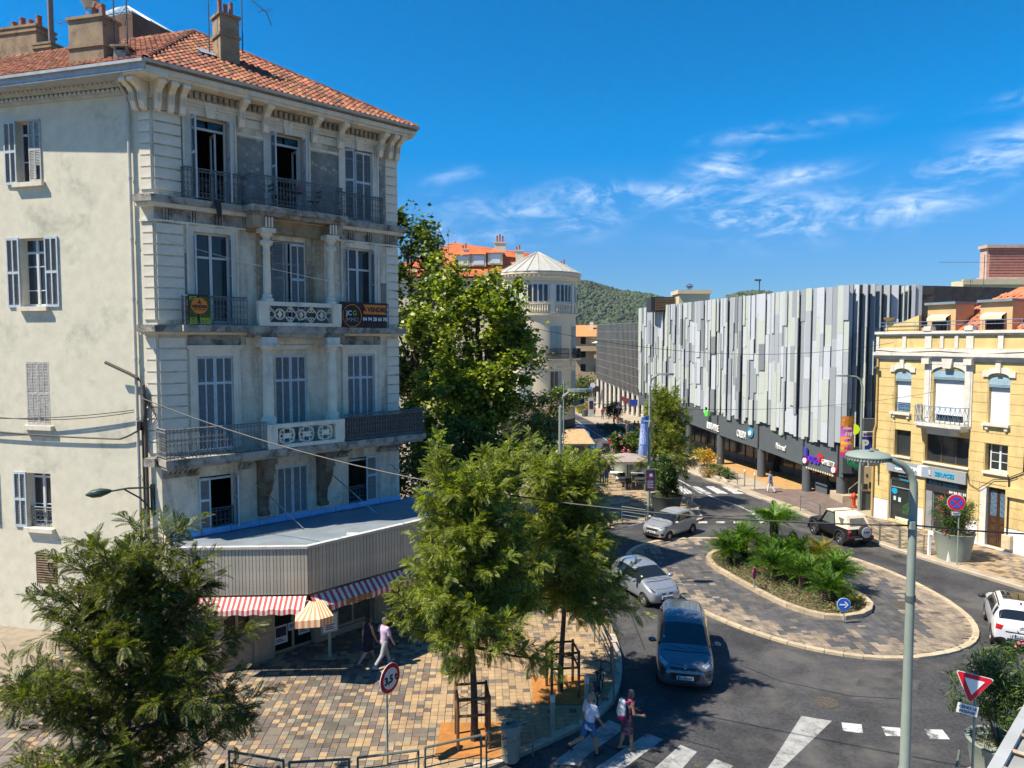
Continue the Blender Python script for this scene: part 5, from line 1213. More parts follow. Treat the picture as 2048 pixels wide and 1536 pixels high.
for k in range(5):b=MB();p=atY(1340,602,74);b.box(p.x-1.6,p.x+1.8,73.4,73.6,14.35+k*.26,14.52+k*.26);b.build('louvre_blade',mat('brown_louvre',(.13,.085,.05),.7),PK)
b=MB();p=atY(1340,602,74);b.box(p.x-2.0,p.x+1.9,73.8,76,14.2,15.7);b.build('roof_plant_box',ANTH,PK)
b=MB();p=atY(1519,575,60);b.tube([(p.x,60,14.3),(p.x,60,16.2)],.05,5);b.box(p.x-.4,p.x+.1,59.9,60.1,16.15,16.3);b.build('roof_mast',DARKG,PK)
ps=thing('parking_sign','blue hanging parking sign with a white P and arrow by the car park entrance','sign',(24.2,46.9,4.2))
b=MB();b.box(23.15,24.15,46.8,46.95,3.55,4.75);b.build('panel',mat('sign_blue',(.02,.06,.32),.4,var=.02),ps)
b=MB();b.box(23.15,24.15,46.8,46.95,4.76,5.1);b.build('header',WHITE,ps)
text_obj('P','letter',WHITE,ps,lambda x,y,z:Vector((23.22+x,46.79-z,3.95+y)),.85,.004,.04);text_obj('INDIGO','lettering',mat('purple_print',(.12,.03,.3),.5,var=0),ps,lambda x,y,z:Vector((23.3+x,46.79-z,4.85+y)),.22,.003,.01)
b=MB();b.prism([(23.78,3.98),(23.84,4.02),(23.98,3.86),(24.03,3.92),(24.06,3.68),(23.84,3.72),(23.90,3.78)],46.77,46.79,ax=1);b.build('arrow',WHITE,ps)
tag(MB().prism([(22.9+.35*math.cos(t),5.2+.35*math.sin(t))for t in np.linspace(0,6.28,16)[:-1]],47.2,47.35,ax=1).build('neon_sign',mat('lime_neon',(.45,.60,.02),.4,emis=.35),None,loc=(22.9,47.2,5.2)),'round lime green sign half hidden behind the summer banner','sign')
hs_=thing('hanging_sign','square grey hanging sign with a teal house shape on the yellow house','sign',YB(.3,.0,3.4));b=MB(T=YB);b.box(.25,.35,.1,.9,3.35,4.4);b.build('panel',mat('taupe_sign',(.25,.26,.24),.6),hs_)
hp=MB(T=lambda x,y,z:YB(.36+y,x,z));hp.prism([(.28,3.8),(.28,4.0),(.5,4.28),(.72,4.05),(.72,3.8)],0,.02,ax=1);hp.build('house_shape',mat('teal_print',(.03,.22,.30),.5),hs_)
hp=MB(T=lambda x,y,z:YB(.243-y,x,z));hp.prism([(.28,3.8),(.28,4.0),(.5,4.28),(.72,4.05),(.72,3.8)],0,.02,ax=1);hp.build('house_shape',mat('teal_print',(.03,.22,.30),.5),hs_)
ub=thing('utility_cabinet','cream wall cabinet with dark stickers at the edge of the yellow house','cabinet',(23.4,46.0,1.2));
b=MB();b.box(22.75,23.55,45.6,45.9,1.35,3.0);b.build('case',mat('cream_cabinet',(.55,.44,.26),.6,var=.05),ub,bevel=.05)
b=MB();b.box(22.8,23.05,45.58,45.598,1.5,1.85);b.box(23.15,23.4,45.58,45.598,1.55,1.95);b.box(22.95,23.05,45.58,45.598,2.3,2.5);b.build('sticker',ANTH,ub)
b=MB();b.box(22.8,23.5,45.65,45.85,.1,1.35);b.build('leg',GRF,ub)
fh=thing('fire_hydrant','red fire hydrant beside the car park steps','fire hydrant',(22.55,46.3,.11))
b=MB();b.lathe([(.16,.11),(.16,.2),(.11,.25),(.11,.75),(.16,.8),(.17,.95),(.10,1.08),(.03,1.12)],(22.55,46.3,0),12);b.build('body',mat('hydrant_red',(.48,.05,.02),.5),fh)
b=MB();b.lathe([(.07,-.26),(.07,.26)],(22.55,46.3,.82),8,ax=0);b.build('outlet',mat('hydrant_red',(.48,.05,.02),.5),fh)
# --------- mirrored office block on pilotis
GB=thing('glass_office_block','brown mirrored glass office block with silver mullions on white pilotis','building',(16.5,110,0))
Q0,Q1=Vector((14.1,118)),Vector((18.9,103.2));dG=(Q1-Q0);LG=dG.length;dG/=LG;nG=Vector((dG.y,-dG.x));nG=-nG if nG.x>0 else nG
def gp(t,o,z):p=Q0+dG*(t*LG)+nG*o;return Vector((p.x,p.y,z))
zl=lambda t:5.0-2.0*t
b=MB();b.face([gp(0,0,zl(0)),gp(1.05,0,zl(1.05)),gp(1.05,0,13.9),gp(0,0,13.9)]);b.build('curtain_wall',mat('brown_reflection_glass',(.045,.034,.027),.05,metal=.0,var=.5,scale=.35,spec=.45),GB)  # brown of the reflected building opposite is put into this glass colour
b=MB();b.face([gp(0,-12,0),gp(0,0,0),gp(0,0,13.9),gp(0,-12,13.9)]);b.face([gp(0,0,13.85),gp(1.05,0,13.85),gp(1.05,-12,13.85),gp(0,-12,13.85)]);b.build('end_wall',mat('office_concrete',(.4,.38,.34),.8),GB)
MUL=mat('silver_mullion',(.42,.43,.42),.35,metal=.5,var=.05)
for k in range(40):
 t=k/39*1.05;b=MB();b.tube([gp(t,.1,zl(t)),gp(t,.1,13.95)],.035,4,cap=False);b.build('mullion',MUL,GB)
for k in range(9):
 b=MB();f_=k/8;b.tube([gp(0,.04,zl(0)+(13.9-zl(0))*f_),gp(1.05,.04,zl(1.05)+(13.9-zl(1.05))*f_)],.03,4);b.build('transom',MUL,GB)
for k in range(11):
 t=.01+k*.1;b=MB();p=gp(t,-.2,0);b.lathe([(.27,.1),(.27,zl(t)+.1)],(p.x,p.y,0),8);b.build('pilotis',mat('pale_pilotis',(.58,.55,.48),.8,var=.06),GB)
b=MB();b.face([gp(0,-2.2,0),gp(1.05,-2.2,0),gp(1.05,-2.2,4.5),gp(0,-2.2,5.5)]);b.build('shop_glazing',mat('dark_shop_glass',(.03,.03,.03),.1,var=.3,scale=.8),GB)
b=MB();b.face([gp(0,-2.2,zl(0)+.02),gp(1.05,-2.2,zl(1.05)+.02),gp(1.05,0,zl(1.05)+.02),gp(0,0,zl(0)+.02)]);b.build('soffit',ANTH,GB)
for k in range(20):
 t=k/20*1.05;b=MB();a,c=gp(t,-2.15,2.2-.6*t),gp(t+.045,-2.15,2.2-.6*t);b.face([a,c,c+Vector((0,0,.35)),a+Vector((0,0,.35))]);b.build('pale_band',mat('pale_pilotis',(.58,.55,.48),.8),GB)
b=MB();a=gp(.62,.25,2.1);c=gp(.86,.25,1.75);b.face([a,c,c+Vector((0,0,.7)),a+Vector((0,0,.7))]);b.build('shop_board',mat('maroon_board',(.10,.015,.025),.5),GB)
for t,m_,z in((.95,mat('sign_blue',(.02,.06,.32),.4),2.2),(.12,ANTH,3.4),(.06,mat('sign_blue',(.02,.06,.32),.4),3.4)):
 b=MB();p=gp(t,.8,z);b.box(p.x-.7,p.x+.5,p.y-.1,p.y+.1,z-.45,z+.45);b.build('blade_sign',m_,GB)
for k in range(3):
 p=gp(.5+k*.22,-6,13.9);b=MB();b.box(p.x-.7,p.x+.7,p.y-.5,p.y+.5,13.9,16);b.box(p.x-.5,p.x+.5,p.y-.3,p.y+.3,16.0,16.3);b.build('roof_chimney',mat('tan_chimney',(.45,.36,.2),.85),GB)
# --------- far beige apartment block closing the street
FB=thing('beige_apartment_block','beige apartment block with orange roof and shady balconies closing the far street','building',(15,145,0))
FBM=mat('beige_render',(.44,.33,.19),.85,var=.1,scale=.5)
Z=Fac((9.5,142),96)
hl=[]
for k in range(4):
 for u in(1.6,4.2,7.2,11.0):hl.append((u,u+(1.0 if u<7 else 1.8),1.6+k*2.7+1.0,1.6+k*2.7+2.4))
for u in(1.0,4.0,7.0,10.0):hl.append((u,u+2.0,.3,2.2))
b=MB(T=Z);b.holes(-4,16,-1,12.2,hl,0,.5);b.build('front_wall',FBM,FB)
b=MB(T=Z);b.box(-4,16,-8,-.6,-1,12.1);b.build('dark_interior',ROOM,FB)
b=MB(T=Z);b.face(((-4.5,.6,12.2),(16.5,.6,12.2),(16.5,-7,14.6),(-4.5,-7,14.6)));b.build('orange_roof',mat('orange_far_roof',(.52,.22,.08),.85,var=.12),FB)
b=MB(T=Z);b.box(2,16,0,1.2,9.3,9.5);b.box(2,16,1.1,1.2,9.5,10.3);b.build('terrace',FBM,FB)
for k in range(3):
 for u in(6.8,10.6):b=MB(T=Z);b.box(u,u+2.4,0,1.0,2.5+k*2.7,2.65+k*2.7);b.box(u,u+2.4,.95,1.0,2.65+k*2.7,3.5+k*2.7);b.build('balcony',ANTH if k%2 else FBM,FB)
b=MB(T=Z);p=Z(7.6,.5,0);b.T=None;b.lathe([(1.3,10.9),(.05,11.4)],(p.x,p.y,0),8);b.build('parasol',WHITE,FB)
for u in(1.0,6.0):b=MB(T=Z);b.box(u,u+.7,-5,-4,13,15.2);b.build('roof_chimney',CREAM2,FB)
# --------- round fronted building
RB_=thing('round_corner_building','cream building with a round corner, zinc cone roof and bright tiled wing','building',(2.95,84,0))
RC=Vector((2.95,84,0));RR=4.55
RW=mat('warm_cream_render',(.68,.585,.42),.85,var=.05,scale=.6);RT=mat('warm_trim',(.70,.61,.46),.8,var=.05)
def cyl(name,prof,m,n=48,smooth=True,a0=0):b=MB();b.lathe(prof,RC,n,cap=False);return b.build(name,m,RB_,smooth=smooth,sharp=.5)
cyl('drum_wall',[(RR,0),(RR,18.2)],RW)
cyl('cornice',[(RR,17.9),(RR+.15,18.0),(RR+.15,18.2),(RR+.35,18.35),(RR+.35,18.55),(RR+.55,18.65),(RR+.55,18.85),(RR,18.9)],RT)
cyl('cone_roof',[(RR+.6,18.86),(RR+.62,18.94),(.25,21.5),(.02,21.55)],mat('pale_zinc_roof',(.40,.39,.345),.5,var=.08),smooth=False,n=24)
for k in range(24):
 a=k*math.pi/12;b=MB();b.tube([RC+Vector(((RR+.6)*math.cos(a),(RR+.6)*math.sin(a),18.98)),RC+Vector((.25*math.cos(a),.25*math.sin(a),21.54))],.05,4);b.build('roof_seam',mat('pale_zinc_roof',(.42,.41,.36),.5),RB_)
for z0,z1,o in((14.0,14.25,.22),(15.25,15.4,.12),(17.6,17.8,.08),(8.0,8.2,.06)):cyl('string_course',[(RR,z0),(RR+o,z0+.05),(RR+o,z1),(RR,z1)],RT)
b=MB()
for k in range(60):a=k*math.pi/30;c=RC+Vector(((RR+.42)*math.cos(a),(RR+.42)*math.sin(a),18.45));b.blob(c,.12,.12,.12,5,3)
b.build('dentil_row',RT,RB_)['kind']='stuff'
def rpatch(b,a0,a1,z0,z1,o,n=6):
 for k in range(n):
  t0,t1=a0+(a1-a0)*k/n,a0+(a1-a0)*(k+1)/n;r_=RR+o
  P=[RC+Vector((r_*math.cos(t),r_*math.sin(t),z))for t,z in((t0,z0),(t1,z0),(t1,z1),(t0,z1))];b.face(P)
ASH=mat('grey_green_shutter',(.27,.34,.33),.6,var=.08)
for k,ac in enumerate((-178,-132,-91,-50,-8)):
 a0,a1=R(ac-15),R(ac+15)
 wf=MB();rpatch(wf,a0-.03,a1+.03,15.5,17.55,.03);wf=wf.build('window',WFRAME,RB_)
 for j in range(4):
  g=MB();t0=a0+(a1-a0)*j/4+.02;rpatch(g,t0,t0+(a1-a0)/4-.04,15.6,17.45,.06,2);g.build('pane',GLASS,wf)
 p_=MB();t=R(ac+20.5);rpatch(p_,t-.06,t+.06,14.3,17.6,.10,2);p_.build('pilaster',RT,RB_)
 bl=MB()
 for j in range(9):t=a0+(a1-a0)*(j+.5)/9;c=RC+Vector(((RR+.1)*math.cos(t),(RR+.1)*math.sin(t),0));bl.lathe([(.05,14.4),(.10,14.6),(.05,15.0),(.06,15.2)],c,6)
 bl.build('balusters',RT,RB_)['kind']='stuff'
for k,ac in enumerate((-165,-110,-64,-22)):
 a0,a1=R(ac-9),R(ac+9)
 for z0,z1,open_ in((9.3,13.0,False),(4.2,7.9,k==2)):
  wf=MB();rpatch(wf,a0-.02,a1+.02,z0,z1,.03,3);wf=wf.build('window',RT,RB_)
  if open_:
   for j in(0,1):g=MB();t0=a0+(a1-a0)*j*.34+.01;rpatch(g,t0,t0+.09,z0+.1,z1-.15,.06,2);g.build('pane',GLASS,wf)
   g=MB();rpatch(g,a1-.09,a1,z0+.1,z1-.15,.07,2);g.build('shutter',ASH,wf)
  else:
   for j in(0,1):
    g=MB();t0=a0+(a1-a0)*j*.5;rpatch(g,t0+.005,t0+(a1-a0)/2-.005,z0+.1,z1-.15,.07,2);g.build('shutter',ASH,wf)
 bk_=MB();
 for t in np.linspace(R(ac-17),R(ac+17),22):bk_.tube([RC+Vector(((RR+.55)*math.cos(t),(RR+.55)*math.sin(t),9.2)),RC+Vector(((RR+.55)*math.cos(t),(RR+.55)*math.sin(t),10.3))],.03,3,cap=False)
 for z in(9.25,9.75,10.3):bk_.tube([RC+Vector(((RR+.55)*math.cos(t),(RR+.55)*math.sin(t),z))for t in np.linspace(R(ac-17),R(ac+17),8)],.04,4)
 bl=MB();bl.lathe([(.01,0)],RC,3,cap=False);bl=MB();rpatch(bl,R(ac-18),R(ac+18),9.0,9.18,.62,6);sb=bl.build('balcony',RT,RB_);bk_.build('railing',BLACK,sb)
 for t in(1,):q=MB();rpatch(q,R(ac-12),R(ac+12),8.3,8.9,.05,3);q.build('panel',RT,RB_)
b=MB()
for t in np.linspace(R(-185),R(10),120):b.tube([RC+Vector(((RR+1.0)*math.cos(t),(RR+1.0)*math.sin(t),3.9)),RC+Vector(((RR+1.0)*math.cos(t),(RR+1.0)*math.sin(t),5.0))],.03,3,cap=False)
for z in(3.95,4.5,5.0):b.tube([RC+Vector(((RR+1.0)*math.cos(t),(RR+1.0)*math.sin(t),z))for t in np.linspace(R(-185),R(10),40)],.05,4)
rbc=MB();rbc.lathe([(RR,3.7),(RR+1.05,3.7),(RR+1.05,3.9),(RR,3.9)],RC,40,cap=False);rbc=rbc.build('round_balcony',RT,RB_);b.build('railing',BLACK,rbc)
cyl('shop_drum',[(RR+.02,0),(RR+.02,2.2)],ANTH)
WG=Fac((1.5,82.2),-90);WGL=17
b=MB(T=WG);b.box(0,WGL,-9,0,0,18.4);b.build('wing_wall',RW,RB_)
wr=MB(T=WG);ORF=mat('bright_orange_tiles',(.50,.135,.05),.85,var=.14,scale=1.5,fine=.12)
wr.face(((-1.2,.5,18.5),(WGL+.5,.5,18.5),(8.6,-4,23.0),(-1.4,-3.8,21.6)));wr.face(((WGL+.5,.5,18.5),(WGL+.5,-9,18.5),(8.6,-4,23.0)));wr.face(((-1.4,-3.8,21.6),(8.6,-4,23),(WGL+.5,-9,18.5),(-1.2,-9,18.5)));wrf=wr.build('tiled_roof',ORF,RB_)
for k in range(14):
 t=k/14;b=MB(T=WG);b.tube([(-1.25+(WGL+1.5)*0,.5-4.3*t,18.56+3.1*t),(WGL+.4-(WGL-8.6+.4)*t,.5-4.5*t,18.56+4.5*t)],.05,3);b.build('tile_course',ORF,wrf)
for px_,py_ in((926,520),(957,519),(990,516)):
 u,z=WG.uv(px_,py_,.0);b=MB(T=WG);b.box(u-.85,u+.85,-3,-.4,z-.7,z+.65);dm=b.build('dormer',RW,RB_)
 b=MB(T=WG);b.box(u-.6,u+.6,-.4,-.36,z-.55,z+.5);b.build('shutter',WHITE,dm);b=MB(T=WG);b.face(((u-1.1,-.2,z+.65),(u+1.1,-.2,z+.65),(u,-2.5,z+1.45)));b.face(((u+1.1,-.2,z+.65),(u+1.1,-3.2,z+.8),(u,-2.5,z+1.45)));b.face(((u-1.1,-.2,z+.65),(u-1.1,-3.2,z+.8),(u,-2.5,z+1.45)));b.build('dormer_roof',ORF,dm)
for px_,py_,hh,w_ in((1000,487,1.2,1.3),(1039,503,1.5,.9),(932,500,.8,.6),(1128,532,.9,.7)):
 p=atY(px_,py_,84 if px_<1100 else 86);b=MB();b.box(p.x-w_/2,p.x+w_/2,p.y-.4,p.y+.4,p.z-hh,p.z);b.box(p.x-w_/2-.08,p.x+w_/2+.08,p.y-.48,p.y+.48,p.z,p.z+.12);cn_=b.build('roof_chimney',RT,RB_)
 b=MB()
 for j in range(3 if px_==1000 else 2):b.lathe([(.11,p.z+.1),(.11,p.z+(.9 if px_==1000 else .55)+.2*(j%2))],(p.x-.35+j*.32,p.y,0),7)
 b.build('chimney_pots',POT,cn_)
# --------- building at the top right
TR=thing('louvred_building','cream building with a pink louvred rooftop box behind the yellow house','building',(44,68,0))
b=MB();b.box(43.0,62,68,70,0,16.9);b.box(42.8,62,67.8,68,16.5,17.0);b.build('wall',mat('pale_yellow_wall',(.60,.53,.34),.85,var=.05),TR)
b=MB();b.box(46.4,62,70,71,17.4,20.3);b.box(46.2,62,69.7,71.1,20.2,20.5);b.box(46.2,62,69.7,71.1,17.1,17.4);b.build('rooftop_box',mat('pink_rooftop_box',(.52,.36,.29),.85),TR)
for k in range(10):b=MB();b.box(46.6,62,69.86,69.98,17.5+k*.27,17.7+k*.27);b.build('louvre_blade',mat('brick_pink_louvre',(.40,.17,.14),.7),TR)
# --------- vegetation
def rotz_to(dirs):
 d=dirs/np.linalg.norm(dirs,axis=1,keepdims=True);up=np.tile([0,0,1.0],(len(d),1));up[np.abs(d[:,2])>.95]=[1,0,0]
 y=np.cross(up,d);y/=np.linalg.norm(y,axis=1,keepdims=True);z=np.cross(d,y);return d,y,z
def frond_template(n=9,L_=1.0,leaf=.30,w=.045,droop=.35,ang=.75,vee=.15,taper=True,start=.12,spread=.0):
 V=[];F_=[]
 for k in range(n):
  t=start+(1-start)*k/(n-1);x=t*L_;z=-droop*t*t*L_;sl=(math.sin(math.pi*(.12+.84*t))if taper else 1.0)*leaf
  for s_ in(-1,1):
   a=ang*(1-.45*t);dx,dy=math.cos(a),s_*math.sin(a);px_,py_=-dy,dx
   b0=np.array((x,0,z));tip=b0+np.array((dx*sl,dy*sl,vee*sl-droop*sl*.4));mid=b0+(tip-b0)*.45+np.array((0,0,.02*L_))
   i=len(V);V+=[b0,mid+np.array((px_,py_,0))*w*.5,tip,mid-np.array((px_,py_,0))*w*.5];F_.append((i,i+1,i+2,i+3))
 i=len(V);pts=[np.array((t*L_,0,-droop*t*t*L_))for t in np.linspace(0,1,4)]
 for a,b in zip(pts,pts[1:]):
  i=len(V);V+=[a+(0,.008*L_,0),b+(0,.006*L_,0),b-(0,.006*L_,0),a-(0,.008*L_,0)];F_.append((i,i+1,i+2,i+3))
 return np.array(V),np.array(F_)
def place(TV,TF,pos,dirs,scale,roll,rng):
 d,y,z=rotz_to(dirs);c,s_=np.cos(roll)[:,None],np.sin(roll)[:,None];y2=y*c+z*s_;z2=-y*s_+z*c
 V=pos[:,None,:]+scale[:,None,None]*(TV[None,:,0:1]*d[:,None,:]+TV[None,:,1:2]*y2[:,None,:]+TV[None,:,2:3]*z2[:,None,:])
 F_=TF[None]+(np.arange(len(pos))*len(TV))[:,None,None]
 return V.reshape(-1,3),F_.reshape(-1,TF.shape[1])
def joined(parts):
 V=[];F_=[];n=0
 for v,f in parts:V.append(v);F_.append(f+n);n+=len(v)
 return np.concatenate(V),np.concatenate(F_)
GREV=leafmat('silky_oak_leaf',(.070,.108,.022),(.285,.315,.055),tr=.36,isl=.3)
GREV_D=leafmat('shaded_silky_oak_leaf',(.032,.052,.016),(.16,.175,.028),tr=.30,isl=.3)  # darker leaf copy for the left tree, crown shade put into its colour
BARK=mat('brown_bark',(.085,.058,.04),.95,var=.3,scale=6,bump=.6,bscale=30)
BARKR=mat('red_brown_bark',(.15,.075,.04),.95,var=.25,scale=6,bump=.5,bscale=30)
def fern_tree(name,label,base,ztop,limbs,seed,leaf_m,trunk_r=.08,frond=.34,group='young silky oak trees',lean=(0,0),bark=BARK,dens=1.0):
 rng=np.random.default_rng(seed);base=Vector(base);t=thing(name,label,'tree',base,0,group);H=ztop-base.z;b=MB()
 tk=lambda q:np.array((base.x+lean[0]*q+.07*math.sin(q*6+seed),base.y+lean[1]*q+.07*math.cos(q*5+seed),base.z+H*q))
 b.tube([Vector(tk(q))for q in np.linspace(0,.97,10)],[trunk_r*(1.15-.98*q)for q in np.linspace(0,1,10)],8);pos=[];dirs=[];sz=[]
 def shoot(p0,d,L_,n,thick):
  d=d/np.linalg.norm(d);k=6;P=[p0];dd=d.copy()
  for i in range(k):dd=dd+np.array((0,0,.035))+rng.normal(0,.07,3);dd/=np.linalg.norm(dd);P.append(P[-1]+dd*L_/k)
  b.tube([Vector(q)for q in P],[thick*(1-.85*i/k)for i in range(k+1)],4,cap=False);P=np.array(P)
  for j in range(n):
   s_=(.12+.88*(j+rng.uniform(0,1))/n)*k;i=min(int(s_),k-1);p=P[i]+(P[i+1]-P[i])*(s_-i);ax=P[i+1]-P[i];ax/=np.linalg.norm(ax)+1e-9;side=rng.normal(0,1,3);side-=ax*side.dot(ax);side/=np.linalg.norm(side)+1e-9
   tipf=s_/k;dirs.append(ax*(.35+.75*tipf)+side*(1.0-.45*tipf)+np.array((0,0,-.10)));pos.append(p);sz.append(rng.uniform(.62,1.2)*(1.05-.35*tipf))
  return P
 for(q,azd,el,L_)in limbs:
  a,e=R(azd),R(el);d=np.array((math.cos(a)*math.cos(e),math.sin(a)*math.cos(e),math.sin(e)));P=shoot(tk(q),d,L_,int(16*L_*dens),.012+.018*L_)
  m=max(2,int(L_*4.6*dens))
  for j in range(m):
   i=1+int((len(P)-2)*(j+rng.uniform(.1,.9))/m);ax=P[min(i+1,len(P)-1)]-P[i-1];ax/=np.linalg.norm(ax);side=rng.normal(0,1,3);side[2]*=.6;side-=ax*side.dot(ax);side/=np.linalg.norm(side)
   shoot(P[i],ax*rng.uniform(.5,1.0)+side*rng.uniform(.7,1.0)+np.array((0,0,.12)),rng.uniform(.5,1.0)*min(1.0,.35+L_*.3),int(19*dens),.012)
 b.build('trunk',bark,t,smooth=True);pos=np.array(pos);dirs=np.array(dirs);sc=frond*np.array(sz);TV,TF=frond_template(9,1,.36,.072,.34,.85,.10)
 V,F_=place(TV,TF,pos,dirs,sc,rng.uniform(-.8,.8,len(pos)),rng);np_mesh('crown',V-np.array(base),F_,leaf_m,t);return t
def limb_set(seed,n,q0,q1,L0,L1,el0=12,el1=62,power=1.0,bias=None):
 rng=random.Random(seed);out=[]
 for k in range(n):
  f=(k+rng.random()*.8)/n;q=q0+(q1-q0)*f;az=k*137.5+rng.uniform(-25,25);L_=(L0+(L1-L0)*f**power)*rng.uniform(.72,1.18)
  if bias:L_*=1+bias[1]*math.cos(R(az-bias[0]))
  out.append((q,az,el0+(el1-el0)*f+rng.uniform(-10,10),L_))
 return out+[(.88,0,86,.85),(.86,100,66,1.0),(.86,230,64,1.0)]
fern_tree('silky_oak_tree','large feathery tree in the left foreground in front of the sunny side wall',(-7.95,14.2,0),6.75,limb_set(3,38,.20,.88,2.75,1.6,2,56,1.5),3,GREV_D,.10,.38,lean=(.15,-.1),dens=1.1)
fern_tree('silky_oak_tree','feathery young tree in a wooden guard left of its neighbour, nearest the striped awning',(-1.08,18.78,.1),7.5,limb_set(7,48,.36,.90,2.05,1.8,4,48,1.8,(0,.14)),7,GREV,.095,.39,lean=(-.1,.1),dens=1.15)
fern_tree('silky_oak_tree','feathery young tree in a wooden guard beside the parked bicycle',(1.57,21.53,.1),7.3,limb_set(12,44,.35,.90,2.0,1.65,2,48,1.8),11,GREV,.085,.39,lean=(.05,.1),dens=1.15)
fern_tree('silky_oak_tree','slender feathery tree in front of the panelled car park, beside the blue banner',(10.55,47.6,.1),7.6,limb_set(19,36,.30,.88,2.2,1.45,6,50,1.4),19,GREV,.075,.48,lean=(-.1,0),dens=.85)
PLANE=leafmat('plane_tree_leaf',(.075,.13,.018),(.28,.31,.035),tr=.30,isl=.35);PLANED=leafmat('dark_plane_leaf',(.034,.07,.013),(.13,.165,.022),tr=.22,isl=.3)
OLIVE=leafmat('olive_green_leaf',(.05,.075,.03),(.11,.135,.05),tr=.2,isl=.25);OLEAN=leafmat('oleander_leaf',(.035,.075,.018),(.085,.13,.025),tr=.28,isl=.3)
def leaf_quads(pos,size,rng,aspect=.85,flat=.5,updir=None):
 n=len(pos);d=rng.normal(0,1,(n,3));d[:,2]*=flat
 if updir is not None:d=d*.8+updir
 TV=np.array([(0,0,0),(.5,.5*aspect,.08),(1,0,-.06),(.5,-.5*aspect,.08)]);TF=np.array([(0,1,2,3)])
 return place(TV,TF,pos,d,size*rng.uniform(.65,1.25,n),rng.uniform(-1.1,1.1,n),rng)
def cloud(c,r,n,rng,clumps,cr,shell=.55):
 u=rng.normal(0,1,(clumps,3));u/=np.linalg.norm(u,axis=1,keepdims=True);k=rng.uniform(shell,1,(clumps,1))**.7
 cc=u*k;a=np.arctan2(cc[:,1],cc[:,0]);cc*=(1+.16*np.sin(3*a+c[0])+.12*np.sin(5*cc[:,2]+c[1]))[:,None];cc=cc*np.array(r)+np.array(c)
 i=rng.integers(0,clumps,n);return cc[i]+rng.normal(0,1,(n,3))*cr*rng.uniform(.5,1.15,(clumps,1))[i]
def broad_tree(name,label,base,lobes,n,clumps,leaf,m,seed,cr=.55,group=None,trunk_r=.3,cat='tree'):
 rng=np.random.default_rng(seed);base=Vector(base);t=thing(name,label,cat,base,0,group);b=MB();z1=max(l[0][2]for l in lobes)
 b.tube([base,base+Vector((.1,.05,(z1-base.z)*.5)),Vector((lobes[0][0][0],lobes[0][0][1],z1))],[trunk_r,trunk_r*.75,trunk_r*.25],9)
 parts=[];tot=sum(l[1][0]*l[1][1]*l[1][2]for l in lobes)
 for c,r in lobes:
  w_=r[0]*r[1]*r[2]/tot;b.tube([base+Vector((0,0,(z1-base.z)*.35)),Vector(c)*.5+(base+Vector((0,0,(z1-base.z)*.5)))*.5,Vector(c)],[trunk_r*.5,trunk_r*.3,trunk_r*.1],6)
  for q in range(7):a=q*.9+seed;b.tube([Vector(c)-Vector((0,0,r[2]*.4)),Vector(c)+Vector((r[0]*.7*math.cos(a),r[1]*.7*math.sin(a),r[2]*(.5*math.sin(q*2.1))))],[trunk_r*.16,.02],4,cap=False)
  parts.append(leaf_quads(cloud(c,r,int(n*w_),rng,max(6,int(clumps*w_)),cr),leaf,rng))
 b.build('trunk',BARK,t,smooth=True);V,F_=joined(parts);np_mesh('crown',V-np.array(base),F_,m,t);return t
def A(x,y,Y):p=atY(x,y,Y);return(p.x,p.y,p.z)
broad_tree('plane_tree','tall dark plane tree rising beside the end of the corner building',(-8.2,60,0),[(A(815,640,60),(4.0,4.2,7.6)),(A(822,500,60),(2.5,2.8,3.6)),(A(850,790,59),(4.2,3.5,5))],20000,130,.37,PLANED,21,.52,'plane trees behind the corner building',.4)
broad_tree('plane_tree','broad sunlit plane tree in front of the round corner building',(-2.0,45,0),[(A(950,700,44),(3.3,3.2,4.6)),(A(985,610,44),(2.2,2.4,2.1)),(A(1010,730,43.5),(2.1,2.2,2.8)),(A(915,840,43),(3.3,3,3.3)),(A(905,560,45),(1.5,1.8,1.9))],30000,170,.30,PLANE,22,.40,'plane trees behind the corner building',.35)
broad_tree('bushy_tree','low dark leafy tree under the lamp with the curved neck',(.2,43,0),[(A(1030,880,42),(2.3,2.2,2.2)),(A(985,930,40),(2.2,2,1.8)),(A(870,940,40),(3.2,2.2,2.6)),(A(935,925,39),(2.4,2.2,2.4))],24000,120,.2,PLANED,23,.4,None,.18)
broad_tree('olive_bush','pale olive green bush behind the curved lamp post',(2.2,46,0),[(A(1085,865,46),(1.3,1.3,1.5)),(A(1065,905,45),(1.2,1.2,1.2))],7000,60,.13,OLIVE,24,.25,None,.1,'bush')
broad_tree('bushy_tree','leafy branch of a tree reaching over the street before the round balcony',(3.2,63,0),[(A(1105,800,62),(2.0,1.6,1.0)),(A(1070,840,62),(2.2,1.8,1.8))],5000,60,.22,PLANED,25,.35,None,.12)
CYC=leafmat('cycad_leaf',(.020,.066,.008),(.12,.225,.018),tr=.24,isl=.5,rough=.55);CYCY=leafmat('yellowing_cycad_leaf',(.13,.16,.012),(.32,.24,.015),tr=.3,isl=.25,rough=.6)
CTV,CTF=frond_template(20,1.0,.22,.030,.34,1.0,.45,True,.10)
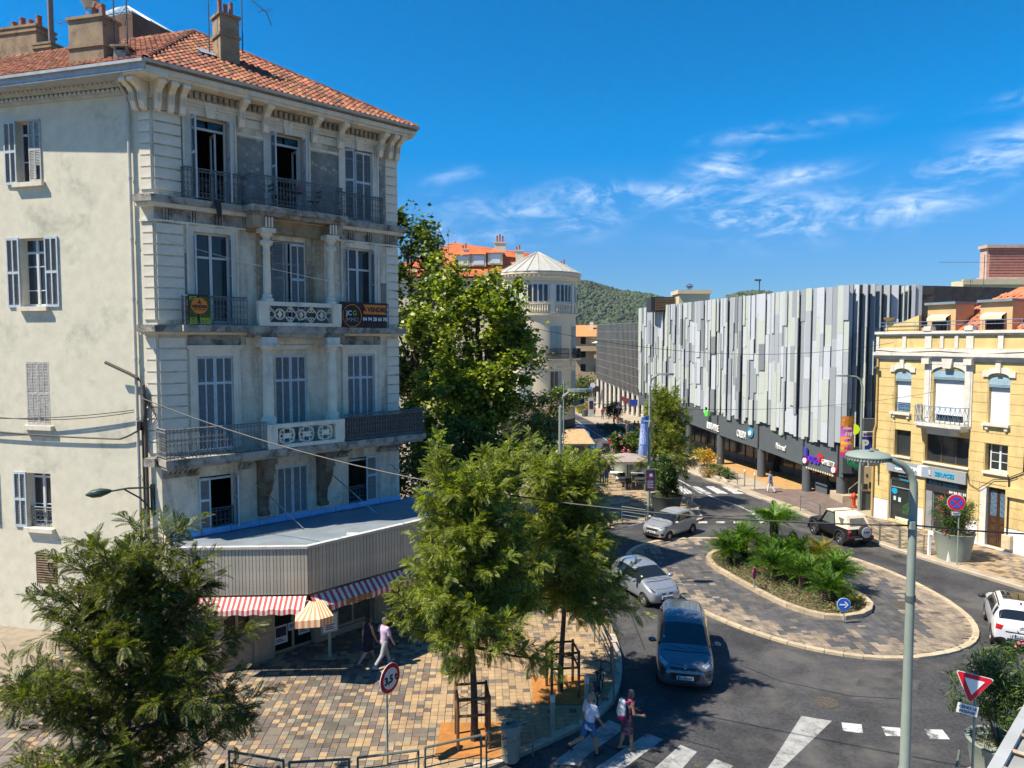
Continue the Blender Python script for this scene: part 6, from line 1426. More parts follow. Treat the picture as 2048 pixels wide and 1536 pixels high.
def cycad(label,px,R_,h,n,seed,m=None,up=1.25,lo=.0):
 rng=np.random.default_rng(seed);Y=px[2];p=atY(px[0],px[1],Y);p.z=.2;t=thing('cycad',label,'palm',p,0,'cycads on the roundabout')
 b=MB();prof=[(.20,0),(.24,h*.2)]+[((.20 if k%2 else .23),h*(.2+.8*k/8))for k in range(1,9)]+[(.24,h+.05),(.08,h+.18)]
 b.lathe(prof,p,10);n=int(n*1.35);a=None;b.build('trunk',mat('cycad_trunk',(.055,.038,.026),.95,var=.35,scale=10,bump=.8,bscale=25),t)
 a=rng.uniform(0,2*math.pi,n);e=lo+(up-lo)*(np.arange(n)/n)**1.1+rng.normal(0,.08,n);d=np.stack([np.cos(a)*np.cos(e),np.sin(a)*np.cos(e),np.sin(e)+.12],-1)
 pos=np.tile(np.array((p.x,p.y,p.z+h+.08)),(n,1))+d*.08
 V,F_=place(CTV,CTF,pos,d,R_*.90*rng.uniform(.85,1.1,n),rng.normal(0,.15,n),rng)
 np_mesh('fronds',V-np.array(p),F_,m or CYC,t)
for args in(('cycad on the far left end of the roundabout bed, upper of two',(1487,1100,35.0),1.25,.75,62,1),('cycad at the left end of the roundabout bed, the lowest and widest',(1458,1125,34.2),1.25,.45,62,2),('small cycad leaning at the left tip of the roundabout bed',(1450,1090,35.4),.95,.5,40,12),('tall cycad with a bare dark trunk above the others',(1547,1110,34.4),1.45,1.95,60,3,None,.75,.0),('cycad just below the tall one on the roundabout',(1556,1150,33),1.35,.55,62,4),('dark cycad right of the tall trunk',(1592,1135,33.4),1.3,.6,60,5),('cycad in the middle of the bed behind the no parking sign',(1545,1165,31.8),1.25,.5,56,6),('yellowing cycad with upright lime tuft and orange old fronds',(1641,1150,32.6),1.0,.75,46,7,CYCY,1.35,.05),('cycad below the yellowing one',(1607,1180,30.6),1.2,.5,60,8),('cycad at the right rear of the bed',(1672,1183,30.6),1.25,.6,58,9),('cycad nearest the blue arrow sign',(1655,1215,29.0),1.15,.45,60,10),('small cycad between the trunk and the left pair',(1521,1120,34.6),.9,.45,44,11)):cycad(*args)
def scatter(name,poly,n,size,m,seed,z=.2,h=.12,aspect=.25):
 rng=np.random.default_rng(seed);pts_=[];xs=[q[0]for q in poly];ys=[q[1]for q in poly]
 while len(pts_)<n:
  p=(rng.uniform(min(xs),max(xs)),rng.uniform(min(ys),max(ys)))
  if inside(p,poly):pts_.append((*p,z+rng.uniform(0,h)))
 V,F_=leaf_quads(np.array(pts_),size,rng,aspect,.6,np.array((0,0,.5)));o=np_mesh(name,V,F_,m);o['kind']='stuff';return o
COVER=leafmat('silvery_ground_cover',(.085,.13,.055),(.17,.22,.10),tr=.1,isl=.3)
bedin=[(12.3+(q[0]-12.3)*.90,31.9+(q[1]-31.9)*.94)for q in bed]
strip_=[q for q in bedin]
scatter('ground_cover',[(q[0],q[1])for q in bedin if True],6000,.12,COVER,31)
scatter('grass_tufts',[(13.2,27.7),(14.6,28.7),(14.9,29.6),(13.9,30.0),(12.6,28.4)],900,.2,leafmat('dry_grass',(.14,.12,.04),(.22,.19,.07),tr=.2),32,h=.05)
PLANT=mat('grey_green_planter',(.25,.275,.225),.7,var=.06,scale=2,dirt=(.17,.18,.14),dscale=1.5,damt=.4);PLANTD=mat('dark_planter',(.045,.055,.052),.6,var=.1)
PINK=mat('pink_petal',(.62,.16,.22),.6,var=.1,isl=.3);ROSE=mat('deep_pink_petal',(.50,.035,.07),.6,var=.1,isl=.3)
def shrub_leaves(c,r,n,leaf,rng,aspect,clumps=40,cr=.16,up=.5):
 return leaf_quads(cloud(c,r,n,rng,clumps,cr,.25),leaf,rng,aspect,.8,np.array((0,0,up)))
def planter(label,p,h,r0,r1,col,leaf_m,c,rr,n,seed,flower=None,nfl=0,leaf=.16,asp=.2,plabel='planter',flabel=''):
 p=Vector(p);t=thing('planter',label,'planter',p);b=MB();b.lathe([(r0,0),(r0+(r1-r0)*.55,h*.55),(r1,h*.96),(r1+.03,h),(r1-.08,h),(r1-.1,h-.12),(.02,h-.12)],p,28);b.build('pot',col,t,smooth=True,sharp=.8)
 rng=np.random.default_rng(seed);s_=thing('flowering_shrub',flabel,'shrub',p+Vector((0,0,h)));base=np.array(p+Vector((0,0,h)))
 b=MB()
 for k in range(9):a=k*.7;b.tube([p+Vector((.1*math.cos(a),.1*math.sin(a),h-.15)),Vector(c)+Vector((rr[0]*.55*math.cos(a),rr[1]*.55*math.sin(a),rr[2]*(.3*math.sin(3*a))))],[.025,.008],4,cap=False)
 b.build('stems',BARK,s_);V,F_=shrub_leaves(np.array(c),rr,n,leaf,rng,asp);np_mesh('leaves',V-base,F_,leaf_m,s_)
 if flower:
  pts_=cloud(np.array(c),tuple(q*1.03 for q in rr),nfl*9,rng,nfl,.05,.9);V,F_=leaf_quads(pts_,.11,rng,.9,.9);np_mesh('blossoms',V-base,F_,flower,s_)
 rim=rng.uniform(0,6.28,260);rad=r1*.8*np.sqrt(rng.uniform(0,1,260));V,F_=leaf_quads(np.stack([p.x+rad*np.cos(rim),p.y+rad*np.sin(rim),np.full(260,p.z+h-.05)],-1),.22,rng,.12,.5,np.array((0,0,.8)));np_mesh('undergrowth',V-base,F_,leafmat('rim_grass',(.10,.11,.03),(.2,.17,.05)),s_)
 return t
g=G(1912,1124,.11)
planter('wide grey green planter of oleander behind the no stopping sign',(g.x+.2,g.y+.55,.11),1.38,.70,.92,PLANT,OLEAN,(g.x+.25,g.y+.55,2.35),(1.15,.95,.95),5200,41,ROSE,16,.17,.18,flabel='oleander with red blossoms in the planter by the no stopping sign')
q=atY(1990,1440,17.2)
planter('grey planter of oleander at the bottom right corner behind the give way sign',(12.1,17.0,.0),1.15,.55,.75,PLANT,OLEAN,(12.05,16.9,2.35),(.95,.9,1.15),8200,42,PINK,4,.17,.17,flabel='bright green oleander with two pink blossoms at the bottom right')
g=G(1322,1036,.1)
planter('dark planter behind the poster post holding an upright green shrub',(g.x+.5,g.y+.9,.1),1.25,.75,1.0,PLANTD,OLEAN,(g.x+.45,g.y+.9,2.6),(1.15,1.0,1.3),5200,43,None,0,.2,.3,flabel='upright green shrub in the dark planter behind the poster post')
g=G(1256,962,.1)
planter('tall grey green planter of pink flowers beside the cafe tables',(g.x+.1,g.y+.7,.1),2.0,.95,1.35,PLANT,OLEAN,(g.x+.1,g.y+.7,2.9),(1.5,1.3,.85),4200,44,PINK,40,.26,.6,flabel='pink flowering bushes in the tall planter by the cafe parasol')
def bush(label,c,r,n,leaf,m,seed,asp=.4,name='bush',flower=None,nfl=0,stem=0):
 rng=np.random.default_rng(seed);base=Vector((c[0],c[1],.1));t=thing(name,label,'bush',base);V,F_=leaf_quads(cloud(np.array(c),r,n,rng,40,min(r)*.28,.3),leaf,rng,asp,.8);np_mesh('leaves',V-np.array(base),F_,m,t)
 b=MB();b.tube([base,Vector(c)],[.06+stem,.03+stem],6);b.build('stem',BARK,t)
 if flower:V,F_=leaf_quads(cloud(np.array(c),tuple(q*1.03 for q in r),nfl*8,rng,nfl,.06,.9),.14,rng,.9,.9);np_mesh('blossoms',V-np.array(base),F_,flower,t)
p=G(1228,858,.1);bush('round clipped topiary ball on the far right pavement',(p.x,p.y,2.6),(1.15,1.15,1.0),2600,.2,OLEAN,51,.6,'topiary_ball',stem=.05)
p=G(1215,862,.1);bush('low silvery shrubs under the clipped topiary ball',(p.x,p.y,.6),(1.3,1.0,.5),1200,.2,OLIVE,52,.4);
p=G(1240,865,.1);bush('low green shrubs right of the clipped topiary ball',(p.x,p.y,.5),(1.5,.8,.4),1200,.2,OLEAN,53,.4)
p=G(1165,826,.1);bush('yellow green rounded shrub beside the far litter bin',(p.x,p.y,1.0),(1.3,1.2,.8),1200,.26,leafmat('lime_leaf',(.20,.20,.015),(.34,.30,.03)),54,.6)
p=G(1168,818,.1);bush('dark green flowering bush by the far road corner',(p.x+.3,p.y+8,2.6),(2.8,2.4,2.4),2600,.34,OLEAN,55,.6,flower=ROSE,nfl=12)
p=G(1410,935,.1);bush('orange yellow flowering shrub in the gravel strip',(p.x+.1,p.y+.6,.9),(1.0,1.2,.65),1300,.18,leafmat('orange_yellow_leaf',(.40,.22,.02),(.50,.30,.03)),56,.6)
for k,(px,py,s_)in enumerate(((1425,947,.9),(1440,951,.7),(1455,957,.6),(1418,955,.6))):
 p=G(px,py,.1);bush(('green shrub in the stone edged gravel bed, by the orange one','grey green shrub in the gravel bed, second from the orange one','dark green shrub at the near end of the gravel bed','dry tan shrub at the road side of the gravel bed')[k],(p.x,p.y,.45),(s_,s_,.4),900,.16,(OLEAN,OLIVE,OLEAN,leafmat('dry_tan_leaf',(.25,.17,.06),(.33,.24,.1)))[k],57+k,.4)
for k in range(5):
 p=G(1405+k*15,946+k*6.5,.1);b=MB();b.prism([(p.x-.2,p.y-.9),(p.x+.15,p.y-1.0),(p.x+.1,p.y+.9),(p.x-.25,p.y+.8)],.1,.36);tag(b.build('edging_stone',KERB,None,loc=(p.x,p.y,.1)),'pale kerb stone edging the gravel flower bed','stone','edging stones of the gravel bed')
rg=np.random.default_rng(77);pts_=[]
while len(pts_)<420:
 q=(rg.uniform(-9,3.4),rg.uniform(17.4,27))
 if inside(q,tile_poly):pts_.append((*q,.132))
V,F_=leaf_quads(np.array(pts_),.07,rg,.3,.02);np_mesh('fallen_leaves',V,F_,leafmat('dry_fallen_leaf',(.16,.09,.03),(.26,.17,.06),tr=.05))['kind']='stuff'
# --------- street furniture
def mesh_thing(b,name,m,loc,label,cat,group=None,**kw):return tag(b.build(name,m,None,loc=loc,**kw),label,cat,group)
lp=Vector((9.02,15.77,0));Yl=lp.y
t=thing('street_lamp','tall grey green street lamp with a flat round head in the right foreground','street lamp',lp)
a0,a1=atY(1838,985,Yl),atY(1780,918,Yl)
zt=a0.z;xb=a0.x;b=MB()
b.lathe([(.135,0),(.135,1.2),(.112,1.3),(.098,zt*.55),(.088,zt)],(lp.x,lp.y,0),20,cap=False)
b.tube([(lp.x,lp.y,zt-.02),(lp.x-.01,lp.y,zt+.22),(lp.x-.10,lp.y,zt+.45),(lp.x-.26,lp.y,zt+.62),(lp.x-.48,lp.y,zt+.72),(lp.x-.75,lp.y,zt+.80)],[.088,.085,.08,.076,.07,.06],14)
b.build('pole',STEELG,t,smooth=True)
hc=Vector((lp.x-1.05,lp.y,zt+.86));b=MB();b.lathe([(.02,.09),(.25,.075),(.42,.03),(.47,-.02),(.47,-.04)],hc,36,cap=False);hd=b.build('lamp_head',STEELG,t,smooth=True)
b=MB();b.lathe([(.44,-.02),(.47,-.11),(.40,-.13),(.02,-.14)],hc,36,cap=False);b.build('lens_ring',mat('lamp_underside',(.18,.19,.17),.5),hd)
b=MB()
for k in range(44):a=k*math.pi/22;b.T=None;b.tube([hc+Vector((.462*math.cos(a),.462*math.sin(a),-.03)),hc+Vector((.474*math.cos(a),.474*math.sin(a),-.105))],.012,4)
b.build('cooling_fin',DARKG,hd)['kind']='stuff'
b=MB();b.box(hc.x-.02,hc.x+.06,hc.y-.14,hc.y-.08,hc.z+.075,hc.z+.1);b.build('sensor',BLACK,hd)
hd.rotation_euler=(0,0,0)
b=MB();b.lathe([(.112,0),(.112,.14)],(lp.x,lp.y,5.15),16,cap=False);b.build('pole_band',DARKG,t)
def lamp(label,base,h,arm,az,head='flat',m=STEELG,r_=.09):
 base=Vector(base);t=thing('street_lamp',label,'street lamp',base,0,'street lamps');d=Vector((math.cos(az),math.sin(az),0));b=MB();top=base+Vector((0,0,h))
 b.tube([base,base+Vector((0,0,1)),top-Vector((0,0,.7)),top-Vector((0,0,.25))+d*.12,top-Vector((0,0,.05))+d*.4,top+d*arm],[r_*1.4,r_*1.1,r_*.8,r_*.75,r_*.65,r_*.5],8);b.build('pole',m,t,smooth=True)
 b=MB();c=top+d*(arm+.35);n=Vector((-d.y,d.x,0))
 P=[c+d*(.5*math.cos(a))+n*(.2*math.sin(a))for a in np.linspace(0,2*math.pi,13)[:-1]]
 b.face([p+Vector((0,0,.07))for p in P]);b.face([p-Vector((0,0,.05))for p in P][::-1])
 for k in range(12):p,q=P[k],P[(k+1)%12];b.face([p+Vector((0,0,.07)),q+Vector((0,0,.07)),q-Vector((0,0,.05)),p-Vector((0,0,.05))])
 b.build('lamp_head',m,t);return t
g=G(1296,1050,.1);ML=Vector((8.3,42.6,.1));hM=atY(1305,752,ML.y).z
lamp('street lamp carrying the pale blue festival banner and a poster box',ML,hM,.55,R(-5))
l3=Vector((22.55,45.6,.1));h3=atY(1680,752,45.6).z
lamp('street lamp carrying the pink and orange summer banner near the car park',l3,h3-.1,.9,R(172))
l2_=Vector((2.05,30.0,.1));h2=atY(1150,781,30.0).z-.1;lamp('street lamp with a curved neck beside the plane trees',l2_,h2,.45,R(0),r_=.085)
tag(MB().tube([Vector((2.22,30.4,.1)),Vector((2.22,30.4,9.4))],.03,6).build('slim_mast',STEELG,None,loc=(2.22,30.4,.1)),'thin bare mast beside the curved lamp post','mast')
def cloth_banner(name,label,P00,P10,P01,P11,bow,mfn,rows=16,colsn=4,texts=()):
 t=thing(name,label,'banner',P00);b=MB();grid=[]
 for j in range(rows+1):
  v=j/rows;l,r_=P00.lerp(P01,v),P10.lerp(P11,v);grid.append([l.lerp(r_,i/colsn)+Vector((0,-bow*math.sin(math.pi*i/colsn)-.05*math.sin(v*7),0))for i in range(colsn+1)])
 for j in range(rows):
  for i in range(colsn):b.cm=mfn[1](i,j);b.face([grid[j][i],grid[j][i+1],grid[j+1][i+1],grid[j+1][i]])
 b.build('cloth',mfn[0],t);return t
PB=[mat('banner_blue',(.04,.17,.50),.7,var=.05),mat('banner_pale_blue',(.36,.44,.72),.7,var=.05)]
Yb=ML.y-.12;c00,c10,c01,c11=atY(1276,964-55,Yb),atY(1294,912,Yb),atY(1283,834,Yb),atY(1298,831,Yb)
fb=cloth_banner('festival_banner','pale blue festival banner with dark bird shapes hung on a lamp post',c00,c10,c01,c11,.10,(PB,lambda i,j:0 if j>12 else 1))
b=MB()
for k,(u,v)in enumerate(((.3,.72),(.7,.70),(.25,.62),(.6,.55),(.4,.52),(.75,.62),(.5,.45),(.35,.40),(.8,.5))):
 p=c00.lerp(c01,v).lerp(c10.lerp(c11,v),u)+Vector((0,-.16,0));b.face([p,p+Vector((.10,0,.16)),p+Vector((.03,0,.05))]);b.face([p,p+Vector((-.10,0,.10)),p+Vector((0,0,-.08))])
b.build('bird_shapes',BLACK,fb)['kind']='stuff'
text_obj('Festival','lettering',PB[0],fb,lambda x,y,z:c00.lerp(c01,.24)+Vector((.05+x,-.18-z,y)),.17,.002,.006);text_obj('HYERES','lettering',WHITE,fb,lambda x,y,z:c00.lerp(c01,.88)+Vector((.1+x,-.17-z,y)),.13,.002,.004)
SB=[mat('summer_pink',(.62,.05,.28),.7,var=.1),mat('summer_orange',(.80,.26,.06),.7,var=.15,scale=2),mat('summer_violet',(.45,.12,.45),.7,var=.1),mat('summer_yellow',(.80,.42,.05),.7)]
Yb=l3.y-.15;c00,c10,c01,c11=atY(1679,914,Yb),atY(1705,914.5,Yb),atY(1683.5,832,Yb),atY(1709,832.5,Yb)
sbn=cloth_banner('summer_banner','pink and orange summer banner reading ETE on the lamp post by the car park',c00,c10,c01,c11,.08,(SB,lambda i,j:(0,0,1,0,1,3,2,1,2,0,2,0,1,1,3,1)[j]if(i+j)%3 else(0,1,1,3,2,3,1,3,0,2,0,3,1,3,1,1)[j]))
text_obj('ÉTÉ','lettering',WHITE,sbn,lambda x,y,z:c00.lerp(c01,.52)+Vector((.16+x,-.16-z,y)),.30,.002,.012,shear=.2);text_obj('HYERES','lettering',WHITE,sbn,lambda x,y,z:c00.lerp(c01,.68)+Vector((.05+x,-.16-z,y)),.17,.002,.006)
t=thing('poster_box','dark framed advertising box mounted on the lamp post with the blue banner','advertising box',ML+Vector((0,-.3,2.0)))
p0,p1=atY(1290,982,ML.y-.3),atY(1311,938,ML.y-.3);b=MB();b.box(p0.x,p1.x,p0.y-.08,p0.y+.1,p0.z,p1.z);b.build('case',DARKG,t);b=MB();b.box(p0.x+.06,p1.x-.06,p0.y-.09,p0.y-.083,p0.z+.08,p1.z-.08);b.build('poster',mat('purple_poster',(.07,.025,.055),.4,var=.8,scale=7),t)
b=MB();b.prism([((p0.x+p1.x)/2+.03+.11*math.cos(a),p1.z-.36+.11*math.sin(a))for a in np.linspace(0,6.28,12)[:-1]],p0.y-.1,p0.y-.092,ax=1)
for k in range(5):b.box(p0.x+.13,p1.x-.12-.05*(k%2),p0.y-.097,p0.y-.092,p0.z+.2+k*.1,p0.z+.235+k*.1)
b.build('print',mat('pale_print',(.45,.42,.46),.6),t)
b=MB();b.tube([ML,ML+Vector((0,0,1.0))],.13,8);b.build('post_foot',DARKG,t)
def barrier(p,q,label,group,h=1.0,bars=(.28,.5,.72),r_=.028,z=.1,m=mat('barrier_paint',(.12,.14,.12),.5,var=.08)):
 p,q=Vector((p[0],p[1],z)),Vector((q[0],q[1],z));t=thing('pedestrian_barrier',label,'barrier',p,0,group);d=(q-p).normalized();up=Vector((0,0,1))
 for k,c in enumerate((p+d*.04,q-d*.04)):b=MB();b.tube([c,c+up*h],r_,6);b.build('post',m,t)
 b=MB();b.tube([p+d*.03+up*h,q-d*.03+up*h],r_*1.1,6);b.build('handrail',m,t)
 for z_ in bars:b=MB();b.tube([p+d*.05+up*h*z_,q-d*.05+up*h*z_],r_*.62,5);b.build('rail',m,t)
 return t
bl=[(455,1502,570,1522),(575,1525,702,1518),(712,1516,840,1500),(847,1496,965,1470),(970,1468,1068,1438)]
Zr=1.1
for k,(xa,ya,xb_,yb_)in enumerate(bl):
 a,c=G(xa,ya,Zr),G(xb_,yb_,Zr);barrier(a,c,('grey barrier panel furthest left along the bottom of the picture','grey barrier panel second from the left along the kerb','grey barrier panel in front of the weight limit sign','grey barrier panel in front of the nearest guarded tree','grey barrier panel in front of the litter bin')[k],'barriers along the near kerb',1.0)
for k,(xa,ya,xb_,yb_)in enumerate(((1222,1288,1198,1235),(1228,1345,1224,1292))):
 a,c=G(xa,ya,Zr),G(xb_,yb_,Zr);barrier(a,c,('grey barrier panel on the kerb bend beside the silver hatchback','grey barrier panel above the bicycle')[k],'barriers on the kerb bend',1.0)
a,c=G(1190,1232,1.1),G(1166,1190,1.1);barrier(a,c,'grey barrier panel on the kerb bend furthest under the tree','barriers on the kerb bend')
rb_pts=[(1601,992),(1628,1004),(1655,1018),(1684,1030)]
rb3=[G(x,y,Zr)for x,y in((1601,991),(1640,1010),(1682,1030))];
for k in range(2):barrier(rb3[k],rb3[k+1],('grey barrier at the car park entry, upper panel','grey barrier at the car park entry, panel hidden partly by the black car')[k],'barriers on the right pavement',z=.11)
rb4=[G(x,y,Zr)for x,y in((1731,1032),(1760,1046),(1800,1060),(1850,1071))]
for k in range(3):barrier(rb4[k],rb4[k+1],('grey barrier just behind the black soft top car','grey barrier in front of the dark shop, middle panel','grey barrier in front of the dark shop, ending at the lamp')[k],'barriers on the right pavement',z=.11)
fa=[G(x,y,Zr)for x,y in((1243,1013),(1292,1020),(1375,1003),(1386,985),(1366,966))]
for k in range(4):
 if k==1:continue
 barrier(fa[k],fa[k+1],('grey barrier behind the silver cabriolet, left of the lamp post','','grey barrier round the tip of the far pavement','grey barrier in front of the slender tree by the crossing')[k],'barriers on the far pavement')
for k,(x0,x1,y0,y1)in enumerate(((1460,1476,943,948),)):barrier(G(x0,y0,Zr),G(x1,y1,Zr),'short barrier beside the gravel bed','barriers on the right pavement',z=.11)
for k,(x,y)in enumerate(((1489,972),(1509,980))):
 g=G(x,y,.11);b=MB();t=thing('bollard',('slim bollard with white cap by the short barrier','slim bollard with white cap nearer the crossing woman')[k],'bollard',g,0,'white capped bollards');b.tube([g,g+Vector((0,0,1.1))],.05,8);b.build('post',STEELG,t);b=MB();b.lathe([(.06,0),(.065,.14),(.02,.17)],g+Vector((0,0,1.1)),8);b.build('cap',WHITE,t)
for k,(x,y)in enumerate(((1105,1465),(1173,1425))):
 g=G(x,y,.1);t=thing('bollard',('grey bollard with pale cap beside the walking man','grey bollard with pale cap beside the bicycle wheel')[k],'bollard',g,0,'pale capped bollards');b=MB();b.lathe([(.065,0),(.065,.9)],g,12);b.build('post',STEELG,t,smooth=True);b=MB();b.lathe([(.07,.9),(.07,1.05),(.04,1.08)],g,12);b.build('cap',mat('pale_cap',(.5,.52,.5),.5),t)
for k,(x,y)in enumerate(((1392,1000),(1401,1003))):
 pass
g=G(1022,1520,.1);t=thing('litter_bin','round perforated grey litter bin behind the barrier','litter bin',g);b=MB();b.lathe([(.20,0),(.23,.05),(.26,.80),(.27,.95),(.255,.99),(.22,1.0),(.15,.985),(.14,.8)],g,24,cap=False);b.build('shell',mat('bin_grey',(.20,.215,.19),.6,var=.1),t,smooth=True)
b=MB()
for k in range(44):a=k*.55;z=.62+.04*(k%4);b.blob(g+Vector((.256*math.cos(a),.256*math.sin(a),z)),.018,.018,.012,5,3)
b.build('perforation',BLACK,t)['kind']='stuff';b=MB();b.lathe([(.02,.86),(.14,.86)],g,16);b.build('opening',BLACK,t)
WOODP=mat('brown_stake_wood',(.13,.065,.03),.85,var=.2,scale=4,bump=.3);PIT=mat('orange_tree_pit',(.36,.155,.04),.95,var=.2,scale=3,fine=.15,bump=.3)
def guard(c,label,w_=.42,h=1.5,rot=R(8),pit=.85):
 c=Vector(c);t=thing('tree_guard',label,'tree guard',c,0,'wooden tree guards');ca,sa=math.cos(rot),math.sin(rot);cs=[c+Vector((x*ca-y*sa,x*sa+y*ca,0))for x,y in((-w_,-w_),(w_,-w_),(w_,w_),(-w_,w_))];up=Vector((0,0,1))
 for q in cs:b=MB();b.tube([q,q+up*h],.045,7);b.build('stake',WOODP,t)
 for k in range(4):
  for z in(h-.06,h-.52)if k%2 else(h-.06,h-.52):b=MB();b.tube([cs[k]+up*z,cs[(k+1)%4]+up*z],.036,6);b.build('crossbar',WOODP,t)
 b=MB();b.tube([cs[0]+up*(h-.3),c+up*(h-.35),cs[2]+up*(h-.3)],.012,4);b.tube([cs[1]+up*(h-.3),c+up*(h-.35),cs[3]+up*(h-.3)],.012,4);b.build('tie',BLACK,t)
for(x,y,lab)in((-1.08,18.78,'brown wooden stake guard round the left of the two near trees'),(1.57,21.53,'brown wooden stake guard round the tree beside the bicycle'),(10.55,47.6,'dark wooden stake guard round the slender far tree')):
 guard((x,y,.1),lab)
 sheet('tree_pit',[(x-.95,y-.8),(x+.85,y-.8),(x+.85,y+.95),(x-.95,y+.95)],.145,PIT,plaza)
def pole(t,p,h,r_=.03,m=None):b=MB();b.tube([p,p+Vector((0,0,h))],r_,8);b.build('post',m or STEELG,t)
def disc(t,c,ax,r_,m,name,o=0.0,n=28,th=.012):
 ax=Vector(ax).normalized();s_=ax.cross(Vector((0,0,1))).normalized();u=s_.cross(ax);b=MB();P=[c+ax*o+s_*(r_*math.cos(2*math.pi*k/n))+u*(r_*math.sin(2*math.pi*k/n))for k in range(n)]
 b.face(P);b.face([p-ax*th for p in P])
 for k in range(n):b.face([P[k],P[(k+1)%n],P[(k+1)%n]-ax*th,P[k]-ax*th])
 return b.build(name,m,t),s_,u
SBLUE=mat('sign_bright_blue',(.015,.10,.48),.4,var=.02);SRED2=mat('sign_bright_red',(.60,.012,.03),.4,var=.02);SWHITE=mat('sign_white',(.74,.74,.74),.4,var=.02);SBACK=mat('sign_back',(.35,.36,.36),.5)
sp=Vector((-3.22,17.75,.1));c=atY(779,1356,sp.y);t=thing('weight_limit_sign','round red bordered sign reading 3,5 t seen at a slant over the plaza','road sign',sp);pole(t,sp,c.z-.1+.3)
ax=Vector((.86,-.5,.02));disc(t,c,ax,.385,SWHITE,'rim',.02);o_,s_,u_=disc(t,c,ax,.37,SRED2,'red_ring',.03);disc(t,c,ax,.27,SWHITE,'face',.04)
text_obj('3,5 t','lettering',BLACK,t,lambda x,y,z:c+ax.normalized()*(.052+z)+Vector((0,0,1)).cross(ax).normalized()*x+u_*(y-.10),.27,.003,.010,'C')
g=G(1914,1130,.11);c=atY(1912,1005,g.y);t=thing('no_stopping_sign','blue and red no stopping sign on a post in front of the oleander planter','road sign',g);pole(t,g,c.z)
ax=Vector((-.25,-.97,.03));disc(t,c,ax,.40,SWHITE,'rim',.04);disc(t,c,ax,.385,SRED2,'red_ring',.05);
def quadrants(t,c,ax,r_,o):
 axn=ax.normalized();s_=axn.cross(Vector((0,0,1))).normalized();u=s_.cross(axn);b=MB()
 for q in range(4):
  m_=q*math.pi/2;d0=s_*math.cos(m_)+u*math.sin(m_);ctr=c+axn*o+d0*.055*(r_/.27);P=[ctr]
  for k in range(7):a=m_-math.pi/4+.12+(math.pi/2-.24)*k/6;P.append(c+axn*o+(s_*math.cos(a)+u*math.sin(a))*r_)
  b.face(P)
 b.build('blue_field',SBLUE,t)
quadrants(t,c,ax,.275,.064)
b=MB();b.box(c.x-.2,c.x+.2,c.y-.05,c.y-.03,c.z-.62,c.z-.45);b.build('plate',SWHITE,t);text_obj('TOUT','lettering',BLACK,t,lambda x,y,z:Vector((c.x+x,c.y-.056-z,c.z-.58+y)),.12,.002,.003,'C')
g=Vector((11.0,16.4,0));c=atY(1946,1368,g.y);t=thing('give_way_sign','red bordered triangular give way sign with a plate reading CEDEZ LE PASSAGE','road sign',g);pole(t,g,c.z+.05)
ax=Vector((-.28,-.95,.05)).normalized();s_=Vector((0,0,1)).cross(ax).normalized();u=ax.cross(s_);roll=R(-9);S2,U2=s_*math.cos(roll)+u*math.sin(roll),-s_*math.sin(roll)+u*math.cos(roll)
def tri(name,k,m,o,rnd_=.05):
 b=MB();P=[(-.39*k,.225*k),(.39*k,.225*k),(0,-.45*k)];Q=[]
 for i in range(3):
  p,a,d=Vector(P[i]),Vector(P[i-1]),Vector(P[(i+1)%3]);r_=rnd_
  Q+=[p+(a-p).normalized()*r_,p+((a-p).normalized()+(d-p).normalized())*r_*.28,p+(d-p).normalized()*r_]
 b.face([c+S2*q.x+U2*q.y+ax*o for q in Q]);b.face([c+S2*q.x+U2*q.y+ax*(o-.012)for q in Q]);b.build(name,m,t)
tri('rim',1.06,SWHITE,.02,.07);tri('red_triangle',1.0,SRED2,.034,.06);tri('face',.56,SWHITE,.048,.02)
pc=c-U2*.62+S2*-.02;b=MB();P=[(-.22,-.12),(.22,-.12),(.22,.12),(-.22,.12)];b.face([pc+S2*x+U2*y+ax*.04 for x,y in P]);b.face([pc+S2*x+U2*y+ax*.028 for x,y in P]);b.build('plate',SWHITE,t)
for tx,dy in(('CÉDEZ LE',.015),('PASSAGE',-.085)):text_obj(tx,'lettering',BLACK,t,lambda x,y,z,dy=dy:pc+S2*x+U2*(y+dy)+ax*(.045+z),.085,.002,.002,'C')
g=G(1687,1240,.2);c=atY(1687,1208.5,g.y);t=thing('arrow_sign','round blue sign with a white arrow pointing right in the roundabout bed','road sign',g);pole(t,g,c.z-.2,.035,SBACK)
ax=Vector((-.08,-.99,.05));disc(t,c,ax,.26,SWHITE,'rim',.04);o_,s_,u_=disc(t,c,ax,.245,SBLUE,'face',.052);s_=Vector((0,0,1)).cross(ax.normalized()).normalized();u_=ax.normalized().cross(s_)
b=MB();b.face([c+ax.normalized()*.064+s_*x+u_*y for x,y in((-.17,-.025),(.06,-.025),(.06,.025),(-.17,.025))])
for sg in(-1,1):b.face([c+ax.normalized()*.0645+s_*x+u_*y*sg for x,y in((.17,0),(.11,0),(.0,.12),(.06,.12))])
b.build('arrow',SWHITE,t)
g=G(1508,1178,.2);c=atY(1508,1147,g.y);t=thing('no_parking_sign','small blue and red no parking sign seen edge on in the roundabout bed','road sign',g);pole(t,g,c.z-.2)
ax=Vector((-.96,-.32,.02)).normalized();ax=Vector((.80,-.60,.02)).normalized();disc(t,c,ax,.25,SRED2,'red_ring',.03);disc(t,c,ax,.18,SBLUE,'blue_field',.042);s_=Vector((0,0,1)).cross(ax).normalized();u_=ax.cross(s_);b=MB();b.face([c+ax*.054+s_*x+u_*y for x,y in((-.15,.10),(-.11,.14),(.15,-.10),(.11,-.14))]);b.build('bar',SRED2,t)
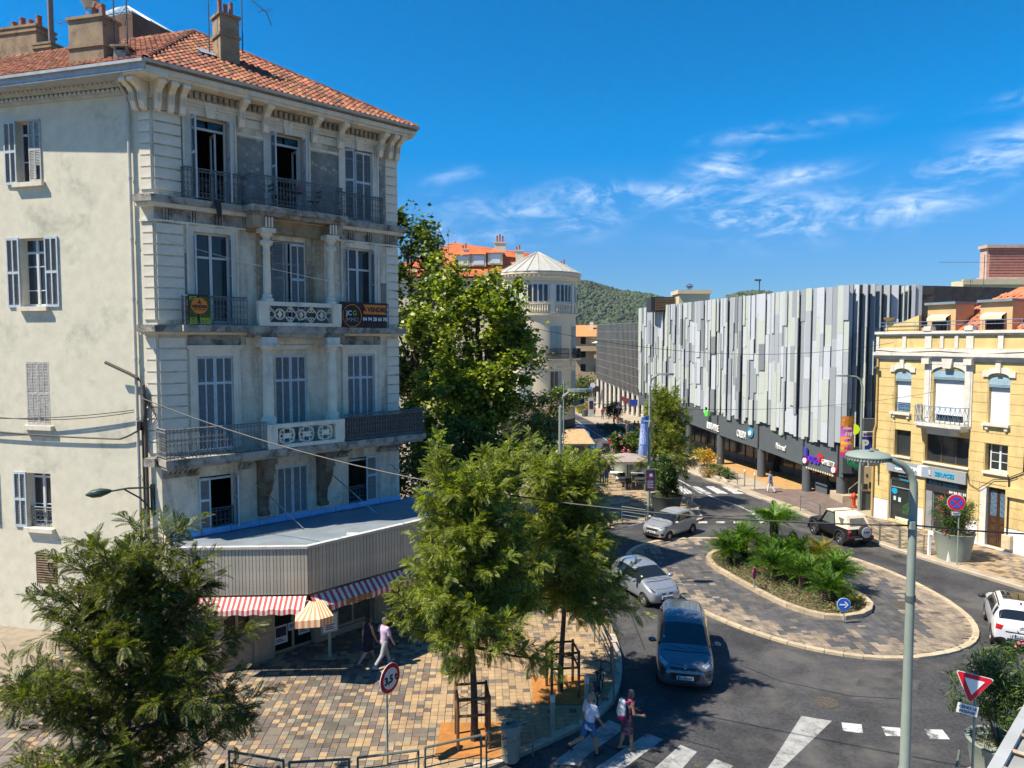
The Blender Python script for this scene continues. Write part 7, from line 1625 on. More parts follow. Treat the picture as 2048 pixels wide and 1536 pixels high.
a,d=G(1858,1110,.11),G(1897,1123,.11);t=thing('sign_frame','white hoop shaped frame standing on the right pavement beside the planter','sign frame',a);zz=atY(1858,1062,a.y).z;b=MB()
for q in(a,d):b.box(q.x-.06,q.x+.06,q.y-.06,q.y+.06,.11,zz-.16)
b.build('leg',WHITE,t);b=MB();dd=(d-a).normalized();n=Vector((dd.y,-dd.x,0))*.06;b.prism([(v.x,v.y)for v in(a-n-dd*.06,a+n-dd*.06,d+n+dd*.06,d-n+dd*.06)],zz-.16,zz);b.build('crossbar',WHITE,t)
text_obj('Bienvenue','lettering',SBLUE,t,lambda x,y,z:a+dd*(.25+x)+n.normalized()*(.066+z)*(1 if n.y<0 else-1)+Vector((0,0,zz-.13-.11+y)),.10,.002,.002)
g=G(660,1316,.1);t=thing('menu_stand','grey menu stand with a white card beside the striped corner canopy','menu stand',g);b=MB();b.box(g.x-.05,g.x+.05,g.y-.04,g.y+.04,.14,1.05);b.box(g.x-.2,g.x+.2,g.y-.2,g.y+.2,.1,.14);b.build('stand',STEELG,t)
ang=R(35);
def mt(x,y,z):return(g.x+x*math.cos(ang)-y*math.sin(ang),g.y+x*math.sin(ang)+y*math.cos(ang),1.0+z)
b=MB(T=mt);b.box(-.3,.3,-.05,.03,0,.72);b.build('frame',STEELG,t);b=MB(T=mt);b.box(-.25,.25,-.06,-.052,.06,.66);b.build('card',PAPER,t);b=MB(T=mt)
for k in range(5):b.box(-.16,.16-.07*(k%2),-.066,-.061,.14+k*.07,.17+k*.07)
b.build('print',DKP,t)
g=G(1549,943,.12);t=thing('chalkboard','black A shaped chalkboard under the arcade by a grey column','chalkboard',g);b=MB();b.prism([(g.y-.35,.12),(g.y-.30,.12),(g.y-.02,1.6),(g.y-.08,1.6)],g.x-.05,g.x+.85,ax=0);b.prism([(g.y+.35,.12),(g.y+.30,.12),(g.y+.0,1.6),(g.y+.04,1.6)],g.x-.05,g.x+.85,ax=0);b.build('board',mat('chalkboard_black',(.02,.02,.022),.6,var=.4,scale=5),t)
g=G(1256,975,.1);t=thing('cafe_parasol','square brown grey cafe parasol over white tables','parasol',g);zt_=atY(1256,917,g.y).z;b=MB();ap=g+Vector((-.1,0,zt_+.35));cc=[g+Vector((x,y,zt_-.1))for x,y in((-1.6,-1.5),(1.7,-1.5),(1.7,1.6),(-1.6,1.6))]
for k in range(4):
 p,q=cc[k],cc[(k+1)%4];b.face([p,q,ap]);b.face([p,q,q-Vector((0,0,.2)),p-Vector((0,0,.2))])
b.build('canopy',mat('taupe_canvas',(.29,.24,.22),.85,var=.08),t);b=MB();b.tube([g,ap],.035,6);b.build('pole',BLACK,t)
TW=mat('white_table_top',(.70,.70,.64),.4,var=.03)
def table_set():
 t=thing('cafe_table','','table',(0,0,0));b=MB(world=False);b.box(-.5,.5,-.4,.4,.70,.745);b.build('tabletop',TW,t)
 for x in(-.43,.43):
  for y in(-.33,.33):b=MB(world=False);b.tube([(x,y,0),(x,y,.7)],.028,6);b.build('leg',CHROME,t)
 return t
def chair_set():
 t=thing('cafe_chair','','chair',(0,0,0));b=MB(world=False);b.box(-.24,.24,-.24,.24,.42,.46);b.build('seat',BLACK,t);b=MB(world=False);b.box(-.24,.24,.22,.26,.5,.88);b.build('backrest',BLACK,t)
 for x in(-.21,.21):
  for y in(-.21,.23):b=MB(world=False);b.tube([(x,y,0),(x,y,.45 if y<0 else .86)],.018,5);b.build('leg',CHROME,t)
 return t
tb=[(1233,944,'white cafe table furthest left under the parasol'),(1246,955,'white cafe table nearest the parasol pole'),(1275,947,'shaded cafe table beside the tall planter'),(1283,956,'white cafe table next to the poster box')]
t0=table_set();c0=chair_set();usedc=False
for k,(px,py,lab)in enumerate(tb):
 g=G(px,py,.85);
 if k==0:o=t0
 else:o=copy_tree(t0)
 o.location=(g.x,g.y,.1);o.rotation_euler=(0,0,R(-8));o['label']=lab;o['group']='cafe tables on the square'
 for j,(dx,dy,rz)in enumerate(((.1,.75,0),(.25,-.72,180))):
  c_=c0 if not usedc else copy_tree(c0);usedc=True;c_.location=(g.x+dx,g.y+dy,.1);c_.rotation_euler=(0,0,R(rz));c_['group']='black cafe chairs'
  c_['label']=('black cafe chair behind the ','black cafe chair in front of the ')[j]+lab.replace('white ','',1).replace('shaded ','')
g=G(1170,950,.1);t=thing('kiosk','small kiosk with a sloping tan tiled roof beside the scooters','kiosk',(5.6,60,.1));b=MB();b.box(4.2,6.6,59.0,63,.1,2.6);b.build('walls',mat('kiosk_grey',(.13,.12,.11),.7),t)
b=MB();b.face([(4.0,58.6,2.6),(6.9,58.6,2.6),(6.3,60.5,3.5),(4.6,60.5,3.5)]);b.face([(6.9,58.6,2.6),(6.9,63.4,2.6),(6.3,61.5,3.5),(6.3,60.5,3.5)]);b.face([(4,58.6,2.6),(4.6,60.5,3.5),(4.6,61.5,3.5),(4,63.4,2.6)]);b.face([(4.6,60.5,3.5),(6.3,60.5,3.5),(6.3,61.5,3.5),(4.6,61.5,3.5)]);b.face([(4,63.4,2.6),(6.9,63.4,2.6),(6.3,61.5,3.5),(4.6,61.5,3.5)]);b.build('roof',mat('tan_kiosk_roof',(.42,.29,.15),.85,var=.1),t);b=MB();b.box(3.95,6.95,58.5,58.6,2.45,2.6);b.box(6.9,6.98,58.6,63.4,2.45,2.6);b.build('gutter',DARKG,t)
BW=mat('orange_bench_wood',(.50,.19,.05),.7,var=.1)
def bench():
 t=thing('park_bench','','bench',(0,0,0))
 for k in range(3):b=MB(world=False);b.box(-.9,.9,-.25+k*.17,-.11+k*.17,.42,.46);b.build('seat_slat',BW,t)
 for k in range(3):b=MB(world=False);b.box(-.9,.9,.26,.30,.55+k*.15,.66+k*.15);b.build('back_slat',BW,t)
 for x in(-.7,.7):b=MB(world=False);b.tube([(x,-.2,0),(x,-.2,.42),(x,.26,.42),(x,.32,.95)],.03,5);b.tube([(x,.28,0),(x,.26,.42)],.03,5);b.build('leg',BLACK,t)
 return t
b0=bench()
for k,(px,py)in enumerate(((1234,845),(1245,850),(1259,856),(1272,862))):
 g=G(px,py,.1);o=b0 if k==0 else copy_tree(b0);o.location=g;o.rotation_euler=(0,0,R(105));o['label']=('orange slatted bench furthest down the pavement by the office pilotis','orange slatted bench second furthest down the pavement','orange slatted bench behind the three people in shade','orange slatted bench nearest the blue banner')[k];o['group']='orange benches along the pilotis'
g=G(1182,834,.1);b=MB();b.box(g.x-.4,g.x+.4,g.y-.15,g.y+.15,.1,2.9);t=thing('totem','slim grey information totem on the far right pavement','totem',g);b.build('case',mat('totem_grey',(.45,.46,.46),.5),t);b=MB();b.box(g.x-.28,g.x+.28,g.y-.17,g.y-.155,1.3,2.5);b.build('screen',DKP,t)
g=G(1169,833,.1);mesh_thing(MB().lathe([(.4,0),(.4,1.0),(.3,1.05)],g,10),'litter_bin',DARKG,g,'small grey litter bin beside the lime shrub on the far pavement','litter bin')
g=G(1236,864,.1);t=thing('warning_sign','triangular warning sign on a post beside the clipped topiary','road sign',g);pole(t,g,3.4,.05);c=g+Vector((0,-.08,3.2));b=MB();b.face([c+Vector((x,0,z))for x,z in((-.5,-.35),(.5,-.35),(0,.55))]);b.build('red_triangle',SRED2,t);b=MB();b.face([c+Vector((x,-.02,z))for x,z in((-.32,-.25),(.32,-.25),(0,.33))]);b.build('face',SWHITE,t)
g=G(1185,822,.1);t=thing('direction_sign','pair of round white and blue signs on a post by the far office corner','road sign',g);pole(t,g,4.2,.05);disc(t,g+Vector((0,-.1,4.1)),(0,-1,0),.42,SWHITE,'white_disc');disc(t,g+Vector((-.3,-.15,3.6)),(0,-1,0),.32,mat('sign_pale_blue',(.2,.3,.6),.5),'blue_disc')
t=thing('wall_lamp','green lamp on a curved wall bracket at the corner of the building','wall lamp',L(.35,.1,5.5));b=MB(T=L);b.box(.30,.44,.0,.08,4.85,5.95);b.tube([(.37,.08,5.85),(.9,.6,5.9),(1.4,.9,5.82)],.035,6);b.tube([(.37,.08,5.0),(.6,.35,5.5),(1.0,.65,5.86)],.03,6);b.build('bracket',mat('lamp_green',(.02,.05,.042),.45),t)
b=MB();p=L(1.75,1.1,5.78);q=L(1.35,.87,5.84);d=(p-q).normalized()
for k,(s_,r_,dz)in enumerate(((0,.05,0),)):pass
pts_=[q,q+d*.12,q+d*.35,q+d*.6,q+d*.8];b.tube(pts_,[.05,.10,.16,.14,.03],10);b.build('lamp_head',mat('lamp_green',(.02,.05,.042),.45),t,smooth=True)
b=MB(T=L);pu2=.70;b.tube([(.52,.12,.3),(.52,.12,9.1),(.54,.14,9.5),(.72,.2,9.75),(1.0,.24,9.9),(1.9,.36,10.3)],.06,8);mesh_thing(b,'bent_pole',mat('brown_pole',(.10,.08,.065),.6),L(.52,.12,.3),'brown bent steel pole fixed to the corner pointing up to the left','pole')
def cable(pts_,r_,label,name='overhead_cable',m=BLACK,sag=0.0,grp=None,n=24):
 P=[]
 for p,q in zip(pts_,pts_[1:]):
  for k in range(n):s_=k/n;v=Vector(p).lerp(Vector(q),s_);v.z-=sag*4*s_*(1-s_);P.append(v)
 P.append(Vector(pts_[-1]));mesh_thing(MB().tube(P,r_,5,cap=False),name,m,P[0],label,'cable',grp)
# --------- vehicles
from mathutils.bvhtree import BVHTree
CGLASS=mat('car_glass',(.012,.015,.018),.04,var=0,spec=.8)
HEADL=mat('headlight_glass',(.35,.37,.40),.08,var=.5,scale=14,metal=.4);TAILR=mat('tail_light_red',(.40,.01,.012),.15,var=.2,scale=20);PLATE=mat('number_plate',(.70,.70,.68),.4,var=.02);PLATEB=mat('plate_blue',(.02,.08,.35),.4)
def paint_mat(name,col,metal=.6,rough=.32,coat=.9):return mat(name,col,rough,metal=metal,var=.03,coat=coat,spec=.5)
def car_shell(st,W_,root,paint,wheels,RA,glass,level=3,clad=None,roofm=None):
 ring=[];hw=W_/2
 for(y,zb,w,belt,rz,rw)in st:
  w*=hw;rw*=hw;ring.append([(0,zb),(w*.84,zb),(w*.97,zb+.10),(w,zb+(belt-zb)*.55),(w*.965,belt),(rw,rz-.09*min(1,(rz-belt)/.3)),(rw*.84,rz),(0,rz+.015)])
 me=bpy.data.meshes.new('cage');V=[];F_=[];mi=[];idx=[]
 for(s_,r_)in zip(st,ring):
  row=[]
  for(x,z)in r_:V.append((x,s_[0],z));row.append(len(V)-1)
  for(x,z)in r_[1:-1][::-1]:V.append((-x,s_[0],z));row.append(len(V)-1)
  idx.append(row)
 n=len(idx[0]);m8=len(ring[0])
 for i in range(len(st)-1):
  for j in range(n):
   a,b,c,d=idx[i][j],idx[i][(j+1)%n],idx[i+1][(j+1)%n],idx[i+1][j];F_.append((a,b,c,d))
   jj=j if j<m8-1 else n-1-j;k=0
   if('S',i)in glass and jj==4:k=1
   if('W',i)in glass and jj in(5,6):k=2
   if('R',i)in glass and jj in(5,6):k=3
   if clad and jj<=1:k=4
   if roofm and k==0 and jj in(5,6)and i in roofm:k=5
   mi.append(k)
 F_.append(idx[0][::-1]);mi.append(0);F_.append(idx[-1]);mi.append(0)
 me.from_pydata(V,[],F_);me.polygons.foreach_set('material_index',mi)
 for q in range(6):me.materials.append(paint)
 ob=bpy.data.objects.new('cage',me);link(ob);sb=ob.modifiers.new('s','SUBSURF');sb.levels=level;sb.render_levels=level
 dg=bpy.context.evaluated_depsgraph_get();dg.update();ev=bpy.data.meshes.new_from_object(ob.evaluated_get(dg));bpy.data.objects.remove(ob);bpy.data.meshes.remove(me)
 bvh=BVHTree.FromPolygons([v.co.copy()for v in ev.vertices],[tuple(p.vertices)for p in ev.polygons])
 co=np.array([v.co for v in ev.vertices]);polys=[tuple(p.vertices)for p in ev.polygons];pm=[p.material_index for p in ev.polygons];keep=[]
 for p,k in zip(polys,pm):
  c=co[list(p)].mean(0);cut=any((c[1]-wy)**2+(c[2]-wz)**2<RA*RA and abs(c[0])>hw*.45 for wy,wz in wheels)and c[2]<wheels[0][1]+RA
  if not cut:keep.append((p,k))
 bpy.data.meshes.remove(ev);out=[]
 from collections import Counter
 ec=Counter()
 for p,k in keep:
  for a,b in zip(p,p[1:]+p[:1]):ec[frozenset((a,b))]+=1
 for e,c_ in ec.items():
  if c_==1:
   for v in e:
    if abs(co[v][0])>hw*.6:
     for wy,wz in wheels:
      d=np.array((co[v][1]-wy,co[v][2]-wz));l_=np.linalg.norm(d)
      if l_<RA*1.35 and l_>1e-3 and co[v][2]>.26:co[v][1:3]=np.array((wy,wz))+d/l_*RA
 for k,(nm,mt_)in enumerate((('body',paint),('side_window',CGLASS),('windscreen',CGLASS),('rear_window',CGLASS),('sill_cladding',BLACK),('roof',roofm and roofm.get('m',paint)))):
  fs=[p for p,q in keep if q==k]
  if not fs:continue
  used=sorted({v for f in fs for v in f});mp={v:i for i,v in enumerate(used)};b=MB(world=False);b.v=[tuple(co[v])for v in used];b.f=[[mp[v]for v in f]for f in fs];b.mi=[0]*len(fs)
  o=b.build(nm,mt_ or paint,root,smooth=True,sharp=.7)
 for wy,wz in wheels:
  for s_ in(-1,1):
   b=MB(world=False);P=[(s_*hw*.40,wy+(RA+.02)*math.cos(a),wz+(RA+.02)*math.sin(a))for a in np.linspace(-.35,math.pi+.35,14)]
   for p,q in zip(P,P[1:]):b.face([p,q,(s_*hw*.955,q[1],q[2]),(s_*hw*.955,p[1],p[2])])
   b.face([(s_*hw*.5,q[1],q[2])for q in P]);b.build('wheel_arch',BLACK,root)
 return bvh
def wheel(root,x,y,r_,rimm,spokes=5,w_=.20):
 s_=1 if x>0 else-1;b=MB(world=False);b.lathe([(r_*.62,-w_/2),(r_*.95,-w_/2),(r_,-w_*.35),(r_,w_*.35),(r_*.95,w_/2),(r_*.64,w_/2),(r_*.60,w_*.2)],(x,y,r_),22,ax=0,cap=False);wo=b.build('wheel',RUBBER,root,smooth=True,sharp=.5)
 b=MB(world=False);b.lathe([(r_*.66,-.01),(r_*.66,.02),(r_*.58,.02),(r_*.57,-.02)],(x+s_*w_*.38,y,r_),20,ax=0,cap=False);b.lathe([(.02,0),(r_*.16,0),(r_*.16,.03),(.02,.03)],(x+s_*w_*.30,y,r_),10,ax=0)
 for k in range(spokes):
  a=2*math.pi*k/spokes+.3;c,sn=math.cos(a),math.sin(a);xx=x+s_*w_*.36
  P=[(xx,y+c*r_*.12-sn*r_*.09,r_+sn*r_*.12+c*r_*.09),(xx+s_*.01,y+c*r_*.62-sn*r_*.07,r_+sn*r_*.62+c*r_*.07),(xx+s_*.01,y+c*r_*.62+sn*r_*.07,r_+sn*r_*.62-c*r_*.07),(xx,y+c*r_*.12+sn*r_*.09,r_+sn*r_*.12-c*r_*.09)];b.face(P)
 b.build('rim',rimm,wo);b=MB(world=False);b.lathe([(.01,0),(r_*.6,0)],(x+s_*.01,y,r_),14,ax=0);b.build('brake_disc',BLACK,wo)
def decal(bvh,root,name,m,poly,side='f',off=.006,mirror=False,sub=4):
 res=[]
 for sgn in((1,-1)if mirror else(1,)):
  P=[]
  for i,(a,c)in enumerate(poly):
   a2,c2=poly[(i+1)%len(poly)]
   for k in range(sub):P.append((a+(a2-a)*k/sub,c+(c2-c)*k/sub))
  cx,cz=sum(p[0]for p in P)/len(P),sum(p[1]for p in P)/len(P);rings=[P,[(cx+(p[0]-cx)*.5,cz+(p[1]-cz)*.5)for p in P],[(cx,cz)]];b=MB(world=False);ids=[]
  for rg in rings:
   row=[]
   for(a,c)in rg:
    if side in 'fr':o,d=Vector((a*sgn,9 if side=='f' else-9,c)),Vector((0,-1 if side=='f' else 1,0))
    elif side=='s':o,d=Vector((5*sgn,a,c)),Vector((-sgn,0,0))
    else:o,d=Vector((a*sgn,c,5)),Vector((0,0,-1))
    h=bvh.ray_cast(o,d);row.append(b.p((h[0]-d*off)if h[0]is not None else(o+d*4.3)))
   ids.append(row)
  n=len(P)
  for k in range(n):b.fi((ids[0][k],ids[0][(k+1)%n],ids[1][(k+1)%n],ids[1][k]));b.fi((ids[1][k],ids[1][(k+1)%n],ids[2][0]))
  res.append(b.build(name,m,root,smooth=True,sharp=.6))
 return res
def mirror_part(root,x,y,z,m):
 for s_ in(-1,1):b=MB(world=False);b.blob((s_*x,y,z),.13,.08,.085,10,6);b.tube([(s_*(x-.15),y,z-.05),(s_*x,y,z-.03)],.03,5);b.build('wing_mirror',m,root,smooth=True)
def plate(root,txt,y,z,rear=False,w_=.52,x=0.0,tilt=0.0,dark=False):
 s_=-1 if rear else 1;b=MB(world=False);b.box(x-w_/2,x+w_/2,y-.01,y+.01,z-.055,z+.055);po=b.build('number_plate',BLACK if dark else PLATE,root);b=MB(world=False);b.box(x+s_*w_*.5-s_*.05-.025*1,x+s_*w_*.5-s_*.05+.025,y+s_*.0105,y+s_*.013,z-.05,z+.05);b.build('plate_band',PLATEB,po)
 o0=ORG.get(root.name);cu=lambda a,b_,c:Vector((x-s_*a,y+s_*(.013+c),z-.04+b_))+origin(po);text_obj(txt,'lettering',SWHITE if dark else BLACK,po,cu,.10,.001,.003,'C')
def place_car(t,mid_pt,head):
 h=Vector((head[0],head[1],0)).normalized();t.location=mid_pt;t.rotation_euler=(0,0,math.atan2(h.y,h.x)-math.pi/2)
def gxy(x,y,z=0):p=G(x,y,z);return Vector((p.x,p.y,0))
ALLOY=mat('alloy_rim',(.50,.51,.52),.3,metal=.8,var=.05)
# ---- grey people carrier
f0=gxy(1370,1388);r0=G(1366,1216,1.60);hd_=Vector((f0.x-r0.x,f0.y-r0.y,0)).normalized()
t=thing('parked_car','slate grey people carrier with blue reflections driving towards the crossing','car',f0);t.name='people_carrier';ORG[t.name]=Vector((0,0,0));L_=4.5
MPV=[(2.27,.36,.66,.60,.66,.50),(2.20,.22,.86,.72,.78,.66),(2.02,.20,.96,.82,.90,.76),(1.72,.20,1.0,.90,.98,.82),(1.48,.20,1.0,.95,1.04,.88),(1.42,.20,1.0,.96,1.07,.88),(.02,.20,1.0,1.0,1.58,.76),(-.06,.20,1.0,1.0,1.61,.75),(-.52,.20,1.0,1.01,1.65,.74),(-.60,.20,1.0,1.01,1.65,.74),(-1.50,.22,1.0,1.04,1.61,.72),(-1.60,.22,.99,1.05,1.60,.71),(-2.0,.26,.97,1.08,1.52,.68),(-2.18,.30,.95,1.05,1.20,.74),(-2.26,.40,.86,.80,.95,.70)]
PG=paint_mat('slate_grey_metallic',(.11,.135,.17),.55,.26)  # blue of the reflected sky is partly put into this base colour
bv=car_shell(MPV,1.84,t,PG,[(1.38,.33),(-1.35,.33)],.38,{('W',5),('S',5),('S',6),('S',7),('S',8),('S',9),('S',11),('R',12)})
for y in(1.38,-1.35):
 for x in(-.80,.80):wheel(t,x,y,.33,ALLOY)
decal(bv,t,'headlight',HEADL,[(.50,.86),(.84,.98),(.87,.90),(.62,.80)],'f',mirror=True)
decal(bv,t,'lower_headlight',BLACK,[(.56,.74),(.86,.80),(.86,.60),(.62,.57)],'f',mirror=True);decal(bv,t,'upper_grille',BLACK,[(-.50,.80),(.50,.80),(.46,.74),(-.46,.74)],'f');decal(bv,t,'grille',BLACK,[(-.46,.66),(.46,.66),(.42,.44),(-.42,.44)],'f',.004);decal(bv,t,'lower_intake',BLACK,[(-.62,.36),(.62,.36),(.56,.27),(-.56,.27)],'f',.004)
decal(bv,t,'chrome_strip',CHROME,[(-.66,.30),(.66,.30),(.66,.275),(-.66,.275)],'f',.012);decal(bv,t,'fog_light',CHROME,[(.70,.47),(.80,.47),(.80,.41),(.70,.41)],'f',.008,mirror=True)
for dz in(0,.055):
 b=MB(world=False);h=bv.ray_cast(Vector((0,9,.80+dz)),Vector((0,-1,0)))[0];b.tube([(-.11,h.y+.012,.80+dz-.06),(0,h.y+.02,.80+dz),(.11,h.y+.012,.80+dz-.06)],.013,4);b.build('chevron_badge',CHROME,t)
plate(t,'ES-090-RP',bv.ray_cast(Vector((0,9,.52)),Vector((0,-1,0)))[0].y+.015,.52);mirror_part(t,1.05,.78,1.06,PG)
b=MB(world=False);hh=bv.ray_cast(Vector((0,.55,5)),Vector((0,0,-1)))[0];b.box(-.09,.09,.45,.53,hh.z+.25-.45,hh.z-.10);b.build('inner_mirror',BLACK,t)
for s_ in(-1,1):decal(bv,t,'windscreen_sticker',mat('sticker_blue',(.2,.4,.5),.5),[(.62*1,.95),(.68,.95),(.68,.88),(.62,.88)],'t',.004)if s_>0 else None
for s_ in(-1,1):b=MB(world=False);b.tube([(s_*.66,y_,bv.ray_cast(Vector((s_*.66,y_,5)),Vector((0,0,-1)))[0].z+.03)for y_ in(-.1,-.6,-1.1,-1.5)],.018,5);b.build('roof_rail',CHROME,t)
place_car(t,f0-hd_*2.25,hd_)
def seam(bvh,root,pts_,name='panel_gap',r_=.007):
 P=[]
 for(p,q)in zip(pts_,pts_[1:]):
  for k in range(8):
   x,y=p[0]+(q[0]-p[0])*k/8,p[1]+(q[1]-p[1])*k/8;h=bvh.ray_cast(Vector((x,y,5)),Vector((0,0,-1)))[0]
   if h is not None:P.append(h+Vector((0,0,.002)))
 if len(P)>2:b=MB(world=False);b.tube(P,r_,4);b.build(name,BLACK,root)
def car_details(bvh,root,hw,yh,yw):
 for s_ in(-1,1):seam(bvh,root,[(s_*hw*.80,yw),(s_*hw*.78,(yh+yw)/2),(s_*hw*.60,yh)])
 seam(bvh,root,[(-hw*.60,yh),(0,yh+.06),(hw*.60,yh)]);seam(bvh,root,[(-hw*.82,yw+.03),(0,yw+.09),(hw*.82,yw+.03)],'cowl_gap',.016)
 for x0,x1 in((-.55,.0),(.02,.58)):seam(bvh,root,[(x0*hw*1.1,yw-.02),(x1*hw*1.1,yw-.16)],'wiper',.010)
car_details(bv,t,.92,2.05,1.44)
# ---- silver hatchback behind it
f0=gxy(1335,1217);r0=G(1283,1122,1.44);hd_=Vector((f0.x-r0.x,f0.y-r0.y,0)).normalized()
t=thing('silver_hatchback','small silver hatchback in the shade line between the tree and the roundabout','car',f0);ORG[t.name]=Vector((0,0,0))
AYG=[(1.70,.34,.62,.56,.62,.45),(1.64,.22,.84,.66,.72,.62),(1.44,.20,.96,.76,.84,.74),(1.20,.20,1.0,.84,.92,.82),(1.02,.20,1.0,.88,.97,.87),(.97,.20,1.0,.88,1.0,.87),(.02,.20,1.0,.92,1.42,.74),(-.04,.20,1.0,.92,1.44,.74),(-.50,.2,1.0,.95,1.47,.74),(-.58,.2,1.0,.95,1.47,.74),(-1.18,.22,.99,1.0,1.43,.70),(-1.28,.22,.98,1.02,1.41,.69),(-1.50,.26,.95,1.02,1.26,.68),(-1.64,.30,.93,.98,1.05,.74),(-1.70,.40,.84,.75,.85,.68)]
PS=paint_mat('silver_metallic',(.34,.37,.395),.5,.28)
bv=car_shell(AYG,1.62,t,PS,[(1.10,.28),(-1.16,.28)],.33,{('W',5),('S',5),('S',6),('S',7),('S',8),('S',9),('R',11),('R',12)})
for y in(1.10,-1.16):
 for x in(-.70,.70):wheel(t,x,y,.285,ALLOY,7)
decal(bv,t,'headlight',HEADL,[(.44,.68),(.50,.62),(.68,.70),(.74,.92),(.66,.90)],'f',mirror=True);decal(bv,t,'headlight_core',BLACK,[(.52,.70),(.62,.72),(.68,.84),(.6,.8)],'f',.009,mirror=True);decal(bv,t,'grille',BLACK,[(-.30,.66),(.30,.66),(.22,.60),(-.22,.60)],'f');decal(bv,t,'lower_intake',BLACK,[(-.36,.40),(.36,.40),(.30,.31),(-.30,.31)],'f')
decal(bv,t,'badge',CHROME,[(-.07,.66),(.07,.66),(.07,.60),(-.07,.60)],'f',.012);plate(t,'CT-760-RM',bv.ray_cast(Vector((0,9,.48)),Vector((0,-1,0)))[0].y+.015,.48);mirror_part(t,.92,.62,.98,PS)
decal(bv,t,'windscreen_sticker',mat('sticker_lime',(.4,.5,.1),.5),[(.55,.70),(.62,.70),(.62,.62),(.55,.62)],'t',.004);b=MB(world=False);b.tube([(0,-.9,1.44),(0,-1.05,1.66)],.008,4);b.build('aerial',BLACK,t);
car_details(bv,t,.81,1.50,.99);place_car(t,f0-hd_*1.70,hd_)
# ---- silver cabriolet with grey cloth roof
fw,rw=gxy(1338,1082),gxy(1382,1067.5);hd_=(fw-rw).normalized();lf=Vector((-hd_.y,hd_.x,0))
t=thing('silver_cabriolet','pale silver small car with a grey fabric roof at the top of the roundabout','car',fw);ORG[t.name]=Vector((0,0,0))
P1=[(1.72,.34,.64,.58,.64,.48),(1.66,.22,.85,.70,.76,.64),(1.44,.20,.96,.80,.88,.76),(1.15,.20,1.0,.87,.95,.82),(.96,.20,1.0,.90,1.0,.87),(.91,.20,1.0,.90,1.03,.87),(.10,.20,1.0,.94,1.40,.74),(.04,.20,1.0,.94,1.42,.74),(-.48,.2,1.0,.96,1.46,.75),(-.56,.2,1.0,.96,1.46,.75),(-1.12,.22,.99,1.0,1.42,.72),(-1.24,.22,.98,1.02,1.39,.70),(-1.52,.26,.95,1.02,1.24,.70),(-1.66,.30,.93,.98,1.05,.74),(-1.72,.40,.84,.75,.85,.68)]
bv=car_shell(P1,1.62,t,paint_mat('pale_silver_metallic',(.34,.345,.335),.4,.3),[(1.12,.28),(-1.18,.28)],.33,{('W',5),('S',5),('S',6),('S',7),('S',8),('S',9),('R',12)},roofm={7:1,8:1,9:1,10:1,11:1,'m':mat('grey_fabric_roof',(.21,.23,.24),.85,var=.06)})
for y in(1.12,-1.18):
 for x in(-.70,.70):wheel(t,x,y,.285,ALLOY,5)
decal(bv,t,'headlight',HEADL,[(.40,.72),(.62,.72),(.78,.88),(.70,.90)],'f',mirror=True);decal(bv,t,'grille',BLACK,[(-.40,.70),(.40,.70),(.34,.58),(-.34,.58)],'f');decal(bv,t,'lower_intake',BLACK,[(-.48,.42),(.48,.42),(.44,.31),(-.44,.31)],'f');decal(bv,t,'fog_light',BLACK,[(.56,.46),(.70,.50),(.72,.36),(.58,.34)],'f',mirror=True);decal(bv,t,'fog_trim',mat('drl_yellow',(.7,.7,.45),.3),[(.56,.36),(.72,.36),(.72,.335),(.56,.335)],'f',.012,mirror=True);decal(bv,t,'badge',CHROME,[(-.05,.84),(.05,.84),(.05,.76),(-.05,.76)],'f',.01)
plate(t,'EF-145-KL',bv.ray_cast(Vector((0,9,.50)),Vector((0,-1,0)))[0].y+.015,.50);mirror_part(t,.92,.62,1.0,MATS['pale_silver_metallic']);decal(bv,t,'door_handle',CHROME,[(-.30,.86),(-.14,.86),(-.14,.83),(-.30,.83)],'s',.014,mirror=True)
b=MB(world=False);b.tube([(.815,.55,.35),(.82,.5,.9)],.006,3);b.tube([(.815,-.5,.35),(.82,-.5,.92)],.006,3);b.build('door_gap',BLACK,t)
car_details(bv,t,.81,1.50,.93);place_car(t,(fw+rw)/2-lf*.70+hd_*.03,hd_)
# ---- black soft top off-roader
fw,rw=gxy(1632,1069.5),gxy(1679.5,1089);hd_=(fw-rw).normalized();lf=Vector((-hd_.y,hd_.x,0))
t=thing('soft_top_offroader','black two door off-roader with a cream soft top and a spare wheel on the back','car',fw);ORG[t.name]=Vector((0,0,0))
PB_=paint_mat('black_paint',(.008,.009,.010),.0,.4,.2);CREAMT=mat('cream_soft_top',(.66,.58,.43),.85,var=.05)
LOW=[(1.70,.42,.80,.80,.86,.70),(1.66,.34,.92,.88,.95,.80),(1.30,.34,.93,.92,1.0,.84),(.72,.34,.95,.95,1.03,.86),(.62,.34,.96,.96,1.0,.88),(-.5,.34,.97,.96,.98,.90),(-1.52,.34,.97,.96,.98,.90),(-1.66,.36,.95,.96,.98,.88),(-1.70,.44,.90,.93,.95,.85)]
bv=car_shell(LOW,1.60,t,PB_,[(1.12,.36),(-1.13,.36)],.43,set(),clad=True)
for y in(1.12,-1.13):
 for x in(-.70,.70):wheel(t,x,y,.36,ALLOY,5,.22)
 for s_ in(-1,1):b=MB(world=False);P=[(s_*.80,y+.46*math.cos(a),.36+.46*math.sin(a))for a in np.linspace(-.1,math.pi+.1,12)];b.tube(P,.06,6);b.build('arch_flare',BLACK,t,smooth=True)
def quadpart(name,m,quads,th=None):
 b=MB(world=False)
 for q in quads:b.face(q)
 return b.build(name,m,t)
ZB,ZT=.98,1.66;wb,wt=.71,.60
fr=MB(world=False)
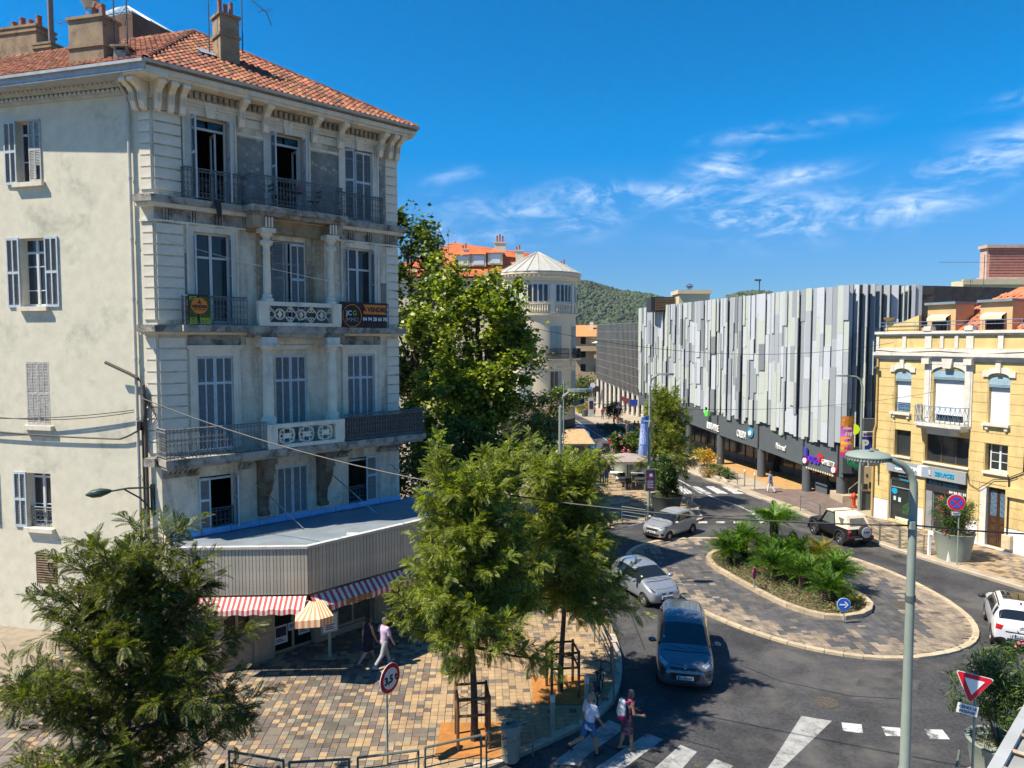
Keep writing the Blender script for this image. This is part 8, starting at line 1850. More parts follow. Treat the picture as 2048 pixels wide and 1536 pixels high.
for s_ in(-1,1):fr.tube([(s_*wb,.60,ZB),(s_*wt,.22,ZT-.02),(s_*wt,-.40,ZT),(s_*wb,-.62,ZB)],.045,6)
fr.tube([(-wt,.22,ZT-.02),(wt,.22,ZT-.02)],.045,6);fr.tube([(-wt,-.40,ZT),(wt,-.40,ZT)],.06,6);fr.tube([(-wb,.6,ZB),(wb,.6,ZB)],.04,6);fr.build('roll_frame',PB_,t)
quadpart('windscreen',mat('light_car_glass',(.10,.12,.11),.05,spec=.8),[[(-wb,.60,ZB),(wb,.60,ZB),(wt,.22,ZT),(-wt,.22,ZT)]])
quadpart('front_top',CREAMT,[[(-wt-.03,.26,ZT+.03),(wt+.03,.26,ZT+.03),(wt+.03,-.36,ZT+.06),(-wt-.03,-.36,ZT+.06)],[(wt+.03,.26,ZT+.03),(wt+.03,-.36,ZT+.06),(wt+.04,-.36,ZT-.02),(wt+.04,.26,ZT-.04)],[(-wt-.03,.26,ZT+.03),(-wt-.03,-.36,ZT+.06),(-wt-.04,-.36,ZT-.02),(-wt-.04,.26,ZT-.04)]])
RTp=[(-wt-.02,-.44,ZT+.04),(wt+.02,-.44,ZT+.04),(wt-.02,-1.30,ZT-.02),(-wt+.02,-1.30,ZT-.02)];RBp=[(-wb-.02,-.66,ZB),(wb+.02,-.66,ZB),(wb,-1.66,ZB),(-wb,-1.66,ZB)]
quadpart('rear_soft_top',CREAMT,[RTp,[RTp[1],RTp[2],RBp[2],RBp[1]],[RTp[0],RTp[3],RBp[3],RBp[0]],[RTp[3],RTp[2],RBp[2],RBp[3]]])
PV=mat('plastic_window',(.12,.115,.11),.25,var=.2,scale=6)
for s_ in(-1,1):
 o=.012*s_;A0,A1,A2=Vector((s_*(wt+.02),-.44,ZT+.04)),Vector((s_*(wt-.02),-1.30,ZT-.02)),Vector((s_*wb,-1.66,ZB));A3=Vector((s_*(wb+.02),-.66,ZB));f_=lambda u,v:(A0.lerp(A1,u)).lerp(A3.lerp(A2,u),v)+Vector((o,0,0))
 quadpart('soft_side_window',PV,[[f_(.30,.28),f_(.80,.28),f_(.62,.80),f_(.48,.80)]])
 quadpart('door_glass',mat('light_car_glass',(.10,.12,.11),.05,spec=.8),[[(s_*(wb-.02),.50,ZB+.02),(s_*(wt-.01),.18,ZT-.08),(s_*(wt-.01),-.34,ZT-.08),(s_*(wb-.02),-.52,ZB+.02)]])
f_=lambda u,v:Vector(RTp[3]).lerp(Vector(RTp[2]),u).lerp(Vector(RBp[3]).lerp(Vector(RBp[2]),u),v)+Vector((0,-.015,.01));quadpart('soft_rear_window',PV,[[f_(.14,.22),f_(.86,.22),f_(.90,.76),f_(.10,.76)]])
b=MB(world=False);b.lathe([(.36,0),(.36,-.16),(.30,-.20)],(.22,-1.72,.84),24,ax=1,cap=False);b.lathe([(.02,-.0),(.36,0)],(.22,-1.72,.84),24,ax=1,cap=False);sw=b.build('spare_wheel',RUBBER,t,smooth=True);b=MB(world=False);b.lathe([(.30,-.20),(.28,-.215),(.02,-.22)],(.22,-1.72,.84),24,ax=1,cap=False);b.build('wheel_cover',mat('spare_cover',(.42,.43,.44),.5,var=.08),sw);text_obj('SUZUKI','lettering',BLACK,sw,lambda x,y,z:Vector((.22+x,-1.945-z,.82+y)),.11,.001,.006,'C')
for s_,x in((-1,-.66),(1,.66)):b=MB(world=False);b.box(x-.07,x+.07,-1.73,-1.66,.70,.96);tl=b.build('tail_light',TAILR,t);b=MB(world=False);b.box(x-.06,x+.06,-1.735,-1.729,.84,.89);b.build('reversing_lens',PLATE,tl)
b=MB(world=False);b.box(-.80,.80,-1.80,-1.62,.40,.62);b.build('rear_bumper',BLACK,t,bevel=.03);b=MB(world=False)
for x in(-.55,.55):b2=MB(world=False);b2.box(x-.14,x+.14,-1.815,-1.80,.52,.58);b2.build('bumper_light',TAILR,t)
plate(t,'AJ-091-XG',-1.815,.50,rear=True,x=-.18,dark=True);b=MB(world=False);b.box(-.03,.03,-1.74,-1.70,1.06,1.12);b.build('brake_light',TAILR,t);mirror_part(t,.88,.50,1.02,BLACK)
place_car(t,(fw+rw)/2-lf*.70,hd_)
# ---- white crossover at the right edge
t=thing('white_crossover','white crossover with black lower trim leaving at the right edge','car',(0,0,0))
C3=[(2.05,.40,.68,.70,.74,.55),(1.98,.26,.88,.86,.90,.70),(1.70,.24,.97,.96,1.04,.80),(1.20,.24,1.0,1.02,1.10,.84),(.95,.24,1.0,1.04,1.14,.84),(.90,.24,1.0,1.04,1.17,.84),(.22,.24,1.0,1.06,1.58,.76),(.14,.24,1.0,1.06,1.60,.76),(-.42,.24,1.0,1.07,1.62,.76),(-.50,.24,1.0,1.07,1.62,.76),(-1.12,.26,1.0,1.09,1.60,.76),(-1.22,.26,1.0,1.10,1.59,.75),(-1.58,.28,.99,1.12,1.56,.73),(-1.64,.28,.99,1.12,1.54,.73),(-1.92,.32,.97,1.10,1.14,.80),(-2.0,.36,.94,.95,1.0,.78),(-2.04,.46,.88,.80,.86,.72)]
PW=paint_mat('white_car_paint',(.60,.61,.62),.0,.3)
bv=car_shell(C3,1.78,t,PW,[(1.28,.34),(-1.30,.34)],.40,{('W',5),('S',5),('S',6),('S',7),('S',8),('S',9),('S',11),('R',13)},clad=True)
for y in(1.28,-1.30):
 for x in(-.78,.78):wheel(t,x,y,.34,ALLOY,5)
decal(bv,t,'tail_light',TAILR,[(.55,.98),(.84,1.02),(.86,.84),(.62,.82)],'r',mirror=True);decal(bv,t,'rear_bumper',BLACK,[(-.86,.56),(.86,.56),(.80,.36),(-.80,.36)],'r',.012);decal(bv,t,'skid_plate',STEELG,[(-.5,.44),(.5,.44),(.45,.37),(-.45,.37)],'r',.02)
decal(bv,t,'tail_strip',BLACK,[(-.5,.80),(.5,.80),(.5,.76),(-.5,.76)],'r',.008);decal(bv,t,'glass_roof',CGLASS,[(-.5,.1),(.5,.1),(.5,-.9),(-.5,-.9)],'t',.008);mirror_part(t,1.02,.72,1.12,BLACK)
yb=bv.ray_cast(Vector((0,-9,.68)),Vector((0,1,0)))[0].y;plate(t,'FC-310-AB',yb-.02,.68,rear=True)
for dz in(0,.05):b=MB(world=False);h=bv.ray_cast(Vector((0,-9,.94+dz)),Vector((0,1,0)))[0];b.tube([(-.09,h.y-.012,.90+dz),(0,h.y-.015,.95+dz),(.09,h.y-.012,.90+dz)],.011,4);b.build('chevron_badge',BLACK,t)
for s_ in(-1,1):b=MB(world=False);b.tube([(s_*.66,y_,bv.ray_cast(Vector((s_*.66,y_,5)),Vector((0,0,-1)))[0].z+.04)for y_ in(.0,-.5,-1.0,-1.4)],.022,5);b.build('roof_rail',BLACK,t)
b=MB(world=False);b.blob((0,-1.3,1.62),.03,.08,.05,8,4);b.build('aerial_fin',BLACK,t)
rw=gxy(1986,1287);fw=gxy(1973,1238);hd_=(fw-rw).normalized();lf=Vector((-hd_.y,hd_.x,0));place_car(t,rw+hd_*1.30-lf*.78,hd_)
# ---- two blue cars parked on the left of the far street
for k,(px,py,col,lab)in enumerate(((1178,910,(.02,.10,.24),'dark blue parked car, the nearer of the two blue cars on the far street'),(1163,882,(.06,.22,.42),'mid blue parked car behind the darker one on the far street'))):
 t=thing('parked_car',lab,'car',(0,0,0),0,'blue cars parked along the far street');pm=paint_mat(('dark_blue_metallic','mid_blue_metallic')[k],col,.4)
 bv=car_shell(AYG,1.75,t,pm,[(1.10,.30),(-1.16,.30)],.35,{('W',5),('S',5),('S',7),('S',9),('R',12)},level=2)
 for y in(1.10,-1.16):
  for x in(-.74,.74):wheel(t,x,y,.30,ALLOY)
 decal(bv,t,'headlight',HEADL,[(.44,.68),(.50,.62),(.68,.70),(.74,.92)],'f',mirror=True)
 g=gxy(px,py);place_car(t,g+Vector((0,1.4,0)),(.12,-.99))
# ---- scooters and motorbikes in a row on the square
def scooter(label,p,az,col,kind=0,box=None):
 t=thing('motor_scooter' if kind==0 else 'motorbike',label,'scooter' if kind==0 else 'motorbike',p,az,'scooters and motorbikes parked on the square');pm=paint_mat('scooter_%d'%(int(col[0]*100)*7+int(col[2]*100)),col,.1);pm.name='scooter_paint'
 for y in(-.62,.62):b=MB(world=False);b.lathe([(.16,-.06),(.26,-.06),(.28,0),(.26,.06),(.16,.06)],(0,y,.28),16,ax=0,cap=False);b.lathe([(.01,0),(.17,0)],(0,y,.28),12,ax=0);b.build('wheel',RUBBER,t,smooth=True)
 b=MB(world=False);pr=[(-.85,.55),(-.80,.85),(-.2,.80),(-.05,.42),(.30,.40),(.42,.9),(.55,.95),(.60,.5),(.40,.28),(-.2,.28)];b.prism(pr,-.17,.17,ax=0);b.build('body',pm,t,bevel=.05)
 b=MB(world=False);b.box(-.15,.15,-.75,-.10,.82,.94);b.build('seat',BLACK,t,bevel=.04);b=MB(world=False);b.tube([(0,.60,.3),(0,.46,1.0)],.035,6);b.tube([(-.32,.40,1.08),(0,.46,1.02),(.32,.40,1.08)],.022,6);b.build('handlebar',BLACK,t);b=MB(world=False);b.blob((0,.58,.92),.10,.08,.10,8,5);b.build('headlight',HEADL,t)
 b=MB(world=False);b.face([(-.2,.52,1.05),(.2,.52,1.05),(.14,.45,1.4),(-.14,.45,1.4)]);b.build('windshield',mat('clear_screen',(.3,.33,.36),.1,spec=.6),t)
 b=MB(world=False);b.prism([(.40,.42),(.85,.52),(.85,.58),(.40,.60)],-.08,.08,ax=0);b.build('mudguard',pm,t)
 if box:b=MB(world=False);b.box(-.24,.24,-1.15,-.72,.92,1.36);b.build('top_box',mat('box_paint_%s'%box[1],box[0],.4),t,bevel=.05)
 return t
for k,(px,py,col,kind,az,lab,bx)in enumerate(((1228,936,(.50,.10,.02),0,75,'orange red scooter nearest the tall flower planter',None),(1219,927,(.52,.54,.56),1,78,'white and blue motorbike behind the orange scooter',((.55,.12,.02),'orange')),(1209,922,(.02,.02,.022),1,80,'black motorbike third along the row',None),(1200,914,(.03,.03,.035),0,80,'dark scooter fourth along the row',None),(1202,905,(.02,.02,.02),0,78,'black scooter carrying a large red delivery box',((.42,.012,.03),'red')),(1236,924,(.03,.12,.38),0,70,'blue scooter half hidden behind the parasol',None))):
 g=G(px,py,.1);scooter(lab,g,R(az),col,kind,bx)
# ---- bicycle by the kerb
g1,g2=G(1192,1416,.1),G(1212,1352,.1);d=(g2-g1).normalized();d.z=0;g2=g1+d*1.06;t=thing('bicycle','black bicycle leaning by the barrier and bollard at the kerb bend','bicycle',g1);up=Vector((0,0,1));rW=.34;n=Vector((d.y,-d.x,0))
for c in(g1,g2):
 c=c+up*rW;b=MB();b.tube([c+d*(rW*math.cos(a))+up*(rW*math.sin(a))for a in np.linspace(0,2*math.pi,25)[:-1]],.022,6,close=True);w_=b.build('wheel',RUBBER,t);b=MB()
 for k in range(12):a=k*math.pi/6;b.tube([c,c+d*(rW*math.cos(a))+up*(rW*math.sin(a))],.004,3,cap=False)
 b.build('spokes',CHROME,w_)
h1,h2=g1+up*rW,g2+up*rW;bb=h1.lerp(h2,.42)+up*-.05;st_=bb-d*.18+up*.55;hd2=h2-d*.12+up*.55;b=MB()
for p,q in((h1,bb),(bb,st_),(st_,h1),(bb,hd2),(st_,hd2),(hd2,h2)):b.tube([p,q],.02,6)
b.tube([hd2,hd2+up*.14-d*.02],.018,5);b.tube([st_,st_+up*.12-d*.03],.016,5);b.build('frame',BLACK,t);b=MB();hb=hd2+up*.14;b.tube([hb-n*.28-d*.1,hb-n*.1,hb+n*.1,hb+n*.28-d*.1],.014,5);b.build('handlebar',BLACK,t);b=MB();b.blob(st_+up*.14-d*.03,.09,.12,.04,8,4);b.build('saddle',BLACK,t);b=MB();b.box(h1.x-.1,h1.x+.1,h1.y-.2,h1.y+.12,h1.z+.4,h1.z+.42);b.build('carrier',BLACK,t)
# --------- people
def surfnet(f,org,h):
 ins=f<0;nx,ny,nz=f.shape;cnt=np.zeros((nx-1,ny-1,nz-1));acc=np.zeros((nx-1,ny-1,nz-1,3));C=[(i,j,k)for i in(0,1)for j in(0,1)for k in(0,1)]
 sl=lambda c:(slice(c[0],nx-1+c[0]),slice(c[1],ny-1+c[1]),slice(c[2],nz-1+c[2]))
 for a in C:
  for ax in range(3):
   if a[ax]:continue
   b=list(a);b[ax]=1;fa,fb=f[sl(a)],f[sl(b)];m=(fa<0)!=(fb<0);t=np.where(m,fa/(fa-fb+1e-12),0)
   for q in range(3):acc[...,q]+=np.where(m,a[q]+(t if q==ax else 0),0)
   cnt+=m
 act=cnt>0;idx=-np.ones(act.shape,int);idx[act]=np.arange(act.sum());ijk=np.argwhere(act);V=(ijk+acc[act]/cnt[act][:,None])*h+np.array(org);F_=[]
 for ax in range(3):
  sa=[slice(None)]*3;sb=[slice(None)]*3;sa[ax]=slice(0,-1);sb[ax]=slice(1,None);m=ins[tuple(sa)]!=ins[tuple(sb)];e=np.argwhere(m);o1,o2=[q for q in range(3)if q!=ax]
  e=e[(e[:,o1]>0)&(e[:,o2]>0)&(e[:,o1]<act.shape[o1])&(e[:,o2]<act.shape[o2])]
  if not len(e):continue
  d1=np.zeros(3,int);d1[o1]=1;d2=np.zeros(3,int);d2[o2]=1;g=lambda q:idx[q[:,0],q[:,1],q[:,2]]
  F_.append(np.stack([g(e-d1-d2),g(e-d2),g(e),g(e-d1)],-1))
 return V,np.concatenate(F_)
def sdf_mesh(prims,h,k=.03,clip=None,pad=.06):
 P=np.array([p[0]for p in prims]+[p[1]for p in prims]);rm=max(max(p[2],p[3])for p in prims);lo,hi=P.min(0)-rm-pad,P.max(0)+rm+pad;n=np.ceil((hi-lo)/h).astype(int)+1
 X=np.stack(np.meshgrid(*[lo[i]+np.arange(n[i])*h for i in range(3)],indexing='ij'),-1);f=None
 for p in prims:
  a,b,ra,rb=np.array(p[0]),np.array(p[1]),p[2],p[3];sc=np.array(p[4])if len(p)>4 else np.ones(3);ab=(b-a);XX=(X-a)/sc;ab=ab/sc;t=np.clip((XX@ab)/(ab@ab+1e-9),0,1);d=(np.linalg.norm(XX-t[...,None]*ab,axis=-1)-(ra+(rb-ra)*t))*sc.min()
  if f is None:f=d
  else:hh=np.clip(.5+.5*(d-f)/k,0,1);f=d*(1-hh)+f*hh-k*hh*(1-hh);
 if clip is not None:f=np.maximum(f,clip(X))
 return surfnet(f,lo,h)
SKIN=mat('sun_tanned_skin',(.42,.20,.115),.55,var=.08,scale=9);SKINL=mat('fair_skin',(.50,.29,.20),.55,var=.06,scale=9)
def person(label,loc,az,H=1.72,legs=((20,10),(-20,25)),arms=((-15,8,15),(15,8,15)),lean=4,skin=None,hair=((.10,.08,.06),'short'),top=None,bottom=None,shoes=(.03,.03,.03),res=.03,group=None,female=False,near=False,extra=None):
 t=thing('person',label,'person',loc,az,group);s_=H/1.75;sk=skin or SKIN;ln=R(lean);j={}
 def rx(v,a):c,q=math.cos(a),math.sin(a);return np.array((v[0],v[1]*c+v[2]*q,-v[1]*q+v[2]*c))
 hipw,shw=(.095,.165)if female else(.088,.185);drop=[]
 for(hp,kn)in legs:a=R(hp);th=rx((0,0,-.43),-a);sh=rx((0,0,-.42),-(a-R(kn)));drop.append(-(th+sh)[2])
 hz=max(drop)+.075;pel=np.array((0,0,hz+.03));up=np.array((0,math.sin(ln),math.cos(ln)));chest=pel+up*.36;neck=pel+up*.53;head=neck+up*.115+np.array((0,.025,.02));body=[];parts={}
 tors=[(pel+(0,0,-.01),pel+up*.12,.125,.115,(1.15,.85,1)),(pel+up*.12,chest,.112 if female else .122,.128 if female else .138,(1.2,.8,1)),(chest,pel+up*.46,.128,.10,(1.3,.8,1))]
 body+=tors;body+=[(pel+up*.45,neck+up*.03,.055,.05),(head+(0,-.008,.015),head+(0,.005,-.045),.088,.066,(1,1.12,1.15)),(head+(0,.095,-.01),head+(0,.112,-.028),.012,.016)]
 for q in(-1,1):body.append((head+(q*.088,-.01,-.02),head+(q*.09,-.015,.01),.016,.02,(.6,1,1)))
 lg=[];feet=[];shank=[]
 for q,(hp,kn)in zip((-1,1),legs):
  a=R(hp);hip=pel+(q*hipw,0,-.03);knee=hip+rx((0,0,-.43),-a);ank=knee+rx((0,0,-.42),-(a-R(kn)));fa=a-R(kn);toe=ank+rx((0,.17,-.045),-fa*.6);heel=ank+rx((0,-.045,-.045),-fa*.6)
  lg.append((hip,knee));shank.append((knee,ank));feet.append((heel,toe));body+=[(hip,knee,.088,.056),(knee,ank+(knee-ank)*.55,.055,.056),(ank+(knee-ank)*.55,ank,.054,.036),(heel,toe,.036,.03,(1.15,1,.9))]
 am=[];hands=[]
 for q,(sw,ab,el)in zip((-1,1),arms):
  sh=pel+up*.455+np.array((q*shw,0,0));a=R(sw);u=rx((0,0,-.29),-a);u=np.array((u[0]+q*.29*math.sin(R(ab)),u[1],u[2]*math.cos(R(ab))));elb=sh+u;fo=rx((0,0,-.25),-(a+R(el)));fo=np.array((fo[0]+q*.25*math.sin(R(ab*.4)),fo[1],fo[2]));wr=elb+fo;hdv=fo/np.linalg.norm(fo)
  am.append((sh,elb,wr));body+=[(sh,elb,.052,.042),(elb,wr,.042,.028)]
  if near:hands.append((wr,hdv,q))
  else:body.append((wr,wr+hdv*.13,.032,.022,(.7,1.2,1)))
 V,F_=sdf_mesh(body,res,.028);bo=np_mesh('body',V*s_,F_,sk,t,smooth=True)
 for(wr,hv,q)in hands:
  sd=np.cross(hv,(0,1,0));sd=sd/(np.linalg.norm(sd)+1e-9);fw_=np.cross(sd,hv);pr=[(wr-hv*.02,wr+hv*.075,.026,.034,(.7,1.15,1))]
  for k in range(4):b0=wr+hv*.085+fw_*((k-1.5)*.019);L_=(.062,.075,.070,.052)[k];m1=b0+hv*L_*.55-sd*q*.008;pr+=[(b0-hv*.02,m1,.0095,.0085),(m1,m1+hv*L_*.4-sd*q*.020,.0085,.007)]
  th0=wr+hv*.03+fw_*.028;th1=th0+hv*.03+fw_*.024;pr+=[(th0,th1,.013,.011),(th1,th1+hv*.034+fw_*.004,.011,.008)]
  V,F_=sdf_mesh(pr,.0065,.008,pad=.02);np_mesh('hand',V*s_,F_,sk,t,smooth=True)
 def cloth(nm,prims,col,k=.03,clip=None,m=None,r_=None):V,F_=sdf_mesh(prims,r_ or res,k,clip);return np_mesh(nm,V*s_,F_,m or mat('cloth_'+nm+'_%02d%02d%02d'%tuple(int(99*c)for c in col),col,.85,var=.14,scale=7,bump=.3,bscale=18),t,smooth=True)
 inf=lambda p,e:(p[0],p[1],p[2]+e,p[3]+e,*p[4:])
 if top:
  kind,col,*rest=top;pr=[inf(p,.016)for p in tors]+[(pel+up*.45,pel+up*.50,.072,.066)];zlo=pel[2]-.07
  if kind in('tee','shirt'):pr+=[(a,a+(b-a)*.75,.066,.062 if female else .068)for a,b,c in am]
  if kind=='long':pr+=[(a,b,.064,.056)for a,b,c in am]+[(b,b+(c-b)*.9,.056,.042)for a,b,c in am]
  if kind=='shirt':zlo=pel[2]-.16;pr[0]=(pel+(0,0,-.14),pel+up*.12,.150,.128,(1.15,.85,1))
  cloth('shirt',pr,col,.025,lambda X:np.maximum(zlo-X[...,2],X[...,2]-(pel[2]+.515)),rest[0]if rest else None)
 if bottom:
  kind,col,*rest=bottom
  if kind in('shorts','trousers'):
   fr=.72 if kind=='shorts' else 1;pr=[inf(tors[0],.012)]+[(a,a+(b-a)*fr,.104,.086 if kind=='shorts' else .072)for a,b in lg]
   if kind=='trousers':pr+=[(a,b,.072,.058)for a,b in shank]
   if kind=='cropped':pass
   cloth(kind,pr,col,.02,lambda X:X[...,2]-(pel[2]+.10))
  if kind in('dress','skirt'):
   kz=min(b[2]for a,b in lg)+(.02 if kind=='dress' else .05);cy=(lg[0][1][1]+lg[1][1][1])/2;pr=([inf(p,.018)for p in tors]if kind=='dress' else[inf(tors[0],.016)])+[(pel+(0,0,.02),np.array((0,cy*.6,kz)),.135,.19,(1.05,.85,1))]+[(a,a+(b-a)*.9,.105,.098)for a,b in lg]
   zt_=pel[2]+(.50 if kind=='dress' else .12);cloth(kind,pr,col,.04,lambda X:np.maximum(X[...,2]-zt_,kz-X[...,2]),rest[0]if rest else None)
 if shoes:
  for(h_,to)in feet:cloth('shoe',[(h_+(0,0,.004),to+(0,.01,0),.046,.038,(1.05,1,.85))],shoes,.01,r_=min(res,.02))
 hc,hk=hair;pr=[(head+(0,-.012,.025),head+(0,-.03,-.03),.102,.085,(1.02,1.1,1.12))]
 if hk in('long','bob'):pr.append((head+(0,-.055,-.02),head+(0,-.075,-.14 if hk=='bob' else-.26),.085,.06))
 if hk=='bun':pr.append((head+(0,-.10,.05),head+(0,-.12,.05),.05,.05))
 cloth('hair',pr,hc,.02,lambda X:np.minimum((X[...,1]-(head[1]+.015)),(head[2]+.065)-X[...,2]),mat('hair_%02d%02d'%(int(hc[0]*99),int(hc[2]*99)),hc,.7,var=.3,scale=30),r_=min(res,.02))
 if near:
  for q in(-1,1):b=MB(world=False);b.blob(tuple((head+(q*.032,.088,.015))*s_),.014,.008,.008,8,5);b.build('eye',BLACK,t)
  b=MB(world=False);b.blob(tuple((head+(0,.088,-.062))*s_),.026,.008,.007,8,4);b.build('mouth',mat('lip',(.30,.10,.08),.5),t)
 return t,dict(pel=pel*s_,neck=neck*s_,head=head*s_,up=up,arms=[tuple(p*s_ for p in a)for a in am],s=s_,chest=chest*s_)
def pg(x,y,z=.0):return G(x,y,z)
FLOW=mat('pale_lilac_shirt_print',(.62,.58,.68),.85,var=.25,scale=16,bump=.2)
g=pg(1178,1512);t,J=person('man in a pale shirt and denim shorts striding onto the crossing',g,R(-58),1.76,((-24,58),(16,6)),((-6,10,14),(14,6,20)),6,SKIN,((.26,.21,.15),'short'),('shirt',(.6,.6,.66),FLOW),('shorts',(.05,.13,.26)),(.02,.02,.022),.0145,'couple walking onto the crossing',near=True)
DRS=mat('dark_print_dress',(.10,.04,.055),.85,var=.8,scale=13,isl=.0,dirt=(.09,.16,.22),dscale=9,damt=.7,dlo=.52,dhi=.58)
g=pg(1254,1498);t,J=person('woman in a dark patterned dress with a white and pink rucksack on the crossing',g,R(-72),1.64,((-8,6),(10,8)),((18,8,50),(10,6,62)),9,SKIN,((.06,.06,.065),'short'),None,('dress',(.1,.05,.06),DRS),(.40,.22,.10),.0145,'couple walking onto the crossing',female=True,near=True)
def carried(name,label,cat,t,J,prims,m,loc_world=True,extra=()):
 c=Matrix.Rotation(t.rotation_euler.z,4,'Z');V,F_=sdf_mesh(prims,.018,.03);o=thing(name,label,cat,t.location+c@Vector(V.mean(0)),t.rotation_euler.z);np_mesh('bag_body',V-V.mean(0),F_,m,o,smooth=True)
 for nm,pr,mm in extra:V2,F2=sdf_mesh(pr,.014,.012);np_mesh(nm,V2-V.mean(0),F2,mm,o,smooth=True)
 return o
ch=J['chest'];carried('rucksack','white rucksack with a pink base on the back of the woman at the crossing','rucksack',t,J,[(ch+(0,-.20,.10),ch+(0,-.24,-.16),.12,.15,(1.15,.75,1))],mat('white_print_bag',(.66,.64,.60),.8,var=.3,scale=9),extra=(('pink_base',[(ch+(0,-.24,-.22),ch+(0,-.25,-.27),.15,.12,(1.15,.75,1))],mat('pink_bag_base',(.55,.02,.16),.8)),('strap',[(ch+(-.12,-.14,.16),ch+(-.12,.09,.12),.022,.022),(ch+(-.12,.09,.12),ch+(-.13,.02,-.14),.02,.02),(ch+(.12,-.14,.16),ch+(.12,.09,.12),.022,.022),(ch+(.12,.09,.12),ch+(.13,.02,-.14),.02,.02)],mat('pink_bag_base',(.55,.02,.16),.8))))
h=J['arms'][0][2];carried('phone','dark phone held in the hand of the woman at the crossing','phone',t,J,[(h+(.02,.07,-.02),h+(.06,.17,.03),.022,.022)],BLACK)
g=pg(736,1325,.1);t,J=person('woman in a navy dress with long dark hair walking past the brasserie in shade',g,R(-40),1.70,((26,6),(-22,24)),((-12,6,12),(14,6,12)),3,SKINL,((.02,.016,.014),'long'),None,('dress',(.012,.014,.03)),(.25,.16,.11),.018,'pair walking past the brasserie',female=True)
g=pg(768,1333,.1);t,J=person('man in a lilac shirt and grey trousers walking past the brasserie',g,R(-42),1.74,((24,6),(-20,26)),((-12,8,20),(12,8,16)),4,SKINL,((.09,.075,.06),'short'),('tee',(.52,.40,.56)),('trousers',(.30,.30,.31)),(.5,.5,.5),.018,'pair walking past the brasserie')
ch=J['chest'];carried('shoulder_bag','black shoulder bag on the man in the lilac shirt','bag',t,J,[(ch+(-.20,-.08,-.16),ch+(-.20,-.06,-.30),.09,.09,(.6,1.1,1))],BLACK,extra=(('strap',[(ch+(-.18,-.08,-.1),ch+(.08,.02,.17),.014,.014)],BLACK),))
g=pg(1541,985,.11);person('woman in a light blue tunic and white cropped trousers on the right pavement',g,R(35),1.60,((16,6),(-14,18)),((-12,14,20),(14,14,20)),3,SKIN,((.06,.045,.035),'short'),('shirt',(.20,.34,.56)),('trousers',(.66,.66,.66)),(.1,.06,.05),.024,female=True)
g=pg(1639,966,.11);person('person in an orange and black striped top sitting behind the car park counter',(g.x+.6,g.y+.8,.1),R(120),1.6,((80,80),(80,80)),((30,8,50),(30,8,50)),4,SKIN,((.03,.02,.02),'short'),('tee',(.55,.20,.02)),('trousers',(.02,.05,.12)),(.5,.4,.3),.032)
for k,(px,py,H_,az,leg,top,bot,hr,lab)in enumerate(((1174,972,1.66,170,((14,4),(-12,16)),('tee',(.55,.56,.60)),('shorts',(.10,.09,.07)),((.45,.30,.22),'short'),'bald man in a pale top leftmost of the four people on the square'),(1187,972,1.62,165,((14,4),(-12,16)),('tee',(.55,.16,.03)),('shorts',(.05,.06,.14)),((.03,.02,.02),'long'),'woman with an orange rucksack seen among the four on the square'),(1204,970,1.64,190,((8,4),(-8,10)),('tee',(.62,.50,.42)),('trousers',(.03,.12,.09)),((.10,.05,.025),'bob'),'woman in a pale top and dark green trousers carrying a yellow bag on the square'),(1213,969,1.52,185,((8,4),(-8,10)),('tee',(.03,.09,.22)),('shorts',(.06,.16,.45)),((.12,.07,.04),'short'),'boy in blue shorts and a dark blue tee rightmost of the four on the square'),(1174,832,1.7,180,((8,4),(-8,8)),('tee',(.60,.18,.07)),('trousers',(.08,.06,.06)),((.05,.03,.02),'short'),'person in an orange top beside the far litter bin'),(1188,834,1.7,175,((8,4),(-8,8)),('tee',(.55,.42,.36)),('skirt',(.03,.02,.03)),((.03,.02,.02),'long'),'woman in a black skirt beside the grey totem'),(1205,838,1.65,185,((10,4),(-8,8)),('tee',(.45,.03,.05)),('trousers',(.10,.22,.42)),((.08,.04,.02),'short'),'person in a red top and pale blue jeans on the far pavement'),(1215,838,1.7,175,((10,4),(-8,8)),('tee',(.50,.10,.05)),('shorts',(.62,.58,.52)),((.12,.04,.02),'long'),'woman with red hair and white shorts on the far pavement'),(1218,836,1.7,170,((10,4),(-8,8)),('tee',(.03,.03,.04)),('trousers',(.03,.03,.04)),((.03,.02,.02),'short'),'person in black half behind the red haired woman'),(1253,872,1.72,150,((6,4),(-6,6)),('tee',(.12,.13,.14)),('trousers',(.10,.11,.12)),((.02,.02,.02),'short'),'person in grey clothes left of three standing in the building shade'),(1269,869,1.68,160,((6,4),(-6,6)),('tee',(.15,.16,.18)),('trousers',(.09,.09,.1)),((.02,.02,.02),'long'),'woman in grey in the middle of three in the building shade'),(1276,871,1.75,170,((6,4),(-6,6)),('tee',(.025,.03,.045)),('trousers',(.02,.025,.035)),((.02,.02,.02),'short'),'person in dark clothes right of three in the building shade'))):
 g=pg(px,py,.1);t,J=person(lab,g,R(az),H_,leg,((-10,8,14),(10,8,14)),2,SKIN,hr,top,bot,(.05,.04,.04),.034 if k<4 else .042,'people on the square' if k<4 else 'people on the far pavement',female=k in(1,2,5,7,10))
 if k==1:ch=J['chest'];carried('rucksack','orange and maroon rucksack on the back of a woman on the square','rucksack',t,J,[(ch+(0,-.16,.08),ch+(0,-.18,-.14),.12,.14,(1.1,.8,1))],mat('orange_bag',(.50,.09,.02),.8))
 if k==2:ch=J['chest'];carried('shoulder_bag','yellow shoulder bag carried by a woman on the square','bag',t,J,[(ch+(.2,.02,-.22),ch+(.2,.02,-.34),.07,.09,(.7,1,1))],mat('yellow_bag',(.60,.40,.08),.7))
